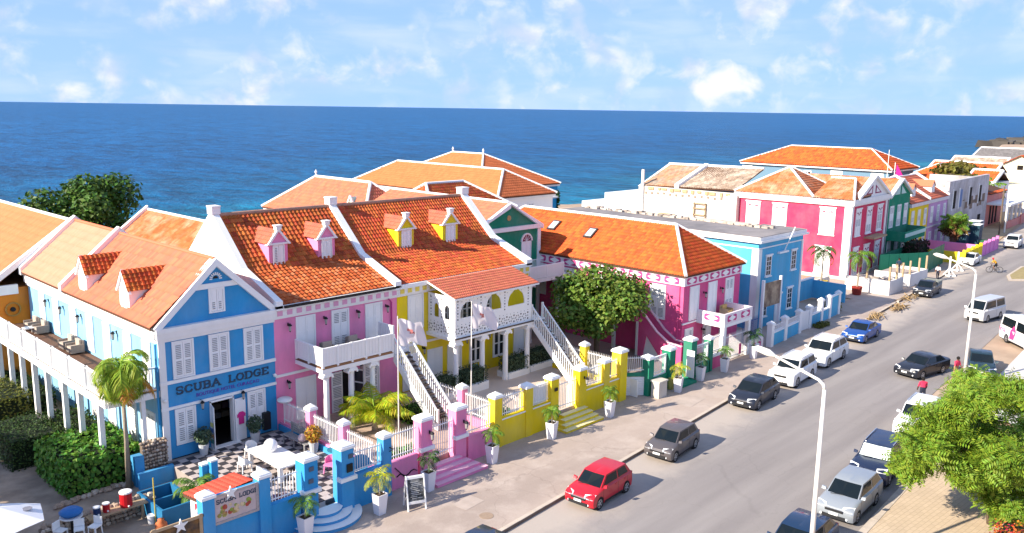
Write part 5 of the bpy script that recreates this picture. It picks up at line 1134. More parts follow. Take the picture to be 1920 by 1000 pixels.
roof(T, [[(-.3, 12, 7.7), (-.3, 0, 7.7), (4.1, 0, 9.7), (4.1, 12, 9.7)], [(8.5, 0, 7.7), (8.5, 12, 7.7), (4.1, 12, 9.7), (4.1, 0, 9.7)]], M_TILE_P, .28, .4)
for x in (1.3, 4.1, 6.7): win(T, x, 3.9, 1.4, 2.7, 0, 0, 'louvre', 3)
for x in (1.3, 4.1, 6.7): win(T, x, -.4, 1.3, 2.7, 0, 0, 'louvre', 3, name='door')
bl = part('balcony', MB().box(.1, 8.1, -2.2, 0, 2.5, 2.75).box(.1, 8.1, -2.2, -2.1, 2.75, 3.7).box(.1, .2, -2.1, 0, 2.75, 3.7).box(8.0, 8.1, -2.1, 0, 2.75, 3.7), M_GREEN, T); boxpart('balcony_band', mat('mint_trim', 0), bl, .0, 8.2, -2.26, -2.202, 3.05, 3.5)
# ---------------------------------------------------------------- yellow and lilac terrace houses
def terrace_house(name, label, s0, w, m, dm):
    T = thing(name, label, 'house', (93.2+s0*math.cos(A3), 38.1+s0*math.sin(A3), .5), A3)
    part('wall', MB().box(0, w, 0, 11, -.5, 6.0), m, T); mb = MB(); mb.box(-.02, w+.02, -.2, 11, 6.0, 6.45); part('cornice', mb, mat('pale_trim', (.72, .66, .66), .7, .08), T)
    roof(T, [[(0, -.15, 6.45), (w, -.15, 6.45), (w, 4.6, 9.2), (0, 4.6, 9.2)], [(w, 10.5, 6.45), (0, 10.5, 6.45), (0, 4.6, 9.2), (w, 4.6, 9.2)]], M_TILE_C, .3, .42, caps=[((0, 4.6, 9.2), (w, 4.6, 9.2))])
    part('parapet', MB().prism([(w-.2, -.2, 6.4), (w-.2, -.2, 6.8), (w-.2, 4.6, 9.6), (w-.2, 10.5, 6.8), (w-.2, 10.5, 6.4)], (.4, 0, 0)), M_TRIM, T)
    x = w*.5; d = part('dormer', MB().prism([(x-.8, .9, 6.7), (x+.8, .9, 6.7), (x+.8, .9, 8.0), (x, .9, 8.7), (x-.8, .9, 8.0)], (0, 3, 0)), M_TRIM, T); part('dormer_roof', MB().prism([(x-1, .8, 7.95), (x, .8, 8.85), (x+1, .8, 7.95), (x, .8, 8.7)], (0, 3.1, 0)), M_TILE_C, d)
    n = int(w/2.4)
    for i in range(n): win(T, (i+.5)*w/n, 3.2, 1.15, 2.3, 0, 0, 'louvre', 3); win(T, (i+.5)*w/n, -.3, 1.15, 2.3, 0, 0, 'louvre', 3)
    boxpart('string_course', mat('pale_trim', 0), T, 0, w, -.1, -.002, 2.6, 2.8); return T
terrace_house('yellow_terrace_house', 'small yellow terrace house with one dormer down the street', 21.0, 8.2, M_YEL, M_YEL)
terrace_house('lilac_terrace_house', 'lilac terrace house with one dormer beyond the small yellow house', 29.4, 9.0, M_LILAC, M_LILAC)
# yellow and pink front-yard walls
def yard(name, label, s0, w, m, h, d=-7.0):
    T = thing(name, label, 'wall', (93.2+s0*math.cos(A3), 38.1+s0*math.sin(A3), 0), A3)
    part('wall', MB().box(0, w, d, d+.25, 0, h).box(0, .25, d+.25, -.3, 0, h), m, T); n = int(w/1.9)
    pm = MB().box(-.18, .18, -.05, .3, 0, h+.35).mesh('pillar', m)
    for i in range(n+1): link('pillar', pm, T, (i*w/n, d, 0))
    for k in range(int(w/.7)): boxpart('slat', m, T, .3+k*.7, .42+k*.7, d+.05, d+.15, h, h+.3)
yard('yellow_yard_wall', 'yellow slatted yard wall at the street below the small yellow house', 21.0, 8.3, M_YEL, 1.5)
yard('lilac_yard_wall', 'pink-lilac slatted yard wall next to the yellow yard', 29.5, 9.0, mat('pink_yard', (.70, .22, .50), .8, .1), 1.5)
T = thing('green_hoarding', 'dark green site hoarding at the kerb before the crimson house', 'fence', (103, 33, 0), world=True)
M_HOARD = mat('green_sheet', (.01, .15, .09), .6, .08, 2.)
for a, b in (((98.5, 36.6), (104.7, 33.4)), ((104.7, 33.4), (108.5, 33.9)), ((108.5, 33.9), (113.5, 34.4)), ((98.5, 36.6), (113.5, 37.2))):
    n = max(2, int((Vector(b)-Vector(a)).length/1.3))
    for i in range(n):
        p = Vector(a).lerp(Vector(b), i/n); q = Vector(a).lerp(Vector(b), (i+.97)/n); part('hoarding_sheet', MB().prism([(*p, .05), (*q, .05), (*q, 2.5), (*p, 2.5)], (.05, .05, 0)), M_HOARD, T)
# ---------------------------------------------------------------- grey ruin and pink kiosk down the street
T = thing('grey_ruin', 'crumbling grey-white two-storey ruin with gaping windows', 'building', (93.2+38.6, 40.1, 0), A3)
part('wall', MB().box(0, 23.5, 0, .6, 0, 8.9).box(0, .6, .6, 9, 0, 8.0).box(22.9, 23.5, .6, 9, 0, 8.4).box(.6, 22.9, 8.4, 9, 0, 6.5), mat('stained_plaster', (.55, .52, .53), .9, .35, .4, .5, 5., col2=(.36, .33, .31), mixs=.25), T)
boxpart('side_rubble_wall', mat('rubble', 0), T, -.3, -.01, .1, 9, 0, 7.6)
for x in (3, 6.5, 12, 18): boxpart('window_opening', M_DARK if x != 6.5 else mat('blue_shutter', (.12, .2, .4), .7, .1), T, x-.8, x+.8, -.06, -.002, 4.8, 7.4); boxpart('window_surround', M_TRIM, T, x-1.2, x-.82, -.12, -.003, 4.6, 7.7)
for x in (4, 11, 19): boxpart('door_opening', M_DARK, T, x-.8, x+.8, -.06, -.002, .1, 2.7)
for k in range(9): boxpart('crack_patch', mat('brown_patch', (.22, .16, .12), .95, .3, 4.), T, 8+k*1.5, 8.2+k*1.5+rnd.random()*1.6, -.03, -.003, 4+rnd.random()*3, 4.2+rnd.random()*3+.2)
T = thing('pink_kiosk', 'small salmon pink house with orange roof and porch at the street bend', 'house', (156, 41.5, 0), A3)
part('wall', MB().box(0, 11, 0, 9, 0, 5.6), M_SALMON, T); roof(T, [[(-.5, 9, 6.6), (-.5, -.6, 5.6), (11.4, -.6, 5.6), (11.4, 9, 8.0)][::1]], M_TILE_O, .4, .5)
for x in (3, 5, 7.2): boxpart('door_opening', M_DARK, T, x-.5, x+.5, -.05, -.002, .3, 3.4)
for x in (.5, 3.7, 6.9, 10): boxpart('porch_post', M_TRIM, T, x, x+.3, -3.2, -2.9, 0, 3.8)
boxpart('porch_roof', M_TRIM, T, 0, 11, -3.5, -.01, 3.8, 4.1); boxpart('porch_wall', M_SALMON, T, 0, 14, -3.3, -3.1, 0, 1.3)
T = thing('white_portico', 'white open portico frame beside the salmon pink house', 'shelter', (170, 42, 0), A3)
part('beam', MB().box(0, 8, -3, -2.6, 4.0, 6.2), M_WHITE, T)
for x in (0, 7.5): boxpart('column', M_WHITE, T, x, x+.5, -3, -2.5, 0, 4.0)
boxpart('low_wall', M_SALMON, T, -4, 16, -3.2, -2.9, 0, 1.6); boxpart('back_wall', M_CREAM, T, -2, 18, 4, 4.3, 0, 4)
# ---------------------------------------------------------------- roofs beyond
T = simple_villa('grey_blue_villa', 'grey-blue mansion with broad orange hipped roof on the shore', 166.3, 180.7, 61, 93.0, 7.9, 11.4, mat('grey_blue_wall', (.13, .23, .32), .85, .06, .3), M_TILE_O, 'y', 7, 8, .8, tw=.5, tl=.7)
for y in (64, 72, 91.5): win(T, y, 4.9, 2.4, 2.2, 167.1, RZL, 'panel', 2)
win(T, 78, 5.0, 1.6, 1.8, 167.1, RZL, 'glass', 1); part('aerial', MB().cyl((164, 61, 6), (164, 61, 11.8), .05, n=5), M_TRIM, T)
T = simple_villa('teal_house', 'teal house with bright orange roof beside the mansion', 180, 200, 53.5, 66, 5.0, 8.4, M_TEAL, M_TILE_O, 'x', 8, 8, .6, tw=.45, tl=.6)
T = thing('magenta_banner_flag', 'magenta cloth banner hanging at the mansion corner', 'banner', (164, 60, 0), world=True); part('cloth', MB().prism([(164, 59.6, 4.5), (164, 57.8, 4.2), (164, 58.2, 7.2), (164, 59.4, 9.2)], (.15, 0, 0)), mat('magenta_cloth', (.6, .01, .2), .8, .1), T); part('pole', MB().cyl((164, 59.7, 0), (164, 59.7, 9.5), .06, n=5), M_WHITE, T)
T = thing('cream_gabled_hall', 'large cream gabled hall at the right edge by the sea', 'building', (222, 53, 0), world=True)
part('wall', MB().box(222, 262, 44.5, 60.5, 0, 5.2), mat('pale_cream', (.80, .72, .52), .85, .05, .3), T); part('gable', MB().prism([(222, 44.5, 5.2), (222, 60.5, 5.2), (222, 53, 9.3)], (.4, 0, 0)), mat('pale_cream', 0), T)
roof(T, [[(221.5, 60.9, 5.0), (262, 60.9, 5.0), (262, 53, 9.4), (221.5, 53, 9.4)][::1], [(262, 44.1, 5.0), (221.5, 44.1, 5.0), (221.5, 53, 9.4), (262, 53, 9.4)]], M_TILE_O, .6, .9)
boxpart('vent', M_DARK, T, 221.9, 221.99, 52.4, 53.6, 6.2, 7.2); boxpart('low_wing', mat('pale_cream', 0), T, 208, 222, 43, 55, 0, 3.4)
def ridge_roof(name, label, x0, x1, y0, y1, ze, zr, m, wm=M_WHITE):
    T = thing(name, label, 'house', ((x0+x1)/2, (y0+y1)/2, 0), world=True); part('wall', MB().box(x0, x1, y0, y1, 0, ze), wm, T); xm = (x0+x1)/2
    roof(T, [[(x0, y1, ze), (x0, y0, ze), (xm, y0, zr), (xm, y1, zr)], [(x1, y0, ze), (x1, y1, ze), (xm, y1, zr), (xm, y0, zr)]], m, .5, .7, caps=[((xm, y0, zr), (xm, y1, zr)), ((x0, y1, ze), (xm, y1, zr)), ((x0, y0, ze), (xm, y0, zr)), ((x0, y0, ze), (x0, y1, ze))], cap_r=.3)
ridge_roof('brown_roof_house', 'white house with weathered brown roof near the shore', 238, 252, 61, 74, 4.6, 7.6, M_TILE_G)
ridge_roof('grey_roof_house', 'house with dark grey roof nearest the headland', 292, 314, 69, 84, 4.8, 8.2, mat('slate_grey_tiles', (.16, .15, .15), .9, .2, .4, island=.2))
ridge_roof('orange_shed_house', 'low house with long orange roof between trees and ruin', 206, 216, 54, 68, 5.8, 7.8, M_TILE_O)
ridge_roof('ochre_gable_house', 'small white house with red-orange roof behind the ruin', 176, 186, 46, 51, 6.0, 8.0, M_TILE_O)
# ================================================================ plants
def leaf_quad(mb, c, q, l, w, fold=.25):
    """leaf: two triangles folded on the midrib"""
    a = c+q @ Vector((-l*.5, 0, 0)); b = c+q @ Vector((l*.5, 0, 0)); s = q @ Vector((0, w*.5, l*fold*.3)); t = q @ Vector((0, -w*.5, l*fold*.3))
    mb.add([a, c+s, b, c+t], [(0, 1, 2), (0, 2, 3)])
def rand_q(rq): return Euler((rq.uniform(-3.14, 3.14), rq.uniform(-1.2, 1.2), rq.uniform(-3.14, 3.14))).to_matrix()
def crown_mesh(blobs, n, l, w, seed, m, shell=.55, flat=.5, spray=0):
    """leaves through a union of ellipsoids (cx, cy, cz, rx, ry, rz); shell: 0 surface only .. 1 whole volume"""
    rq = random.Random(seed); mb = MB(); tot = sum(b[3]*b[4]+b[4]*b[5]+b[3]*b[5] for b in blobs)
    for b in blobs:
        k = int(n*(b[3]*b[4]+b[4]*b[5]+b[3]*b[5])/tot)
        for i in range(k):
            d = Vector((rq.gauss(0, 1), rq.gauss(0, 1), rq.gauss(0, 1))).normalized(); r = (1-shell*rq.random()**1.6)*(1+.08*rq.gauss(0, 1))
            c = Vector((b[0]+d.x*b[3]*r, b[1]+d.y*b[4]*r, b[2]+d.z*b[5]*r))
            nz = (d*.7+Vector((0, 0, flat))+Vector((rq.gauss(0, .5), rq.gauss(0, .5), rq.gauss(0, .5)))).normalized(); q = nz.to_track_quat('Z', 'X').to_matrix() @ Matrix.Rotation(rq.uniform(0, 6.28), 3, 'Z')
            s = rq.uniform(.7, 1.3)
            if not spray: leaf_quad(mb, c, q, l*s, w*s)
            else:                                          # feathery twig: pairs of narrow leaflets along a drooping stalk
                for j in range(spray):
                    f = j/spray
                    for sd in (-1, 1): leaf_quad(mb, c+q @ Vector((l*s*f, sd*w*s*.5, -l*s*f*f*.3)), q @ Matrix.Rotation(sd*1.15, 3, 'Z'), w*s, w*s*.34, .1)
    return mb.mesh('crown', m)
def limbs(T, base, tips, r, m, seed=1):
    rq = random.Random(seed); b = Vector(base); fork = b+Vector((rq.uniform(-.2, .2), rq.uniform(-.2, .2), 0))+Vector((0, 0, (min(t[2] for t in tips)-base[2])*.55))
    part('trunk', MB().tube([b, b.lerp(fork, .5)+Vector((.1*r, .2*r, 0)), fork], [r*1.25, r, r*.9], 9), m, T, smooth=True)
    for t in tips:
        t = Vector(t); mid = fork.lerp(t, .5)+Vector((rq.uniform(-.3, .3), rq.uniform(-.3, .3), .25)); part('limb', MB().tube([fork-Vector((0, 0, .15)), mid, t], [r*.6, r*.36, r*.12], 6), m, T, smooth=True)
M_BARK = mat('bark', (.16, .115, .08), .95, .3, 6., .5, 25.)
M_PBARK = mat('palm_trunk', (.33, .27, .20), .9, .25, 12., .4, 30.)
M_LEAF1 = leafmat('court_tree_leaf', (.13, .205, .03), island=.5, hue=.04, trans=.3)
M_LEAF2 = leafmat('feathery_leaf', (.21, .32, .03), island=.35, hue=.03, trans=.4)
M_LEAF3 = leafmat('shore_tree_leaf', (.07, .14, .02), island=.45, hue=.03, trans=.2)
M_LEAF4 = leafmat('hedge_leaf_bright', (.11, .25, .03), island=.45, hue=.03, trans=.25)
M_LEAF5 = leafmat('hedge_leaf_dark', (.04, .075, .015), island=.4, hue=.03, trans=.15)
M_LEAF6 = leafmat('hedge_leaf_olive', (.13, .14, .022), island=.4, hue=.03, trans=.2)
M_LEAF7 = leafmat('grey_green_leaf', (.075, .115, .06), island=.4, hue=.02, trans=.15)
M_PALM = leafmat('palm_leaf', (.14, .25, .025), island=.3, hue=.03, trans=.3)
M_PALMY = leafmat('yellow_palm_leaf', (.48, .47, .025), island=.3, hue=.04, trans=.35)
M_PALMD = leafmat('dark_palm_leaf', (.04, .095, .014), island=.3, hue=.03, trans=.2)
M_PALMO = leafmat('old_frond', (.45, .22, .02), island=.3, hue=.03, trans=.3)
def tree(name, label, loc, blobs, n, l, w, m, tips, r=.18, seed=1, spray=0, shell=.55, group=None, bk=1.):
    T = thing(name, label, 'tree', loc, group=group); part('crown', crown_mesh([(b[0], b[1], b[2], b[3]*bk, b[4]*bk, b[5]*bk) for b in blobs], n, l, w, seed, m, shell, spray=spray), None, T); limbs(T, (0, 0, 0), tips, r, M_BARK, seed); return T
rq = random.Random(17)
def blobset(n, R0, z, rz, rr, seed, flat=1.):
    q = random.Random(seed); out = [(0, 0, z, R0*.62, R0*.62, rz*.7)]
    for i in range(n):
        a = 2*math.pi*i/n+q.uniform(-.3, .3); d = R0*q.uniform(.45, .75); out.append((d*math.cos(a), d*math.sin(a), z+q.uniform(-.55, .6)*rz*flat, R0*rr*q.uniform(.8, 1.2), R0*rr*q.uniform(.8, 1.2), rz*rr*q.uniform(.8, 1.25)))
    return out
tips = [(2.1, .5, 3.6), (-2, 1, 3.8), (.2, -2, 3.5), (0, 2, 4.4), (1, -1, 5), (-1.2, -1, 4.6)]
bs = blobset(11, 3.7, 4.1, 2.7, .40, 3)+[(.3, .2, 6.0, 1.7, 1.7, 1.0)]
tree('courtyard_tree', 'round leafy green tree in the court before the magenta house', (48.2, 37.6, .3), bs, 11000, .29, .23, M_LEAF1, tips, .22, 3)
tips = [(2.4, .5, 3.3), (-2.6, .4, 3.6), (.4, -2.2, 3.0), (-.4, 2.4, 3.8), (1.2, 1.6, 5.0), (-1.4, -1.4, 4.8), (3.6, 1.8, 4.2), (-1.8, 1.8, 4.6)]
bs = blobset(14, 3.9, 3.7, 2.2, .30, 8)+[(-2.4, 1.6, 4.9, 1.2, 1.2, .9), (-.6, 1.4, 5.7, 1.1, 1.1, .8), (1.2, 1.0, 5.8, 1.3, 1.2, .8), (3.6, 2.2, 5.2, 1.6, 1.4, 1.0), (3.2, -1.6, 4.4, 1.5, 1.5, 1.1), (5.2, .6, 4.6, 1.6, 1.6, 1.2), (-3.3, .6, 3.4, 1.0, 1.0, .7), (-3.9, 1.8, 4.2, 1.3, 1.2, .9), (-3.6, 2.6, 3.0, 1.1, 1.1, .8), (1.4, -2.6, 1.9, 1.3, 1.2, .8), (4.4, -2.4, 3.0, 1.6, 1.6, 1.2), (2.6, -3.6, 2.6, 1.5, 1.4, 1.1), (5.6, -1.0, 3.4, 1.6, 1.5, 1.2), (4.6, -3.8, 4.6, 1.5, 1.4, 1.1), (6.2, -2.4, 5.4, 1.5, 1.5, 1.0), (2.2, -1.2, 1.6, 1.6, 1.5, .9), (3.6, -2.6, 1.5, 1.6, 1.6, .9), (.6, -1.8, 2.2, 1.3, 1.2, .8), (-.8, .2, 1.9, 1.2, 1.1, .6), (-1.2, -.8, 1.5, 1.2, 1.2, .7), (.2, -1.9, 1.2, 1.3, 1.3, .7), (-.6, .9, 2.4, 1.3, 1.2, .7), (-2.6, 2.2, 5.2, 1.1, 1.1, .8), (-2.6, 2.7, 4.2, 1.1, 1.1, .8), (-2.6, 3.0, 3.0, .9, .9, .7), (-2.5, 1.3, 5.9, 1.0, 1.0, .7), (-2.4, .3, 6.4, 1.1, 1.1, .7), (-2.2, -.7, 6.9, 1.0, 1.0, .7)]
tree('feathery_tree', 'bright feathery green tree on the paved square at right', (41.1, 9.2, .14), bs, 13500, .42, .19, M_LEAF2, tips, .2, 8, spray=5, shell=.8, bk=.86)
tips = [(2.4, 1, 8), (-2.5, 1, 8.2), (.2, -2, 7.5), (0, 2, 9)]
tree('shore_tree', 'dark green tree on the shore behind the lodge roofs', (26.6, 75.5, 0), blobset(12, 4.0, 8.9, 3.9, .42, 5)+[(0, 0, 11.3, 1.6, 1.6, 1.0)], 8500, .42, .30, M_LEAF3, tips, .35, 5)
# off to the left, outside the picture: unseen trees added to shade the garden
for k, (x, y, s) in enumerate(((1.2, 42.0, 1.), (1.0, 47.5, 1.05), (2.0, 37.0, .85))):
    tree('unseen_shade_tree', ('unseen spreading tree added to shade the garden', 'unseen tall tree added to shade the balcony garden', 'unseen small tree added for shade left of the parasol')[k], (x, y, 0), [(a*s, b*s, c*s, d*s, e*s, f*s) for a, b, c, d, e, f in blobset(9, 3.2, 5.6, 2.4, .45, 20+k)], 3800, .45, .34, M_LEAF3, [(1.5, 0, 5), (-1.5, .5, 5), (0, 1.5, 5.5)], .25, 20+k, shell=.5)
for k, (x, y, s) in enumerate(((176, 53.2, 1.0), (186, 54.5, 1.1), (166, 50.5, .8))):
    tree('scrub_tree', ('olive scrub tree left of the far orange roofs', 'olive scrub tree among the far orange roofs', 'olive scrub tree behind the grey ruin')[k], (x, y, 4.4), [(a*s, b*s, c*s, d*s, e*s, f*s) for a, b, c, d, e, f in blobset(8, 4.0, 3.0, 1.9, .42, 40+k)], 1300, .8, .6, leafmat('scrub_leaf', (.15, .13, .025), island=.4, hue=.03), [(1.5, 0, 3), (-1.5, .5, 3)], .2, 40+k)

def hedge(name, label, x0, x1, y0, y1, z0, z1, m, n, l, w, seed, core=(.012, .022, .008), round_=.25, cat='hedge', group=None):
    T = thing(name, label, cat, ((x0+x1)/2, (y0+y1)/2, z0), world=True, group=group); q = random.Random(seed); mb = MB(); s = .16
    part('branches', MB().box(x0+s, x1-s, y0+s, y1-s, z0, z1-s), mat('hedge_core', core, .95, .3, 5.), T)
    A = [((x1-x0)*(y1-y0), 2), ((y1-y0)*(z1-z0), 0), ((y1-y0)*(z1-z0), 3), ((x1-x0)*(z1-z0), 1), ((x1-x0)*(z1-z0), 4)]; tot = sum(a for a, _ in A)
    for a, f in A:
        for i in range(int(n*a/tot)):
            u, v = q.random(), q.random(); dpt = q.gauss(0, .07)
            if f == 2: c = (x0+u*(x1-x0), y0+v*(y1-y0), z1-.04+dpt-round_*(max(abs(u-.5), abs(v-.5))*2)**4); nz = Vector((0, 0, 1))
            elif f == 0: c = (x0+dpt+.02, y0+u*(y1-y0), z0+v*(z1-z0)); nz = Vector((-1, 0, .3))
            elif f == 3: c = (x1+dpt-.02, y0+u*(y1-y0), z0+v*(z1-z0)); nz = Vector((1, 0, .3))
            elif f == 1: c = (x0+u*(x1-x0), y0+dpt+.02, z0+v*(z1-z0)); nz = Vector((0, -1, .3))
            else: c = (x0+u*(x1-x0), y1+dpt-.02, z0+v*(z1-z0)); nz = Vector((0, 1, .3))
            nz = (nz+Vector((q.gauss(0, .5), q.gauss(0, .5), q.gauss(0, .5)))).normalized(); k = q.uniform(.7, 1.3)
            leaf_quad(mb, Vector(c), nz.to_track_quat('Z', 'X').to_matrix() @ Matrix.Rotation(q.uniform(0, 6.28), 3, 'Z'), l*k, w*k)
    part('foliage', mb, m, T); return T
hedge('sea_grape_hedge', 'big bright round-leaved hedge in the lower left garden', 12.5, 15.9, 40.4, 44.6, .1, 1.95, M_LEAF4, 3600, .22, .20, 1)
hedge('clipped_hedge', 'dark flat-topped clipped hedge left of the round-leaved hedge', 11.6, 14.0, 45.6, 49.6, .1, 1.75, M_LEAF5, 3600, .13, .08, 2)
hedge('veranda_hedge', 'dark low hedge under the lodge balcony posts', 14.3, 16.2, 44.9, 49.5, .1, 1.55, M_LEAF5, 1900, .17, .14, 3)
hedge('olive_hedge', 'olive yellow hedge at the left picture edge', 12.2, 14.4, 51.4, 56.0, .1, 2.2, M_LEAF6, 2200, .16, .10, 4)
hedge('far_garden_hedge', 'dark hedge deep in the garden beneath the balcony', 14.6, 16.0, 52.4, 60, .1, 1.6, M_LEAF5, 1500, .2, .15, 5)
hedge('bright_shrub', 'bright green shrub at the left edge below the balcony', 12.6, 14.2, 57.5, 62, .1, 2.7, M_LEAF4, 1400, .24, .18, 6)
for k, (b, lab) in enumerate((((34.6, 36.5, 37.15, 38.2, 1.3, 2.3), 'clipped grey-green bush in white planter left of the veranda'), ((38.8, 40.6, 37.5, 38.5, 1.2, 2.15), 'clipped grey-green bush between the right veranda columns'), ((41.0, 44.6, 37.6, 38.7, 1.2, 2.2), 'long grey-green bush behind the yellow house stair'), ((32.0, 34.1, 37.2, 38.4, 1.2, 2.2), 'dark bush in planter between stair and veranda'))):
    T = hedge('planter_bush', lab, *b, M_LEAF7, 1500, .11, .06, 30+k, group='planter bushes on the yellow terrace', cat='bush'); boxpart('planter', M_WHITE, T, b[0]-.06, b[1]+.06, b[2]-.06, b[3]+.06, TZ, b[4]+.02)
for k, (b, lab) in enumerate((((32.0, 33.2, 32.0, 33.2, .8, 1.7), 'loose green shrub behind the first yellow barred opening'), ((24.5, 26.6, 31.6, 32.2, .8, 1.5), 'low flowering shrub behind the pink fence'), ((28.8, 30.6, 34.6, 37.2, .8, 1.5), 'green shrub under the pink stair'), ((75.6, 77.8, 32.0, 33.3, .05, .9), 'wild shrub at the end of the sky blue wall'), ((69.5, 71.5, 30.3, 30.9, .1, .45), 'weedy grass tuft along the sky blue wall'))):
    T = hedge('garden_shrub', lab, *b, M_LEAF4 if k < 3 else M_LEAF6, 600, .2, .09, 50+k, round_=.4, cat='shrub')

# ---------------------------------------------------------------- palms
def frond(L, e0, droop, nl, ll, lw, m, seed):
    q = random.Random(seed); mb = MB(); P = []; p = Vector((0, 0, 0)); a = e0; st = 14
    for i in range(st+1): P.append(p.copy()); p = p+Vector((math.cos(a), 0, math.sin(a)))*L/st; a -= droop/st*(1+i/st)
    mb.tube(P, [max(.004, .022*L/1.5*(1-i/st*.85)) for i in range(st+1)], 4)
    for i in range(nl):
        f = .16+.84*(i+.5)/nl; k = f*st; j = min(st-1, int(k)); c = P[j].lerp(P[j+1], k-j); d = (P[j+1]-P[j]).normalized(); up = Vector((0, 1, 0)).cross(d)*-1
        l = ll*(math.sin(math.pi*min(1, .18+f*.8))**.7)*q.uniform(.85, 1.1)
        for s in (-1, 1):
            o = (d*.55+Vector((0, s, 0))*.85+Vector((0, 0, -.25-.35*f))+Vector((0, 0, q.gauss(0, .12)))).normalized(); mid = c+o*l*.55+Vector((0, 0, .03*l)); tip = c+o*l+Vector((0, 0, -.28*l)); sd = d*lw*.5
            mb.add([c-sd*.5, c+sd*.5, mid+sd, mid-sd, tip], [(0, 1, 2, 3), (3, 2, 4)])
    return mb.mesh('frond', m)
def palm(T, top, n, L, m, ll, lw, nl=16, seed=1, elev=(1.25, .2), droop=1.3, key='p', old=0):
    q = random.Random(seed)
    for i in range(n):
        f = i/max(1, n-1); e = elev[0]+(elev[1]-elev[0])*f; lev = round(e*3)/3
        me = cached(('frond', key, L, lev, i % 2), lambda: frond(L, lev, droop, nl, ll, lw, m, int(lev*10)+i % 2))
        if i >= n-old: me = cached(('frondold', key, L), lambda: frond(L, -.3, .9, nl, ll, lw, M_PALMO, 3))
        o = link('frond', me, T, top, i*2.4+q.uniform(-.25, .25)); o.scale = (q.uniform(.85, 1.12),)*3
pot_me = None
def pot_mesh(h=.98, a=.19, b=.27):
    mb = MB(); mb.add([(-a, -a, 0), (a, -a, 0), (a, a, 0), (-a, a, 0), (-b, -b, h), (b, -b, h), (b, b, h), (-b, b, h)], [(0, 3, 2, 1), (0, 1, 5, 4), (1, 2, 6, 5), (2, 3, 7, 6), (3, 0, 4, 7)])
    c = b-.035; mb.add([(-b, -b, h), (b, -b, h), (b, b, h), (-b, b, h), (-c, -c, h), (c, -c, h), (c, c, h), (-c, c, h), (-c, -c, h-.06), (c, -c, h-.06), (c, c, h-.06), (-c, c, h-.06)], [(0, 1, 5, 4), (1, 2, 6, 5), (2, 3, 7, 6), (3, 0, 4, 7), (4, 5, 9, 8), (5, 6, 10, 9), (6, 7, 11, 10), (7, 4, 8, 11)])
    return mb.mesh('pot', mat('glazed_white_pot', (.78, .76, .78), .4, .04))
POT = pot_mesh(); SOIL = MB().box(-.24, .24, -.24, .24, .86, .915).mesh('soil', mat('potting_soil', (.10, .055, .03), .95, .2, 9.))
pots = [(22.0, 29.3, 'tall pale potted palm before the blue wall right of the steps', M_PALMY, .95, .1), (25.15, 29.6, 'potted palm at the foot of the pink steps beside the chalkboard', M_PALMD, .75, .2), (29.65, 29.8, 'potted palm before the pink wall end next to yellow', M_PALM, .8, .4), (34.4, 29.85, 'potted palm left of the yellow steps', M_PALM, .75, .7), (39.55, 29.75, 'potted palm right of the yellow steps', M_PALM, .8, .3), (46.5, 29.45, 'thin potted palm before the green gate opening', M_PALMY, .85, .9), (49.7, 29.75, 'bushy potted palm before the green wall panel', M_PALMD, .75, .3), (52.7, 29.65, 'potted palm before the low magenta wall', M_PALM, .8, .6), (57.3, 29.9, 'tall dark potted palm by the magenta balcony corner', M_PALMD, 1.0, .2), (18.4, 29.75, 'potted palm left of the curved blue steps', M_PALM, .8, .4)]
for i, (x, y, lab, m, L, rz) in enumerate(pots):
    T = thing('potted_palm', lab, 'potted palm', (x, y, .12), rz*.3, group='potted palms along the pavement'); link('pot', POT, T); link('soil', SOIL, T)
    h = 1.55 if L < .9 else 1.75; part('trunk', MB().tube([(0, 0, .88), (.03, .02, (h+.9)/2), (0, 0, h)], [.04, .03, .028], 6), M_PBARK, T)
    palm(T, (0, 0, h), 11 if L < .95 else 13, L, m, .30, .045, 11, i, (1.25, -.1), 1.5, key=m.name)
T = thing('balcony_palm', 'tall drooping palm with yellowing fronds before the lodge balcony', 'palm', (15.0, 39.75, .1)); part('trunk', MB().tube([(0, 0, 0), (.05, .04, 2.5), (0, .02, 6.0)], [.16, .11, .10], 8), M_PBARK, T, smooth=True); palm(T, (0, .02, 5.95), 30, 2.1, leafmat('lime_palm_leaf', (.26, .36, .03), island=.3, hue=.03, trans=.35), .62, .085, 24, 2, (1.2, -.5), 2.3, 'bp', old=4)
T = thing('golden_palm', 'golden yellow clumping palm on the pink terrace', 'palm', (27.0, 36.3, TZ)); part('trunk', MB().tube([(0, 0, 0), (0, 0, .5)], [.2, .12], 8), M_PBARK, T); palm(T, (0, 0, .6), 20, 2.7, leafmat('golden_palm_leaf', (.42, .46, .02), island=.3, hue=.05, trans=.4), .7, .085, 26, 4, (1.42, .65), 1.15, 'gp')
T = thing('patio_fern_palm', 'bushy green palm beside the red tiled lean-to', 'palm', (16.4, 35.6, .1)); part('trunk', MB().tube([(0, 0, 0), (0, 0, .9)], [.12, .09], 8), M_PBARK, T); palm(T, (0, 0, .9), 18, 1.25, M_PALM, .4, .05, 18, 5, (1.3, .0), 1.6, 'fp')
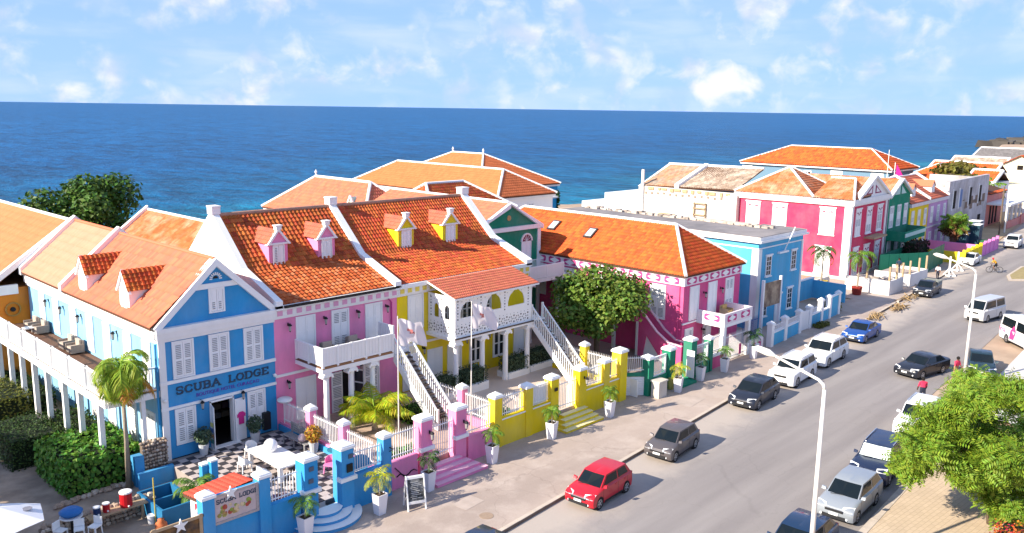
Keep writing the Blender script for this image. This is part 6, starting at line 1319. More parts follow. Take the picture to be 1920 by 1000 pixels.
for k, (x, y, h, lab) in enumerate(((85.4, 37.5, 4.2, 'slender palm before the crimson side wall'), (86.4, 34.1, 4.0, 'palm in red pot before the white concrete walls'))):
    T = thing('street_palm', lab, 'palm', (x, y, .05), group='palms by the crimson house'); part('trunk', MB().tube([(0, 0, 0), (.1, 0, h/2), (0, 0, h)], [.12, .09, .08], 7), M_PBARK, T); palm(T, (0, 0, h), 12, 2.0, M_PALMD if k == 0 else M_PALM, .55, .1, 14, 9+k, (1.1, -.2), 1.8, 'sp%d' % k)
    if k == 1: part('pot', MB().lathe([(.42, 0), (.55, .85), (.5, .85)], (0, 0, 0), 14), mat('red_pot', (.30, .03, .02), .7, .1), T)
T = thing('fan_palm', 'stout fan palm with brown skirt before the lilac house', 'palm', (126.5, 37.3, 0)); part('trunk', MB().tube([(0, 0, 0), (0, 0, 3.4)], [.5, .45], 8), M_BARK, T); part('dead_skirt', crown_mesh([(0, 0, 2.9, 1.6, 1.6, 1.2)], 500, 1.1, .25, 4, leafmat('dead_leaf', (.17, .09, .035), island=.4)), None, T); palm(T, (0, 0, 3.5), 22, 2.4, M_PALM, 1.0, .2, 9, 12, (1.35, .0), .8, 'fan')
T = thing('shore_palm', 'ragged yellow-green palm beside the grey-blue mansion', 'palm', (160, 90, 0)); part('trunk', MB().tube([(0, 0, 0), (.3, 0, 6.0)], [.3, .2], 8), M_PBARK, T); palm(T, (.3, 0, 6.0), 13, 3.6, M_PALMY, 1.2, .3, 10, 15, (1.3, -.2), 1.9, 'rp')
T = thing('corner_palm', 'spiky palm before the cream hall at right', 'palm', (168, 45.5, 0)); part('trunk', MB().tube([(0, 0, 0), (0, 0, 5.0)], [.3, .22], 8), M_PBARK, T); palm(T, (0, 0, 5.0), 14, 4.2, M_PALM, 1.2, .3, 10, 16, (1.25, .05), 1.0, 'cp')
# potted greenery by the lodge door and along the patio
for k, (x, y, lab) in enumerate(((18.75, 39.6, 'leafy bush in pale pot left of the lodge door'), (21.45, 39.3, 'leafy bush in grey pot right of the lodge door'), (22.9, 36.0, 'orange flowering plant in grey trough by the patio fence'))):
    T = thing('door_plant', lab, 'potted plant', (x, y, TZ)); part('pot', MB().lathe([(.18, 0), (.27, .55), (.25, .55)], (0, 0, 0), 12), mat('pale_pot', (.5, .52, .54), .6, .1), T); part('foliage', crown_mesh([(0, 0, 1.0, .42, .42, .45)], 450, .17, .09, 60+k, M_LEAF7 if k < 2 else leafmat('orange_leaf', (.42, .24, .03), island=.4, hue=.05)), None, T)
T = hedge('bougainvillea', 'orange flowering bush at the lower right corner', 36.6, 39.2, 6.6, 8.4, .14, 1.5, leafmat('orange_flower', (.55, .10, .03), island=.5, hue=.06), 1500, .12, .09, 77, cat='bush')
T = hedge('dark_yard_bush', 'dark bush over the green hoarding', 106, 109.5, 34.9, 36.8, .1, 3.3, leafmat('purple_leaf', (.05, .02, .02), island=.5), 500, .4, .2, 78, cat='bush')
# ================================================================ vehicles
KINDS = dict(
 hatch=dict(L=3.62, W=1.60, H=1.47, zn=.72, xc=.80, zc=.95, zb=1.0, t1=1.42, t2=.45, xb=.10, r=.29, wb=2.39, fo=.66),
 compact=dict(L=4.3, W=1.77, H=1.50, zn=.70, xc=.95, zc=.98, zb=1.03, t1=1.78, t2=.75, xb=.14, r=.31, wb=2.6, fo=.85),
 suv=dict(L=4.5, W=1.82, H=1.74, zn=.95, xc=1.15, zc=1.12, zb=1.15, t1=1.68, t2=.42, xb=.10, r=.36, wb=2.67, fo=.88),
 bigsuv=dict(L=5.0, W=1.97, H=1.75, zn=.92, xc=1.3, zc=1.1, zb=1.13, t1=1.95, t2=.75, xb=.14, r=.38, wb=3.0, fo=.92),
 sedan=dict(L=4.55, W=1.76, H=1.44, zn=.68, xc=1.15, zc=.94, zb=.98, t1=1.95, t2=1.25, xb=.5, r=.31, wb=2.65, fo=.88),
 mpv=dict(L=4.2, W=1.7, H=1.56, zn=.78, xc=.92, zc=1.03, zb=1.06, t1=1.72, t2=.58, xb=.08, r=.30, wb=2.5, fo=.78),
 van=dict(L=4.75, W=1.70, H=1.98, zn=1.02, xc=.26, zc=1.14, zb=1.16, t1=.92, t2=.16, xb=.05, r=.33, wb=2.57, fo=1.05),
 bus=dict(L=5.4, W=1.9, H=2.2, zn=1.05, xc=.24, zc=1.2, zb=1.22, t1=.9, t2=.14, xb=.04, r=.34, wb=3.1, fo=1.05),
 pickup=dict(L=4.6, W=1.70, H=1.55, zn=.78, xc=1.05, zc=1.0, zb=1.03, t1=1.7, t2=1.95, xb=1.7, r=.32, wb=2.8, fo=.8))
M_TYRE = mat('tyre_rubber', (.018, .018, .018), .85, .1, 9.); M_RIM = mat('alloy_rim', (.55, .55, .56), .3, 0, metal=.8); M_CARGLASS = mat('car_glass', (.006, .010, .012), .04, 0, spec=.42)
M_LAMPG = mat('headlamp', (.72, .74, .76), .15, .1, 9., spec=.8); M_PLATE = mat('number_plate', (.78, .78, .74), .5, 0); M_CHROME = mat('chrome_strip', (.65, .65, .66), .2, 0, metal=.9); M_PLASTIC = mat('black_plastic', (.02, .02, .022), .6, 0); M_TAIL = mat('tail_lamp', (.35, .01, .01), .2, 0)
def wheel_meshes(r):
    def f():
        t = MB(); t.cyl((0, -.1, 0), (0, .1, 0), r, n=22); me = t.mesh('tyre', M_TYRE)
        rm = MB(); 
        for s in (-1, 1):
            rm.cyl((0, s*.08, 0), (0, s*.104, 0), r*.28, n=10)
            n = 16; vs = [(r*.70*math.cos(2*math.pi*i/n), s*.103, r*.70*math.sin(2*math.pi*i/n)) for i in range(n)]+[(r*.60*math.cos(2*math.pi*i/n), s*.106, r*.60*math.sin(2*math.pi*i/n)) for i in range(n)]
            rm.add(vs, [(i, (i+1) % n, n+(i+1) % n, n+i) for i in range(n)])
            for k in range(5): a = 2*math.pi*k/5; rm.bar((r*.15*math.cos(a), s*.1045, r*.15*math.sin(a)), (r*.66*math.cos(a), s*.1045, r*.66*math.sin(a)), .012, r*.17) if False else rm.prism([(r*.66*math.cos(a-.13), s*.100, r*.66*math.sin(a-.13)), (r*.66*math.cos(a+.13), s*.100, r*.66*math.sin(a+.13)), (r*.2*math.cos(a+.5), s*.100, r*.2*math.sin(a+.5)), (r*.2*math.cos(a-.5), s*.100, r*.2*math.sin(a-.5))], (0, s*.008, 0))
        return me, rm.mesh('rim', M_RIM)
    return cached(('wheel', r), f)
def car_meshes(kind):
    k = KINDS[kind]; L, W, H, zn, zc, zb, r, wb, fo = (k[a] for a in ('L', 'W', 'H', 'zn', 'zc', 'zb', 'r', 'wb', 'fo'))
    xf = L/2; xr = -L/2; xc = xf-k['xc']; xw = xf-fo; xw2 = xw-wb; xb = xr+k['xb']; deck = zb+(.0 if k['xb'] < .3 else .04)
    def arch(x): return [(x+(r+.06)*math.cos(a), max(.24, r+(r+.06)*math.sin(a))) for a in [math.pi*i/8 for i in range(9)]]
    prof = [(xf-.06, .24), (xf, .40), (xf-.01, .58), (xf-.06, zn), (xf-.35*k['xc'], zn+(zc-zn)*.55), (xc, zc), (0, (zc+zb)/2+.005), (xb, zb)]
    prof += ([(xr+.05, deck-.03)] if k['xb'] > .3 else [])+[(xr+.01, zb-.22), (xr, .5), (xr+.07, .26)]
    rear = arch(xw2)[::-1]; front = arch(xw)[::-1]
    prof = prof+[(xw2-(r+.07), .24)]+rear+[(xw2+(r+.07), .22), (xw-(r+.07), .22)]+front+[(xw+(r+.07), .23)]
    n = len(prof)
    def lay(y, sx, top):
        out = []
        for (x, z) in prof:
            zz = z if z < .62 else z-top*(z-.62)/(zb-.62)*(1 if z > .62 else 0); out.append((x*(sx if abs(x) > xw*.9 else 1), y, zz))
        return out
    ys = [(-W/2, .95, .09), (-W/2+.045, .97, .035), (-W/2+.2, .99, .0), (W/2-.2, .99, .0), (W/2-.045, .97, .035), (W/2, .95, .09)]; mb = MB(); vs = []
    mid = (0, 1.005, -.02); ys.insert(3, mid)
    for y, sx, tp in ys: vs += lay(y, sx, tp)
    fs = [(l*n+i, l*n+(i+1) % n, (l+1)*n+(i+1) % n, (l+1)*n+i) for l in range(len(ys)-1) for i in range(n)]
    fs += [tuple(range(n)), tuple(range((len(ys)-1)*n, len(ys)*n))[::-1]]
    mb.add(vs, fs)
    # greenhouse
    wbt = W/2-.05; wt = W/2-.20; A = [(xc-.02, -wbt+.06, zc-.06), (xc-.02, wbt-.06, zc-.06), (xb, wbt-.04, zb-.06), (xb, -wbt+.04, zb-.06)]
    Bm = [(xf-k['t1'], -wt, H-.05), (xf-k['t1'], wt, H-.05), (xr+k['t2'], wt, H-.06), (xr+k['t2'], -wt, H-.06)]
    xm = (Bm[0][0]+Bm[2][0])/2; side = []
    gm = MB(); mm = [(xm, -wbt, zb-.05), (xm, wbt, zb-.05)]; tm = [(xm, -wt-.03, H-.03), (xm, wt+.03, H-.03)]
    V = A+Bm+mm+tm+[(xf-k['t1']-.10, 0, H-.005), (xm, 0, H+.012), (xr+k['t2']+.1, 0, H-.015), (xf-k['t1']+.03, 0, H-.055), (xr+k['t2']-.03, 0, H-.07), (xc+.06, 0, zc-.03)]
    gm.add(V, [(0, 17, 15, 4), (17, 1, 5, 15), (0, 4, 10, 8), (8, 10, 7, 3), (1, 9, 11, 5), (9, 2, 6, 11), (3, 7, 16), (3, 16, 2), (2, 16, 6), (4, 15, 12, 13, 10), (15, 5, 11, 13, 12), (10, 13, 14, 16, 7), (13, 11, 6, 16, 14)])
    body = mb.mesh('body', M_PLASTIC, True); green = gm.mesh('cabin', M_PLASTIC, True)
    for m in (body, green): m.set_sharp_from_angle(angle=R(38))
    # glass panes lofted on the cabin faces
    Vv = [Vector(v) for v in V]
    def pane(a, b, c, d, u0, u1, v0, v1, out):
        def P(u, v): return Vv[a].lerp(Vv[b], u).lerp(Vv[d].lerp(Vv[c], u), v)
        q = [P(u0, v0), P(u1, v0), P(u1, v1), P(u0, v1)]; nr = (q[1]-q[0]).cross(q[3]-q[0]).normalized(); o = Vector(out)
        if nr.dot(o) < 0: nr = -nr
        return MB().prism([p+nr*.006 for p in q], nr*.006)
    W1 = pane(0, 17, 15, 4, .07, 1.0, .10, .92, (1, 0, .5)); w2 = pane(17, 1, 5, 15, .0, .93, .10, .92, (1, 0, .5)); W1.add(w2.v, w2.f)
    ws = W1.mesh('windscreen', M_CARGLASS)
    lsp = .16 if kind not in ('van', 'bus') else .10
    sw = []
    for (a, b, c, d, o) in ((0, 8, 10, 4, -1), (8, 3, 7, 10, -1), (1, 9, 11, 5, 1), (9, 2, 6, 11, 1)):
        fr = a in (0, 1)
        sw.append(pane(a, b, c, d, lsp if fr else .05, .95 if fr else (.80 if kind in ('sedan', 'hatch', 'compact') else .92), .14, .86, (0, o, .3)).mesh('side_window', M_CARGLASS))
    rw = pane(3, 2, 6, 7, .1, .9, .15, .9, (-1, 0, .4)).mesh('rear_window', M_CARGLASS)
    # front end
    fe = {}
    hl = zn-.04; single = {}
    def each(name, f): single[name] = [f(s) for s in (1, -1)]
    each('headlamp', lambda s: MB().prism([(xf*.99-.01, s*(W/2-.52), hl-.09), (xf*.955-.03, s*(W/2-.07), hl-.10), (xf*.955-.30, s*(W/2-.035), hl+.02+.62*(zc-zn)*.55), (xf*.985-.14, s*(W/2-.50), hl+.02+.5*(zc-zn)*.55)], (.04, s*.025, .05)))
    each('fog_lamp', lambda s: MB().cyl((xf*.965-.04, s*(W/2-.26), .36), (xf*.985+.02, s*(W/2-.27), .36), .055, n=10))
    each('tail_lamp', lambda s: MB().box(xr-.012, xr+.09, s*(W/2-.32), s*(W/2-.07), zb-.32, zb-.08))
    each('mirror', lambda s: MB().add([(xc-.30, s*(W/2-.03), zc+.02), (xc-.16, s*(W/2-.03), zc+.0), (xc-.14, s*(W/2+.15), zc+.03), (xc-.28, s*(W/2+.17), zc+.04), (xc-.29, s*(W/2-.03), zc+.11), (xc-.2, s*(W/2-.03), zc+.10), (xc-.19, s*(W/2+.14), zc+.14), (xc-.28, s*(W/2+.16), zc+.15)], [(0, 1, 2, 3), (4, 7, 6, 5), (0, 4, 5, 1), (1, 5, 6, 2), (2, 6, 7, 3), (3, 7, 4, 0)]))
    fe['grille'] = MB().box(xf-.06, xf+.030, -.40, .40, hl-.14, hl-.01); fe['lower_grille'] = MB().box(xf-.06, xf+.028, -.52, .52, .28, .43)
    fe['plate'] = MB().box(xf, xf+.048, -.2, .2, .44, .55); fe['chrome'] = MB().box(xf-.03, xf+.040, -.42, .42, hl-.03, hl+.0)
    fe['bumper'] = MB().box(xr+.2, xf-.2, -W/2+.06, W/2-.06, .17, .25); fe['wiper'] = MB().bar((xc+.06, -.5, zc+.015), (xc-.02, .05, zc+.06), .02)
    single['door_seam'] = [MB().box(x-.008, x+.008, s*(W/2-.02), s*(W/2+.003), .34, zb-.12) for s in (1, -1) for x in (xc-.15, xm+.05, xm-.78 if kind not in ('van', 'bus') else xm-1.0)]
    single['door_handle'] = [MB().box(x, x+.16, s*(W/2-.01), s*(W/2+.025), zb-.20, zb-.16) for s in (1, -1) for x in (xm+.16, xm-.66)]
    single['sill_trim'] = [MB().box(xw2+r+.1, xw-r-.1, s*(W/2-.03), s*(W/2+.012), .22, .31) for s in (1, -1)]
    if kind in ('suv', 'bigsuv'): single['roof_rail'] = [MB().bar((xf-k['t1']-.25, s*(wt-.03), H+.02), (xr+k['t2']+.2, s*(wt-.03), H+.015), .035, .045) for s in (1, -1)]
    single['wheel_well'] = [MB().cyl((x, s*(W/2-.30), r), (x, s*(W/2-.025), r), r+.05, n=18) for s in (1, -1) for x in (xw, xw2)]
    return dict(body=body, cabin=green, ws=ws, sw=sw, rw=rw, fe=fe, single=single, xw=xw, xw2=xw2, k=k)
def car(kind, label, wheel, head, paint, cat='car', name='parked_car', group=None, which=(1, 1), screen=None, extra=None):
    """wheel: ground contact of the front (which[0]=1) / left (which[1]=1) wheel; head: heading in degrees"""
    D = cached(('car', kind), lambda: car_meshes(kind)); k = D['k']; h = R(head); W = k['W']
    lx = D['xw'] if which[0] == 1 else D['xw2']; ly = which[1]*(W/2-.02); c, s = math.cos(h), math.sin(h); loc = (wheel[0]-(lx*c-ly*s), wheel[1]-(lx*s+ly*c), .006 if len(wheel) < 3 else wheel[2])
    T = thing(name, label, cat, loc, h, group); pm = paint
    def tinted(me, key):
        def f(): m = me.copy(); m.materials.clear(); m.materials.append(pm); return m
        return cached((key, kind, pm.name), f)
    b = link('body', tinted(D['body'], 'b'), T); cb = link('cabin', tinted(D['cabin'], 'c'), T); link('windscreen', D['ws'], cb); link('rear_window', D['rw'], cb)
    for m in D['sw']: link('side_window', m, cb)
    fe = D['fe']
    for nm, key, m in (('grille', 'grille', M_PLASTIC), ('lower_grille', 'lower_grille', M_PLASTIC), ('number_plate', 'plate', M_PLATE), ('chrome_strip', 'chrome', M_CHROME), ('underbody', 'bumper', M_PLASTIC), ('wiper', 'wiper', M_PLASTIC)):
        me = cached((nm, kind), lambda: fe[key].mesh(nm, m)); link(nm, me, b)
    mm = dict(headlamp=M_LAMPG, fog_lamp=M_LAMPG, tail_lamp=M_TAIL, mirror=pm, door_seam=M_PLASTIC, door_handle=pm if kind != 'bigsuv' else M_CHROME, sill_trim=M_PLASTIC, roof_rail=M_CHROME, wheel_well=M_PLASTIC)
    for nm, L_ in D['single'].items():
        for i, q in enumerate(L_): link(nm, cached((nm, i, kind, mm[nm].name), lambda: q.mesh(nm, mm[nm])), b)
    ty, rm = wheel_meshes(k['r'])
    for x in (D['xw'], D['xw2']):
        for sd in (1, -1): w = link('wheel', ty, T, (x, sd*(W/2-.10), k['r'])); link('rim', rm, w)
    if screen: link('sunshade', cached(('shade', kind), lambda: sunshade(D)), cb)
    return T
def sunshade(D):
    m = D['ws'].copy(); m.materials.clear(); m.materials.append(mat('sunshade', (.62, .70, .68), .5, .1, 5.)); m.transform(Matrix.Translation((.012, 0, .012))); return m
def paint(n, c, metal=.0): return mat('paint_'+n, c, .32, .03, 2., coat=.45, spec=.35, metal=metal)
G1 = 'cars parked along the left kerb'; G2 = 'cars parked along the paved square'
car('hatch', 'small red hatchback parked nearest along the left kerb', (29.66, 22.69), 185.4, paint('red', (.50, .012, .025)), group=G1)
car('hatch', 'small grey hatchback parked behind the red one', (36.88, 23.3), 186.5, paint('grey', (.12, .105, .105), .3), group=G1)
car('compact', 'dark blue-grey compact car parked left of the white cars', (47.52, 24.18), 185.5, paint('slate', (.016, .02, .034), .1), group=G1)
car('suv', 'white boxy off-roader parked in front of the long white estate', (53.46, 24.53), 184.5, paint('white', (.74, .73, .72)), group=G1)
car('bigsuv', 'long white luxury off-roader parked before the blue saloon', (59.52, 25.04), 183.5, paint('white2', (.76, .76, .75)), group=G1)
car('sedan', 'bright blue saloon parked past the white off-roaders', (68.32, 25.86), 183, paint('blue', (.012, .07, .30), .2), group=G1)
T = car('pickup', 'black pickup with grey bed parked by the white concrete walls', (90.78, 28.22), 184, paint('black', (.012, .014, .022)), group=G1, cat='pickup')
part('bed', MB().box(-2.3, -.62, -.82, -.76, .9, 1.32).box(-2.3, -.62, .76, .82, .9, 1.32).box(-2.3, -2.24, -.76, .76, .9, 1.32).box(-.7, -.62, -.76, .76, .9, 1.45).box(-2.24, -.7, -.76, .76, 1.22, 1.28), mat('grey_bed', (.24, .25, .22), .7, .2), T)
car('sedan', 'white saloon parked by the yellow yard wall', (114.3, 31.0), 184, paint('white', 0), group=G1)
car('suv', 'white car driving up at the far right of the street', (134.5, 31.15), 185, paint('white', 0), name='moving_car')
car('van', 'silver-white passenger van driving down the street', (83.6, 21.08), 172, paint('silver', (.60, .59, .57), .2), name='passenger_van', cat='van')
car('sedan', 'black saloon driving down the middle of the street', (61.63, 19.2), 169, paint('black', 0), name='moving_car')
car('sedan', 'dark green saloon parked askew on the sand', (65.9, 15.75), 199, paint('green', (.012, .035, .045), .2), name='parked_car')
car('mpv', 'silver people carrier parked by the paved square', (36.99, 13.64), 183.3, paint('silver2', (.33, .36, .39), .3), group=G2)
car('suv', 'dark blue off-roader with white sunshade parked by the square', (42.15, 14.16), 186, paint('navy', (.012, .022, .06), .2), group=G2, screen=True)
car('compact', 'dark blue car at the bottom edge by the lamp post', (31.1, 13.25), 183.5, paint('navy2', (.012, .035, .085), .2), group=G2)
car('suv', 'white car half hidden behind the feathery tree', (50.0, 14.9), 185, paint('white2', 0), group=G2)
car('compact', 'dark blue car cut off by the bottom picture edge at the left kerb', (20.3, 21.7), 185, paint('navy2', 0), group=G1)
T = car('bus', 'white minibus with pink side graphic at the right edge', (77.23, 17.95), 222, paint('white', 0), name='minibus', cat='minibus', which=(-1, -1))
part('pink_graphic', MB().prism([(-1.0, -.957, .45), (-.4, -.957, .45), (-.1, -.957, 1.1), (-.5, -.92, 1.6), (-.95, -.957, 1.1)], (0, -.006, 0)), mat('pink_graphic', (.70, .05, .22), .5, .1), T); text_letters(T, 'ima', .62, mat('pink_graphic', 0), (-2.5, -.958, .8), .06)
# ================================================================ street furniture
M_POLE = mat('white_pole', (.72, .68, .62), .5, .06, 3.)
def lamp_post(label, x, y, h, arm, rise, head=.9):
    T = thing('street_lamp', label, 'street lamp', (x, y, .1), group='tall white street lamps'); part('pole', MB().tube([(0, 0, 0), (0, 0, h*.5), (0, 0, h)], [.11, .09, .07], 10), M_POLE, T, smooth=True)
    part('arm', MB().tube([(0, 0, h), (0, .06, h+.18), (0, .25, h+.32), (0, arm, h+.32+rise)], [.07, .065, .06, .05], 8), M_POLE, T, smooth=True)
    mb = MB(); mb.tube([(0, arm-.05, h+.30+rise), (0, arm+.25, h+.38+rise), (0, arm+head*.8, h+.46+rise), (0, arm+head, h+.47+rise)], [.07, .15, .13, .03], 8); part('lamp_head', mb, M_POLE, T, smooth=True); return T
lamp_post('white street lamp rising from the bottom edge by the parked cars', 30.35, 12.85, 8.0, 2.1, .55)
lamp_post('white street lamp by the dark green saloon', 62.0, 16.65, 7.8, 1.9, .5)
T = thing('street_sign_pole', 'grey pole in a grass tuft by the ruin', 'pole', (147.8, 37.1, .1)); part('pole', MB().cyl((0, 0, 0), (0, 0, 7.5), .12, n=6), M_BARK, T)
T = thing('white_street_pole', 'white pole at the far street bend', 'pole', (151, 37.2, .1)); part('pole', MB().cyl((0, 0, 0), (0, 0, 6.5), .14, n=6), M_POLE, T)
def flag(label, x, y, z0, h, seed, W=2.2, Hh=1.25):
    T = thing('flagpole', label, 'flagpole', (x, y, z0), group='flagpoles on the terraces'); part('pole', MB().cyl((0, 0, 0), (0, 0, h), .035, .025, 8), M_POLE, T)
    q = random.Random(seed); mb = MB(); nx, nz = 16, 10; vs = []
    for j in range(nz+1):
        for i in range(nx+1):
            u, v = i/nx, j/nz; x_ = u*W*.78; y_ = .22*math.sin(u*7+v*2.2+seed)*u**.6+.10*math.sin(u*13-v*4); z_ = h-.25-v*Hh*(1-.15*u)-u*u*.45+.08*math.sin(u*9+v*3); vs.append((x_*.93, y_-.25*u, z_))
    mb.add(vs, [(j*(nx+1)+i, j*(nx+1)+i+1, (j+1)*(nx+1)+i+1, (j+1)*(nx+1)+i) for j in range(nz) for i in range(nx)])
    fl = leafmat('flag_cloth', (.78, .73, .74), island=.0, hue=0, trans=.35, rough=.8); c = part('cloth', mb, fl, T, smooth=True)
    em = MB(); idx = [(4, 6), (5, 6), (6, 7), (5, 7), (7, 8), (6, 8)]
    for i, j in idx[:5]:
        a = [Vector(vs[jj*(nx+1)+ii])+Vector((0, -.012, 0)) for ii, jj in ((i+1, j-3), (i+2, j-3), (i+2, j-2), (i+1, j-2))]; em.poly(a)
    part('emblem', em, mat('flag_emblem', (.62, .22, .20), .8, .4, 6.), c)
flag('white flag on tall white pole before the pink house', 26.05, 33.0, .8, 7.2, 1); flag('white flag on tall white pole before the yellow veranda', 30.2, 32.0, .8, 7.5, 2, 2.0, 1.2)
# chalkboard
T = thing('chalkboard_sign', 'white framed chalkboard stand on the pavement by the pink steps', 'sign', (23.55, 28.7, .12), R(-22))
def abd(s):
    for x in (-.42, .42): part('leg', MB().bar((x, s*.38, 0), (x, s*.02, 1.55), .09, .05), M_WHITE, T)
    part('crossbar', MB().bar((-.42, s*.29, .36), (.42, s*.29, .36), .05, .12).bar((-.42, s*.04, 1.47), (.42, s*.04, 1.47), .05, .12), M_WHITE, T)
    b = part('board', MB().prism([(-.39, s*.275, .42), (.39, s*.275, .42), (.39, s*.045, 1.42), (-.39, s*.045, 1.42)], (0, .02, 0)), mat('chalkboard', (.05, .055, .055), .8, .5, 5., col2=(.22, .22, .22), mixs=3.5), T)
    if s < 0:
        q = random.Random(2); ch = MB()
        for k in range(10): z = .55+k*.08; u = -.28+q.uniform(0, .08); ch.bar((u, -.28+.23*(z-.42)-.012, z), (u+q.uniform(.3, .5), -.28+.23*(z-.42)-.012, z), .012, .018)
        part('chalk_writing', ch, mat('chalk', (.6, .6, .58), .9, .2), b)
abd(-1); abd(1)
T = thing('white_cabinet', 'white service cabinet before the green wall', 'cabinet', (44.8, 29.75, .12), world=True); part('body', MB().box(44.35, 45.25, 29.5, 30.1, .12, 1.15), M_OLDWHITE, T); boxpart('lid', M_OLDWHITE, T, 44.3, 45.3, 29.45, 30.15, 1.152, 1.24)
T = thing('yellow_drum', 'small yellow-green drum by the green gate post', 'drum', (46.6, 30.1, .12)); part('drum', MB().lathe([(.17, 0), (.19, .05), (.19, .72), (.16, .78)], (0, 0, 0), 12), mat('olive_drum', (.38, .36, .10), .6, .1), T)
# ================================================================ patio furniture
M_PLAST = mat('white_plastic', (.80, .79, .77), .35, .03)
T = thing('patio_table', 'long white table on the chequered patio', 'table', (20.35, 35.4, TZ), world=True); part('top', MB().box(19.65, 21.1, 33.85, 37.0, 1.50, 1.57), M_PLAST, T)
for x in (19.8, 20.95):
    for y in (34.05, 36.8): boxpart('leg', M_PLAST, T, x-.09, x+.09, y-.09, y+.09, TZ, 1.5)
T = thing('globe_lamp', 'white globe lamp standing on the patio table', 'lamp', (20.4, 35.9, 1.57)); part('globe', MB().sphere((0, 0, .33), .34, 16, 10), mat('opal_globe', (.82, .81, .80), .3, 0), T, smooth=True); part('foot', MB().cyl((0, 0, 0), (0, 0, .06), .14, n=12), M_PLAST, T)
def armchair(label, x, y, rz, m=None, z=TZ, name='patio_chair', group='white chairs at the patio table'):
    T = thing(name, label, 'chair', (x, y, z), R(rz), group); m = m or M_PLAST
    part('seat', MB().box(-.27, .27, -.27, .27, .40, .46), m, T)
    for a in (-.22, .22):
        for b in (-.22, .22): part('leg', MB().bar((a, b, .4), (a*1.15, b*1.15, 0), .05), m, T)
    bk = MB(); pts = [(.29*math.cos(t), .29*math.sin(t)) for t in [math.pi*(-.05+i*1.1/12) for i in range(13)]]
    for i in range(12):
        h0 = .46+.36*(.55+.45*math.sin(math.pi*i/12)); h1 = .46+.36*(.55+.45*math.sin(math.pi*(i+1)/12)); bk.prism([(*pts[i], .44), (*pts[i+1], .44), (*pts[i+1], h1), (*pts[i], h0)], (-pts[i][0]*.09, -pts[i][1]*.09, 0))
    part('backrest', bk, m, T); return T
armchair('white tub chair on the door side left of the patio table', 19.2, 36.3, 90); armchair('white tub chair at the left front of the patio table', 19.25, 34.7, 95); armchair('white tub chair at the street end of the patio table', 20.4, 33.3, 185); armchair('white tub chair at the door end of the patio table', 20.3, 37.6, 0); armchair('white tub chair right of the patio table near the street', 21.5, 34.5, -90)
T = armchair('pink metal chair on the patio near the gate', 22.1, 33.3, -60, mat('pink_metal', (.72, .22, .42), .4, 0), name='pink_chair', group=None)
T = thing('slatted_bench', 'grey weathered slatted bench against the patio fence', 'bench', (22.7, 37.2, TZ), R(-90)); M_GREYW = mat('grey_slat_wood', (.30, .29, .29), .8, .25, 6.)
for k in range(4): boxpart('seat_slat', M_GREYW, T, -1.1, 1.1, -.25+k*.13, -.15+k*.13, .42, .46); boxpart('back_slat', M_GREYW, T, -1.1, 1.1, .29, .33, .52+k*.13, .62+k*.13)
for x in (-1.0, 0, 1.0): part('leg', MB().box(x-.04, x+.04, -.25, -.19, 0, .42).box(x-.04, x+.04, .27, .33, 0, 1.0), M_GREYW, T)
T = thing('bench_cushion', 'pale patterned cushion on the slatted bench', 'cushion', (22.62, 36.6, TZ+.47), R(-70)); part('cushion', MB().sphere((0, 0, .2), .24, 10, 6, .9), mat('pink_white_cushion', (.66, .50, .52), .9, .3, 8.), T, smooth=True)
T = thing('round_side_table', 'round teal topped table by the patio fence', 'table', (22.95, 34.2, TZ)); part('top', MB().cyl((0, 0, .62), (0, 0, .68), .38, n=18), mat('teal_top', (.02, .18, .26), .5, .1), T); part('leg', MB().cyl((0, 0, 0), (0, 0, .62), .05, n=8), M_BLACK, T)
q = random.Random(6)
for k in range(6):
    T = thing('patio_flowers', ('magenta flowering pot at the fence left end', 'pink flowering pot behind the patio railing', 'pale flowering pot behind the patio railing', 'violet flowering pot behind the patio railing', 'red flowering pot by the gate post', 'low pink flower pot beside the gate post')[k], 'potted plant', (17.3+k*.25, 31.6+.05*(k % 2), TZ)); part('pot', MB().lathe([(.10, 0), (.13, .22)], (0, 0, 0), 10), M_TRIM, T)
    part('foliage', crown_mesh([(0, 0, .48, .2, .2, .26)], 120, .1, .07, 90+k, leafmat('flower%d' % k, ((.45, .03, .22), (.6, .2, .3), (.55, .55, .35), (.25, .06, .3), (.5, .03, .05), (.6, .25, .35))[k], island=.4, hue=.05)), None, T)
# ================================================================ garden at lower left
T = thing('rubble_stone_wall', 'rough coral stone wall at the lodge corner', 'wall', (16.3, 39.8, .1), world=True); part('core', MB().box(15.75, 16.95, 39.75, 40.05, .1, 2.1), mat('mortar', (.16, .12, .09), .95, .2, 9.), T)
q = random.Random(12); SM = []
def stone(seed, r):
    g = random.Random(seed); mb = MB(); n, m = 7, 4; vs = []
    for i in range(m+1):
        for j in range(n): a = 2*math.pi*j/n; t = math.pi*i/m; k = r*g.uniform(.8, 1.15); vs.append((k*math.sin(t)*math.cos(a), k*math.sin(t)*math.sin(a)*.8, k*.75*math.cos(t)))
    mb.add(vs, [(i*n+j, i*n+(j+1) % n, (i+1)*n+(j+1) % n, (i+1)*n+j) for i in range(m) for j in range(n)]); return mb.mesh('stone', mat('stone_shade%d' % (seed % 4), ((.46, .36, .27), (.36, .27, .20), (.55, .46, .37), (.42, .30, .22))[seed % 4], .95, .3, 6., .5, 20.))
SM = [stone(k, .15) for k in range(8)]
for i in range(9):
    for j in range(11): o = link('stone', SM[q.randrange(8)], T, (15.8+i*.135+q.uniform(-.03, .03), 39.72+q.uniform(-.03, .03), .2+j*.18+q.uniform(-.03, .03))); o.rotation_euler = (q.uniform(-.4, .4), q.uniform(-.4, .4), q.uniform(0, 6)); o.scale = (q.uniform(.45, .7),)*3
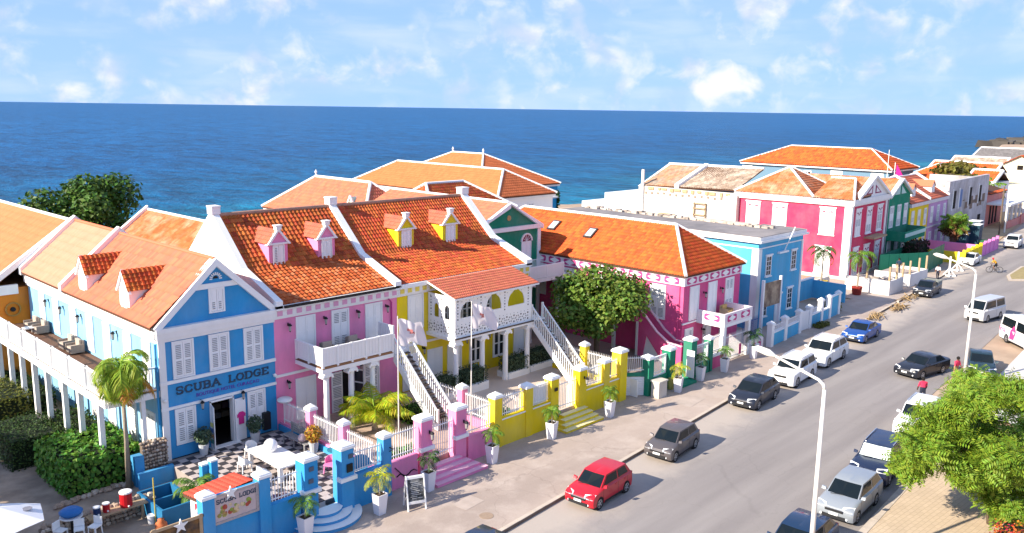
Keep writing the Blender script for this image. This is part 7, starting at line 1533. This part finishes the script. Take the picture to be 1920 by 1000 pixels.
for i in range(12): o = link('stone', SM[q.randrange(8)], T, (15.75+.1*i, 39.9+q.uniform(-.1, .1), 2.12)); o.scale = (q.uniform(.5, .8),)*3
T = thing('garden_stone_edging', 'row of pale stones edging the garden path', 'edging', (13.5, 39.9, .1), world=True)
for i in range(34): f = i/33; o = link('stone', SM[q.randrange(8)], T, (11.8+f*4.2, 39.9+.35*math.sin(f*3)+q.uniform(-.1, .1), .18)); o.scale = (q.uniform(.7, 1.5),)*3; o.rotation_euler = (0, 0, q.uniform(0, 6))
T = thing('garden_retaining_wall', 'low rubble retaining wall behind the cooler shelf', 'wall', (12.8, 37, .1), world=True)
boxpart('core', mat('mortar', 0), T, 10.2, 15.0, 36.75, 37.05, .05, .75)
for i in range(26):
    for j in range(4): o = link('stone', SM[q.randrange(8)], T, (10.3+i*.185+q.uniform(-.04, .04), 36.74+q.uniform(-.04, .04), .15+j*.19)); o.scale = (q.uniform(.7, 1.),)*3; o.rotation_euler = (q.uniform(-.4, .4), 0, q.uniform(0, 6))
for i in range(18): o = link('stone', SM[q.randrange(8)], T, (10.4+i*.26, 36.95+q.uniform(-.08, .08), .82)); o.scale = (q.uniform(.9, 1.5),)*3; o.rotation_euler = (0, 0, q.uniform(0, 6))
T = thing('blue_garden_wall', 'low blue wall stub beside the stone wall', 'wall', (15.5, 40, .1), world=True); part('wall', MB().box(15.3, 15.74, 39.6, 40.1, .1, 1.6).box(15.3, 17.0, 39.2, 39.4, .1, .9), M_BLUE, T)
T = thing('patio_stub_posts', 'two blue stepped stub posts with white tops at the patio edge', 'post', (17.3, 36.4, .1), world=True)
for x, y, z in ((17.0, 36.0, 1.9), (17.3, 35.7, 2.1)): boxpart('stub', M_BLUE, T, x-.16, x+.16, y-.16, y+.16, .1, z); boxpart('cap', M_WHITE, T, x-.18, x+.18, y-.18, y+.18, z+.002, z+.08)
T = thing('rinse_tank', 'open blue divided rinse tank behind the lean-to', 'tank', (15.2, 36, .1), world=True); M_TANK = mat('tank_blue', (.02, .16, .32), .6, .15, 3.)
part('side', MB().box(14.4, 16.0, 34.7, 34.8, .1, .95).box(14.4, 16.0, 37.2, 37.3, .1, .95).box(14.4, 14.5, 34.8, 37.2, .1, .95).box(15.9, 16.0, 34.8, 37.2, .1, .95).box(14.5, 15.9, 36.0, 36.1, .1, .9), M_TANK, T); boxpart('floor', mat('tank_inside', (.01, .06, .14), .4, .2), T, 14.5, 15.9, 34.8, 37.2, .1, .35)
T = thing('cooler_shelf', 'rough plank shelf on the rubble wall', 'shelf', (13, 36.3, .1), world=True); part('plank', MB().box(11.9, 14.4, 36.1, 36.6, .84, .90), M_TIMBER, T)
for x in (12.1, 14.2): boxpart('leg', M_TIMBER, T, x-.05, x+.05, 36.2, 36.3, .1, .84)
def cooler(label, x, y, r, h, c, lid):
    T = thing('drink_cooler', label, 'cooler', (x, y, .9), group='drink coolers on the shelf'); part('barrel', MB().lathe([(r*.9, 0), (r, .04), (r, h*.85), (r*.95, h*.88)], (0, 0, 0), 14), c, T); part('lid', MB().lathe([(r*1.04, h*.88), (r*1.04, h*.97), (r*.8, h)], (0, 0, 0), 14), lid, T); part('tap', MB().box(-.03, .03, -r-.06, -r+.02, .06, .12), M_WHITE, T)
M_CR = mat('cooler_red', (.45, .01, .015), .4, .05); cooler('large red drink cooler on the plank shelf', 13.55, 36.35, .26, .72, M_CR, M_TRIM); cooler('small navy drink cooler on the plank shelf', 12.3, 36.3, .15, .42, mat('cooler_navy', (.01, .03, .10), .4, 0), M_TRIM); cooler('small red drink cooler between the others', 12.72, 36.4, .15, .42, M_CR, M_TRIM)
T = thing('white_bucket', 'white bucket under the cooler shelf', 'bucket', (14.3, 35.6, .1)); part('bucket', MB().lathe([(.15, 0), (.19, .38), (.18, .38)], (0, 0, 0), 14), M_TRIM, T)
T = thing('terracotta_jar', 'orange clay jar by the rinse tank', 'jar', (14.25, 34.5, .1)); part('jar', MB().lathe([(.14, 0), (.26, .22), (.24, .42), (.12, .52), (.15, .6)], (0, 0, 0), 14), mat('clay_orange', (.50, .14, .05), .8, .2, 5.), T, smooth=True)
T = thing('bamboo_pole', 'thin yellow pole standing by the rinse tank', 'pole', (14.35, 35.3, .1)); part('pole', MB().cyl((0, 0, 0), (0, 0, 2.2), .03, n=6), mat('yellow_pole', (.5, .38, .06), .6, .1), T)
T = thing('cafe_parasol', 'large white parasol at the lower left edge', 'parasol', (8.35, 35.0, .1)); part('pole', MB().cyl((0, 0, 0), (0, 0, 2.95), .04, n=8), M_TIMBER, T)
for k in range(6):
    a0, a1 = math.pi/3*k+.3, math.pi/3*(k+1)+.3; r_ = 1.65; part('canopy_panel', MB().add([(0, 0, 3.0), (r_*math.cos(a0), r_*math.sin(a0), 2.45), (r_*.97*math.cos((a0+a1)/2)*.9, r_*.97*math.sin((a0+a1)/2)*.9, 2.47), (r_*math.cos(a1), r_*math.sin(a1), 2.45)], [(0, 1, 2), (0, 2, 3)]), mat('canvas_white', (.80, .79, .80), .8, .05), T); part('rib', MB().bar((0, 0, 2.97), (r_*math.cos(a0), r_*math.sin(a0), 2.42), .03), M_TIMBER, T)
part('dark_print', MB().cyl((.9, -.2, 2.705), (.9, -.2, 2.71), .2, n=8), mat('canvas_print', (.2, .2, .24), .8, .3), T)
def stool(label, x, y, rz):
    T = thing('bar_stool', label, 'stool', (x, y, .1), R(rz), 'white bar stools in the garden'); part('seat', MB().box(-.2, .2, -.2, .2, .74, .79), M_PLAST, T); part('backrest', MB().box(-.2, .2, .18, .22, .8, 1.12), M_PLAST, T)
    for a in (-.17, .17):
        for b in (-.17, .17): part('leg', MB().bar((a, b, .74), (a*1.25, b*1.25, 0), .035), M_PLAST, T)
stool('white bar stool left of the blue tub', 10.75, 36.1, 30); stool('white bar stool below the blue tub', 11.35, 35.7, -20); stool('white bar stool right of the blue tub', 11.9, 35.5, -60)
T = thing('blue_tub', 'blue tub of covers on a tall garden table', 'tub', (11.35, 36.55, 1.15)); part('tub', MB().lathe([(.3, 0), (.45, .12), (.47, .2), (.3, .32), (.05, .36)], (0, 0, 0), 14), mat('tub_blue', (.02, .15, .42), .5, .2), T, smooth=True)
T = thing('garden_bar_table', 'tall round table holding the blue tub', 'table', (11.35, 36.55, .1)); part('top', MB().cyl((0, 0, 1.0), (0, 0, 1.05), .45, n=18), M_TRIM, T); part('leg', MB().cyl((0, 0, 0), (0, 0, 1.0), .05, n=8), M_BLACK, T)
for k, (x, y, lab) in enumerate(((14.9, 46.0, 'three grey cushions on a bench by the round-leaved hedge'), (15.4, 50.4, 'brown lounge cushions under the balcony'))):
    T = thing('garden_sofa', lab, 'sofa', (x, y, .1), R(80)); part('seat', MB().box(-1, 1, -.3, .3, 0, .42), M_WOOD, T)
    for i in (-.6, 0, .6): part('cushion', MB().box(i-.26, i+.26, .02, .2, .45, .92), mat('taupe_cushion', (.24, .19, .17), .9, .15, 8.), T)
# furniture on the balconies
def lounge(label, x, y, z, rz, name='lounge_chair', cu=None, fr=None):
    T = thing(name, label, 'chair', (x, y, z), R(rz)); M_RAT = fr or mat('grey_rattan', (.27, .23, .20), .85, .2, 12.); part('frame', MB().box(-.38, .38, -.35, .35, .1, .3).box(-.38, .38, .28, .38, .3, .75).box(-.42, -.34, -.35, .35, .1, .55).box(.34, .42, -.35, .35, .1, .55), M_RAT, T); part('cushion', MB().box(-.32, .32, -.32, .24, .302, .42).box(-.3, .3, .14, .27, .42, .8), cu or mat('beige_cushion', (.46, .38, .31), .9, .15, 8.), T); return T
lounge('rattan armchair at the far end of the lodge balcony', 16.4, 57.0, 4.42, -90); lounge('second rattan armchair at the far end of the lodge balcony', 16.45, 55.6, 4.42, -90); lounge('rattan armchair in the middle of the lodge balcony', 16.4, 51.0, 4.42, -90); lounge('rattan armchair nearer the lodge corner on the balcony', 16.4, 49.8, 4.42, -90)
T = thing('balcony_side_table', 'small low table between the balcony armchairs', 'table', (15.9, 56.0, 4.42)); part('top', MB().box(-.3, .3, -.3, .3, .36, .4), M_TRIM, T); part('legs', MB().box(-.28, -.24, -.28, -.24, 0, .36).box(.24, .28, -.28, -.24, 0, .36).box(-.28, -.24, .24, .28, 0, .36).box(.24, .28, .24, .28, 0, .36), M_TRIM, T)
lounge('grey rattan chair left on the pink balcony', 26.1, 39.2, 4.58, 0); lounge('grey rattan chair right on the pink balcony', 27.9, 39.3, 4.58, 0)
lounge('yellow timber seat on the magenta balcony', 57.0, 32.2, 3.08, 0, 'timber_seat', mat('straw_cushion', (.55, .38, .14), .9, .1), M_TIMBER)
lounge('turquoise-backed wicker chair under the veranda', 37.6, 39.3, TZ, 10, cu=mat('turquoise_cushion', (.12, .48, .42), .9, .1)); lounge('dark wicker chair on the upper veranda', 35.2, 39.0, 4.42, 0, cu=mat('dark_cushion', (.05, .045, .045), .9, .1), fr=M_BLACK)
# ================================================================ far street clutter
T = thing('concrete_planter_walls', 'low white concrete enclosure before the crimson house', 'wall', (90, 34, 0), world=True); M_CW = mat('fresh_concrete', (.72, .69, .66), .85, .1, .7)
part('wall', MB().box(88.4, 92.2, 31.6, 31.85, 0, 1.5).box(88.4, 88.65, 31.85, 36.2, 0, 1.5).box(91.95, 92.2, 31.85, 34, 0, 1.4), M_CW, T); part('earth', MB().box(88.6, 92, 31.8, 36.2, 0, 1.0), M_PALEG, T)
rb = MB(); q = random.Random(8)
for i in range(120): x = q.uniform(88.8, 91.8); y = q.uniform(32, 36); r = q.uniform(.08, .25); rb.box(x-r, x+r, y-r, y+r, 1.0, 1.0+r)
part('rubble', rb, mat('rubble', 0), T, kind='stuff')
for x, y in ((88.5, 31.7), (90.4, 31.7), (92.1, 31.7), (88.5, 34)): boxpart('post', M_TIMBER, T, x-.09, x+.09, y-.09, y+.09, 1.5, 3.0)
T = thing('concrete_forecourt_box', 'second white concrete box next to the green hoarding', 'wall', (97, 32, 0), world=True); part('wall', MB().box(94.4, 99.8, 31.7, 31.95, 0, 1.4).box(94.4, 94.65, 31.95, 35.5, 0, 1.4).box(99.55, 99.8, 31.95, 35.5, 0, 1.4), M_CW, T); boxpart('slab', M_PALEG, T, 94.65, 99.55, 31.95, 35.5, 0, 1.1)
for x in (94.6, 97.3, 99.6): boxpart('post', M_TIMBER, T, x-.09, x+.09, 31.75, 31.93, 1.4, 2.9)
T = thing('concrete_curb_block', 'weathered stone plinth with yellow drum left of the concrete enclosure', 'wall', (86, 36.5, 0), world=True); part('wall', MB().box(83.0, 88.2, 37.8, 38.1, 0, 1.2), M_OLDWHITE, T); part('drum', MB().cyl((85.9, 37.3, 0), (85.9, 37.3, 1.1), .35, n=12), mat('yellow_drum', (.6, .42, .02), .6, .1), T)
def barrier(label, x, y):
    T = thing('road_barrier', label, 'barrier', (x, y, 0), R(20), 'white traffic barriers by the yellow yard'); part('post', MB().box(-.09, .09, -.09, .09, .25, 2.3), M_WHITE, T)
    for a in (0, 90): part('foot', MB().bar((-.7*math.cos(R(a)), -.7*math.sin(R(a)), .08), (.7*math.cos(R(a)), .7*math.sin(R(a)), .08), .14), M_WHITE, T); part('brace', MB().bar((-.6*math.cos(R(a)), -.6*math.sin(R(a)), .12), (0, 0, .95), .09), M_WHITE, T); part('brace', MB().bar((.6*math.cos(R(a)), .6*math.sin(R(a)), .12), (0, 0, .95), .09), M_WHITE, T)
barrier('white traffic post nearer the black pickup', 104.9, 31.0); barrier('white traffic post nearer the white saloon', 109.4, 31.5)
for k, (x, y, h, lab) in enumerate(((129.2, 35.4, 3.4, 'tall dark blue-green cabinet beyond the lilac yard'), (133.5, 36.6, 3.4, 'tall dark green cabinet furthest beyond the lilac yard'), (127.2, 36.4, 2.2, 'low dark cabinet at the lilac yard corner'))):
    T = thing('street_cabinet', lab, 'cabinet', (x, y, .05), A3); part('body', MB().box(-.9, .9, -.7, .7, 0, h), mat('teal_cabinet', (.012, .05, .075), .6, .1), T); boxpart('lid', M_TRIM, T, -.95, .95, -.75, .75, h+.002, h+.1)
T = thing('wheelie_bin', 'green waste bin at the far kerb', 'bin', (129.3, 34.1, .0)); part('body', MB().add([(-.45, -.45, .1), (.45, -.45, .1), (.45, .45, .1), (-.45, .45, .1), (-.62, -.62, 1.4), (.62, -.62, 1.4), (.62, .62, 1.4), (-.62, .62, 1.4)], [(0, 3, 2, 1), (0, 1, 5, 4), (1, 2, 6, 5), (2, 3, 7, 6), (3, 0, 4, 7), (4, 5, 6, 7)]), mat('bin_green', (.03, .14, .05), .6, .1), T); part('label_plate', MB().box(-.3, .3, -.62, -.55, .6, 1.1), M_TRIM, T)
for k, (x, y, n) in enumerate(((77.6, 28.75, 26), (83.0, 28.7, 34), (88.0, 29.6, 20))):
    T = thing('branch_pile', ('small heap of dry branches beyond the blue saloon', 'wide heap of dry branches on the kerb', 'dry branch heap next to the black pickup')[k], 'branches', (x, y, .02), 0, 'dry branches along the kerb'); b = MB(); q = random.Random(k)
    for i in range(n): a = q.uniform(-.6, .6)+.1; l = q.uniform(.8, 2.2); cx = q.uniform(-1.3, 1.3); cy = q.uniform(-.5, .4); b.bar((cx-l/2*math.cos(a), cy-l/2*math.sin(a), q.uniform(.03, .35)), (cx+l/2*math.cos(a), cy+l/2*math.sin(a), q.uniform(.03, .45)), .05)
    part('branches', b, mat('dry_branch', (.42, .28, .13), .9, .3, 4., island=.3), T)

# ================================================================ people
def person(name, label, loc, rz, J, shirt, trousers, skin=(.20, .10, .06), hair=(.01, .008, .007), group=None, hat=None):
    """J: joint positions; body grown with the Skin modifier, coloured by region"""
    order = ['pelvis', 'belly', 'chest', 'neck', 'head0', 'head1', 'shL', 'elL', 'haL', 'fiL', 'shR', 'elR', 'haR', 'fiR', 'hipL', 'knL', 'anL', 'toL', 'hipR', 'knR', 'anR', 'toR']
    rad = dict(pelvis=.15, belly=.145, chest=.16, neck=.06, head0=.085, head1=.09, sh=.075, el=.05, ha=.038, fi=.03, hip=.095, kn=.065, an=.045, to=.04)
    ed = [('pelvis', 'belly'), ('belly', 'chest'), ('chest', 'neck'), ('neck', 'head0'), ('head0', 'head1')]
    for s in 'LR': ed += [('chest', 'sh'+s), ('sh'+s, 'el'+s), ('el'+s, 'ha'+s), ('ha'+s, 'fi'+s), ('pelvis', 'hip'+s), ('hip'+s, 'kn'+s), ('kn'+s, 'an'+s), ('an'+s, 'to'+s)]
    me = bpy.data.meshes.new('skel'); me.from_pydata([J[k] for k in order], [(order.index(a), order.index(b)) for a, b in ed], [])
    o = bpy.data.objects.new('skel', me); C.objects.link(o); o.modifiers.new('s', 'SKIN'); o.modifiers.new('d', 'SUBSURF').levels = 2
    sv = me.skin_vertices[0].data
    for i, k in enumerate(order): kk = k[:-1] if k[-1] in 'LR' and k[:-1] in rad else k; sv[i].radius = (rad[kk],)*2; sv[i].use_root = (k == 'pelvis')
    bpy.context.view_layer.update(); b = bpy.data.meshes.new_from_object(o.evaluated_get(bpy.context.evaluated_depsgraph_get())); bpy.data.objects.remove(o)
    b.materials.clear()
    for m in (mat('skin_%s' % (skin,), skin, .6, .05), shirt, trousers, M_BLACK): b.materials.append(m)
    segs = []
    reg = {('pelvis', 'belly'): 2, ('belly', 'chest'): 1, ('chest', 'neck'): 1, ('neck', 'head0'): 0, ('head0', 'head1'): 0}
    for s in 'LR': reg.update({('chest', 'sh'+s): 1, ('sh'+s, 'el'+s): 1, ('el'+s, 'ha'+s): 0, ('ha'+s, 'fi'+s): 0, ('pelvis', 'hip'+s): 2, ('hip'+s, 'kn'+s): 2, ('kn'+s, 'an'+s): 2 if trousers.name != 'shorts' else 0, ('an'+s, 'to'+s): 3})
    S = [(Vector(J[a]), Vector(J[c]), r) for (a, c), r in reg.items()]
    for p in b.polygons:
        c = p.center; best = None
        for a, e, r in S:
            d = e-a; t = max(0, min(1, (c-a).dot(d)/max(1e-6, d.length_squared))); k = (c-(a+d*t)).length
            if best is None or k < best[0]: best = (k, r)
        p.material_index = best[1]; p.use_smooth = True
    T = thing(name, label, 'person', loc, rz, group); link('body', b, T)
    h0 = Vector(J['head0']).lerp(Vector(J['head1']), .55); f = Vector((1, 0, 0)); hm = MB(); hm.sphere((h0.x-.02, h0.y, h0.z+.03), .118, 12, 8, 1.05); me = hm.mesh('hair', hat or mat('hair_%s' % (hair,), hair, .8, .1), True)
    part('hair' if not hat else 'cap', me, None, T); fm = MB().sphere((h0.x+.115, h0.y, h0.z-.03), .022, 6, 4); fm.box(h0.x+.095, h0.x+.112, h0.y-.05, h0.y-.02, h0.z+.0, h0.z+.015); part('nose', fm, mat('skin_%s' % (skin,), skin, .6, .05), T); return T
def standing(lean=0., armf=.1, step=.12):
    J = dict(pelvis=(0, 0, .95), belly=(lean*.25, 0, 1.12), chest=(lean*.6, 0, 1.36), neck=(lean*.85, 0, 1.52), head0=(lean*.95+.02, 0, 1.60), head1=(lean+.02, 0, 1.70))
    for s, y in (('L', 1), ('R', -1)):
        st = step*y; J['sh'+s] = (lean*.75, .19*y, 1.43); J['el'+s] = (lean*.6+armf*.3, .26*y, 1.16); J['ha'+s] = (lean*.6+armf*1.2, .25*y, .94); J['fi'+s] = (lean*.6+armf*1.5, .24*y, .85); J['hip'+s] = (0, .10*y, .90); J['kn'+s] = (st*.6+.03, .11*y, .50); J['an'+s] = (st, .11*y, .09); J['to'+s] = (st+.16, .12*y, .04)
    return J
M_REDSHIRT = mat('red_shirt', (.60, .035, .09), .85, .1, 5.); M_JEANS = mat('dark_jeans', (.02, .025, .045), .85, .15, 6.)
person('person', 'person in red shirt standing in the street beyond the feathery tree', (56.2, 17.4, 0), R(40), standing(.08, .15), M_REDSHIRT, M_JEANS, skin=(.09, .04, .025))
person('person', 'person in red shirt by the lamp post and green saloon', (63.0, 17.5, 0), R(250), standing(.1, .2), M_REDSHIRT, mat('tan_trousers', (.34, .22, .11), .85, .1), skin=(.12, .06, .035))
person('person', 'worker in dark clothes on the white concrete enclosure', (95.6, 33.4, 1.1), R(200), standing(.05, .2), mat('dark_shirt', (.02, .04, .07), .85, .1), M_JEANS)
person('person', 'person in white shirt walking by the green hoarding', (101.0, 31.0, .06), R(185), standing(.03, .1, .22), mat('white_shirt', (.62, .62, .64), .85, .1), M_JEANS)
# cyclist: bicycle and rider are two things
BX, BY, BH = 111.45, 28.0, R(121)
T = thing('bicycle', 'black bicycle ridden across the street', 'bicycle', (BX, BY, 0), BH); M_FRAME = mat('bike_frame', (.03, .03, .035), .4, 0)
for x in (-.56, .56):
    w = MB(); n = 22
    for i in range(n): a0, a1 = 2*math.pi*i/n, 2*math.pi*(i+1)/n; w.bar((x+.35*math.cos(a0), 0, .36+.35*math.sin(a0)), (x+.35*math.cos(a1), 0, .36+.35*math.sin(a1)), .045)
    o = part('wheel', w, M_TYRE, T); sp = MB()
    for i in range(8): a0 = math.pi*i/8; sp.bar((x-.33*math.cos(a0), 0, .36-.33*math.sin(a0)), (x+.33*math.cos(a0), 0, .36+.33*math.sin(a0)), .008)
    part('spokes', sp, M_RIM, o)
fr = MB()
for a, b in (((-.56, 0, .36), (-.08, 0, .33)), ((-.08, 0, .33), (-.2, 0, .85)), ((-.56, 0, .36), (-.18, 0, .78)), ((-.08, 0, .33), (.4, 0, .82)), ((-.18, 0, .78), (.4, 0, .84)), ((.38, 0, .95), (.56, 0, .36))): fr.bar(a, b, .045)
part('frame', fr, M_FRAME, T); part('saddle', MB().box(-.34, -.08, -.07, .07, .88, .94), M_BLACK, T); part('handlebar', MB().bar((.37, 0, .9), (.40, 0, 1.02), .03).bar((.42, -.28, 1.02), (.42, .28, 1.02), .035), M_FRAME, T); part('crank', MB().bar((-.08, -.12, .33), (-.2, -.12, .2), .03).bar((-.08, .12, .33), (.04, .12, .46), .03), M_FRAME, T)
J = dict(pelvis=(-.2, 0, 1.02), belly=(-.08, 0, 1.2), chest=(.1, 0, 1.40), neck=(.2, 0, 1.54), head0=(.27, 0, 1.61), head1=(.31, 0, 1.70))
for s, y in (('L', 1), ('R', -1)):
    up = .13 if y == 1 else -.1; J['sh'+s] = (.13, .18*y, 1.44); J['el'+s] = (.28, .24*y, 1.22); J['ha'+s] = (.40, .25*y, 1.06); J['fi'+s] = (.46, .24*y, 1.03); J['hip'+s] = (-.18, .10*y, .98); J['kn'+s] = (.14+up*.4, .12*y, .72+up); J['an'+s] = (-.06+up, .13*y, .34+up); J['to'+s] = (.08+up, .13*y, .30+up)
T = person('cyclist', 'cyclist in red and yellow riding the black bicycle', (BX, BY, 0), BH, J, mat('yellow_jersey', (.65, .50, .02), .8, .1, col2=(.6, .03, .03), mixs=3.), mat('shorts', (.015, .015, .02), .8, 0), skin=(.22, .11, .07), hat=mat('red_helmet', (.55, .02, .03), .4, 0))

T = thing('shell_lamp', 'white shell-shaped lamp on the fence where blue meets pink', 'lamp', (23.4, 39.6, 1.25)); part('shade', MB().sphere((0, -.1, 1.35), .42, 14, 8, .38), M_PLAST, T, smooth=True); part('stem', MB().cyl((0, 0, 0), (0, 0, 1.25), .03, n=6), M_WHITE, T)
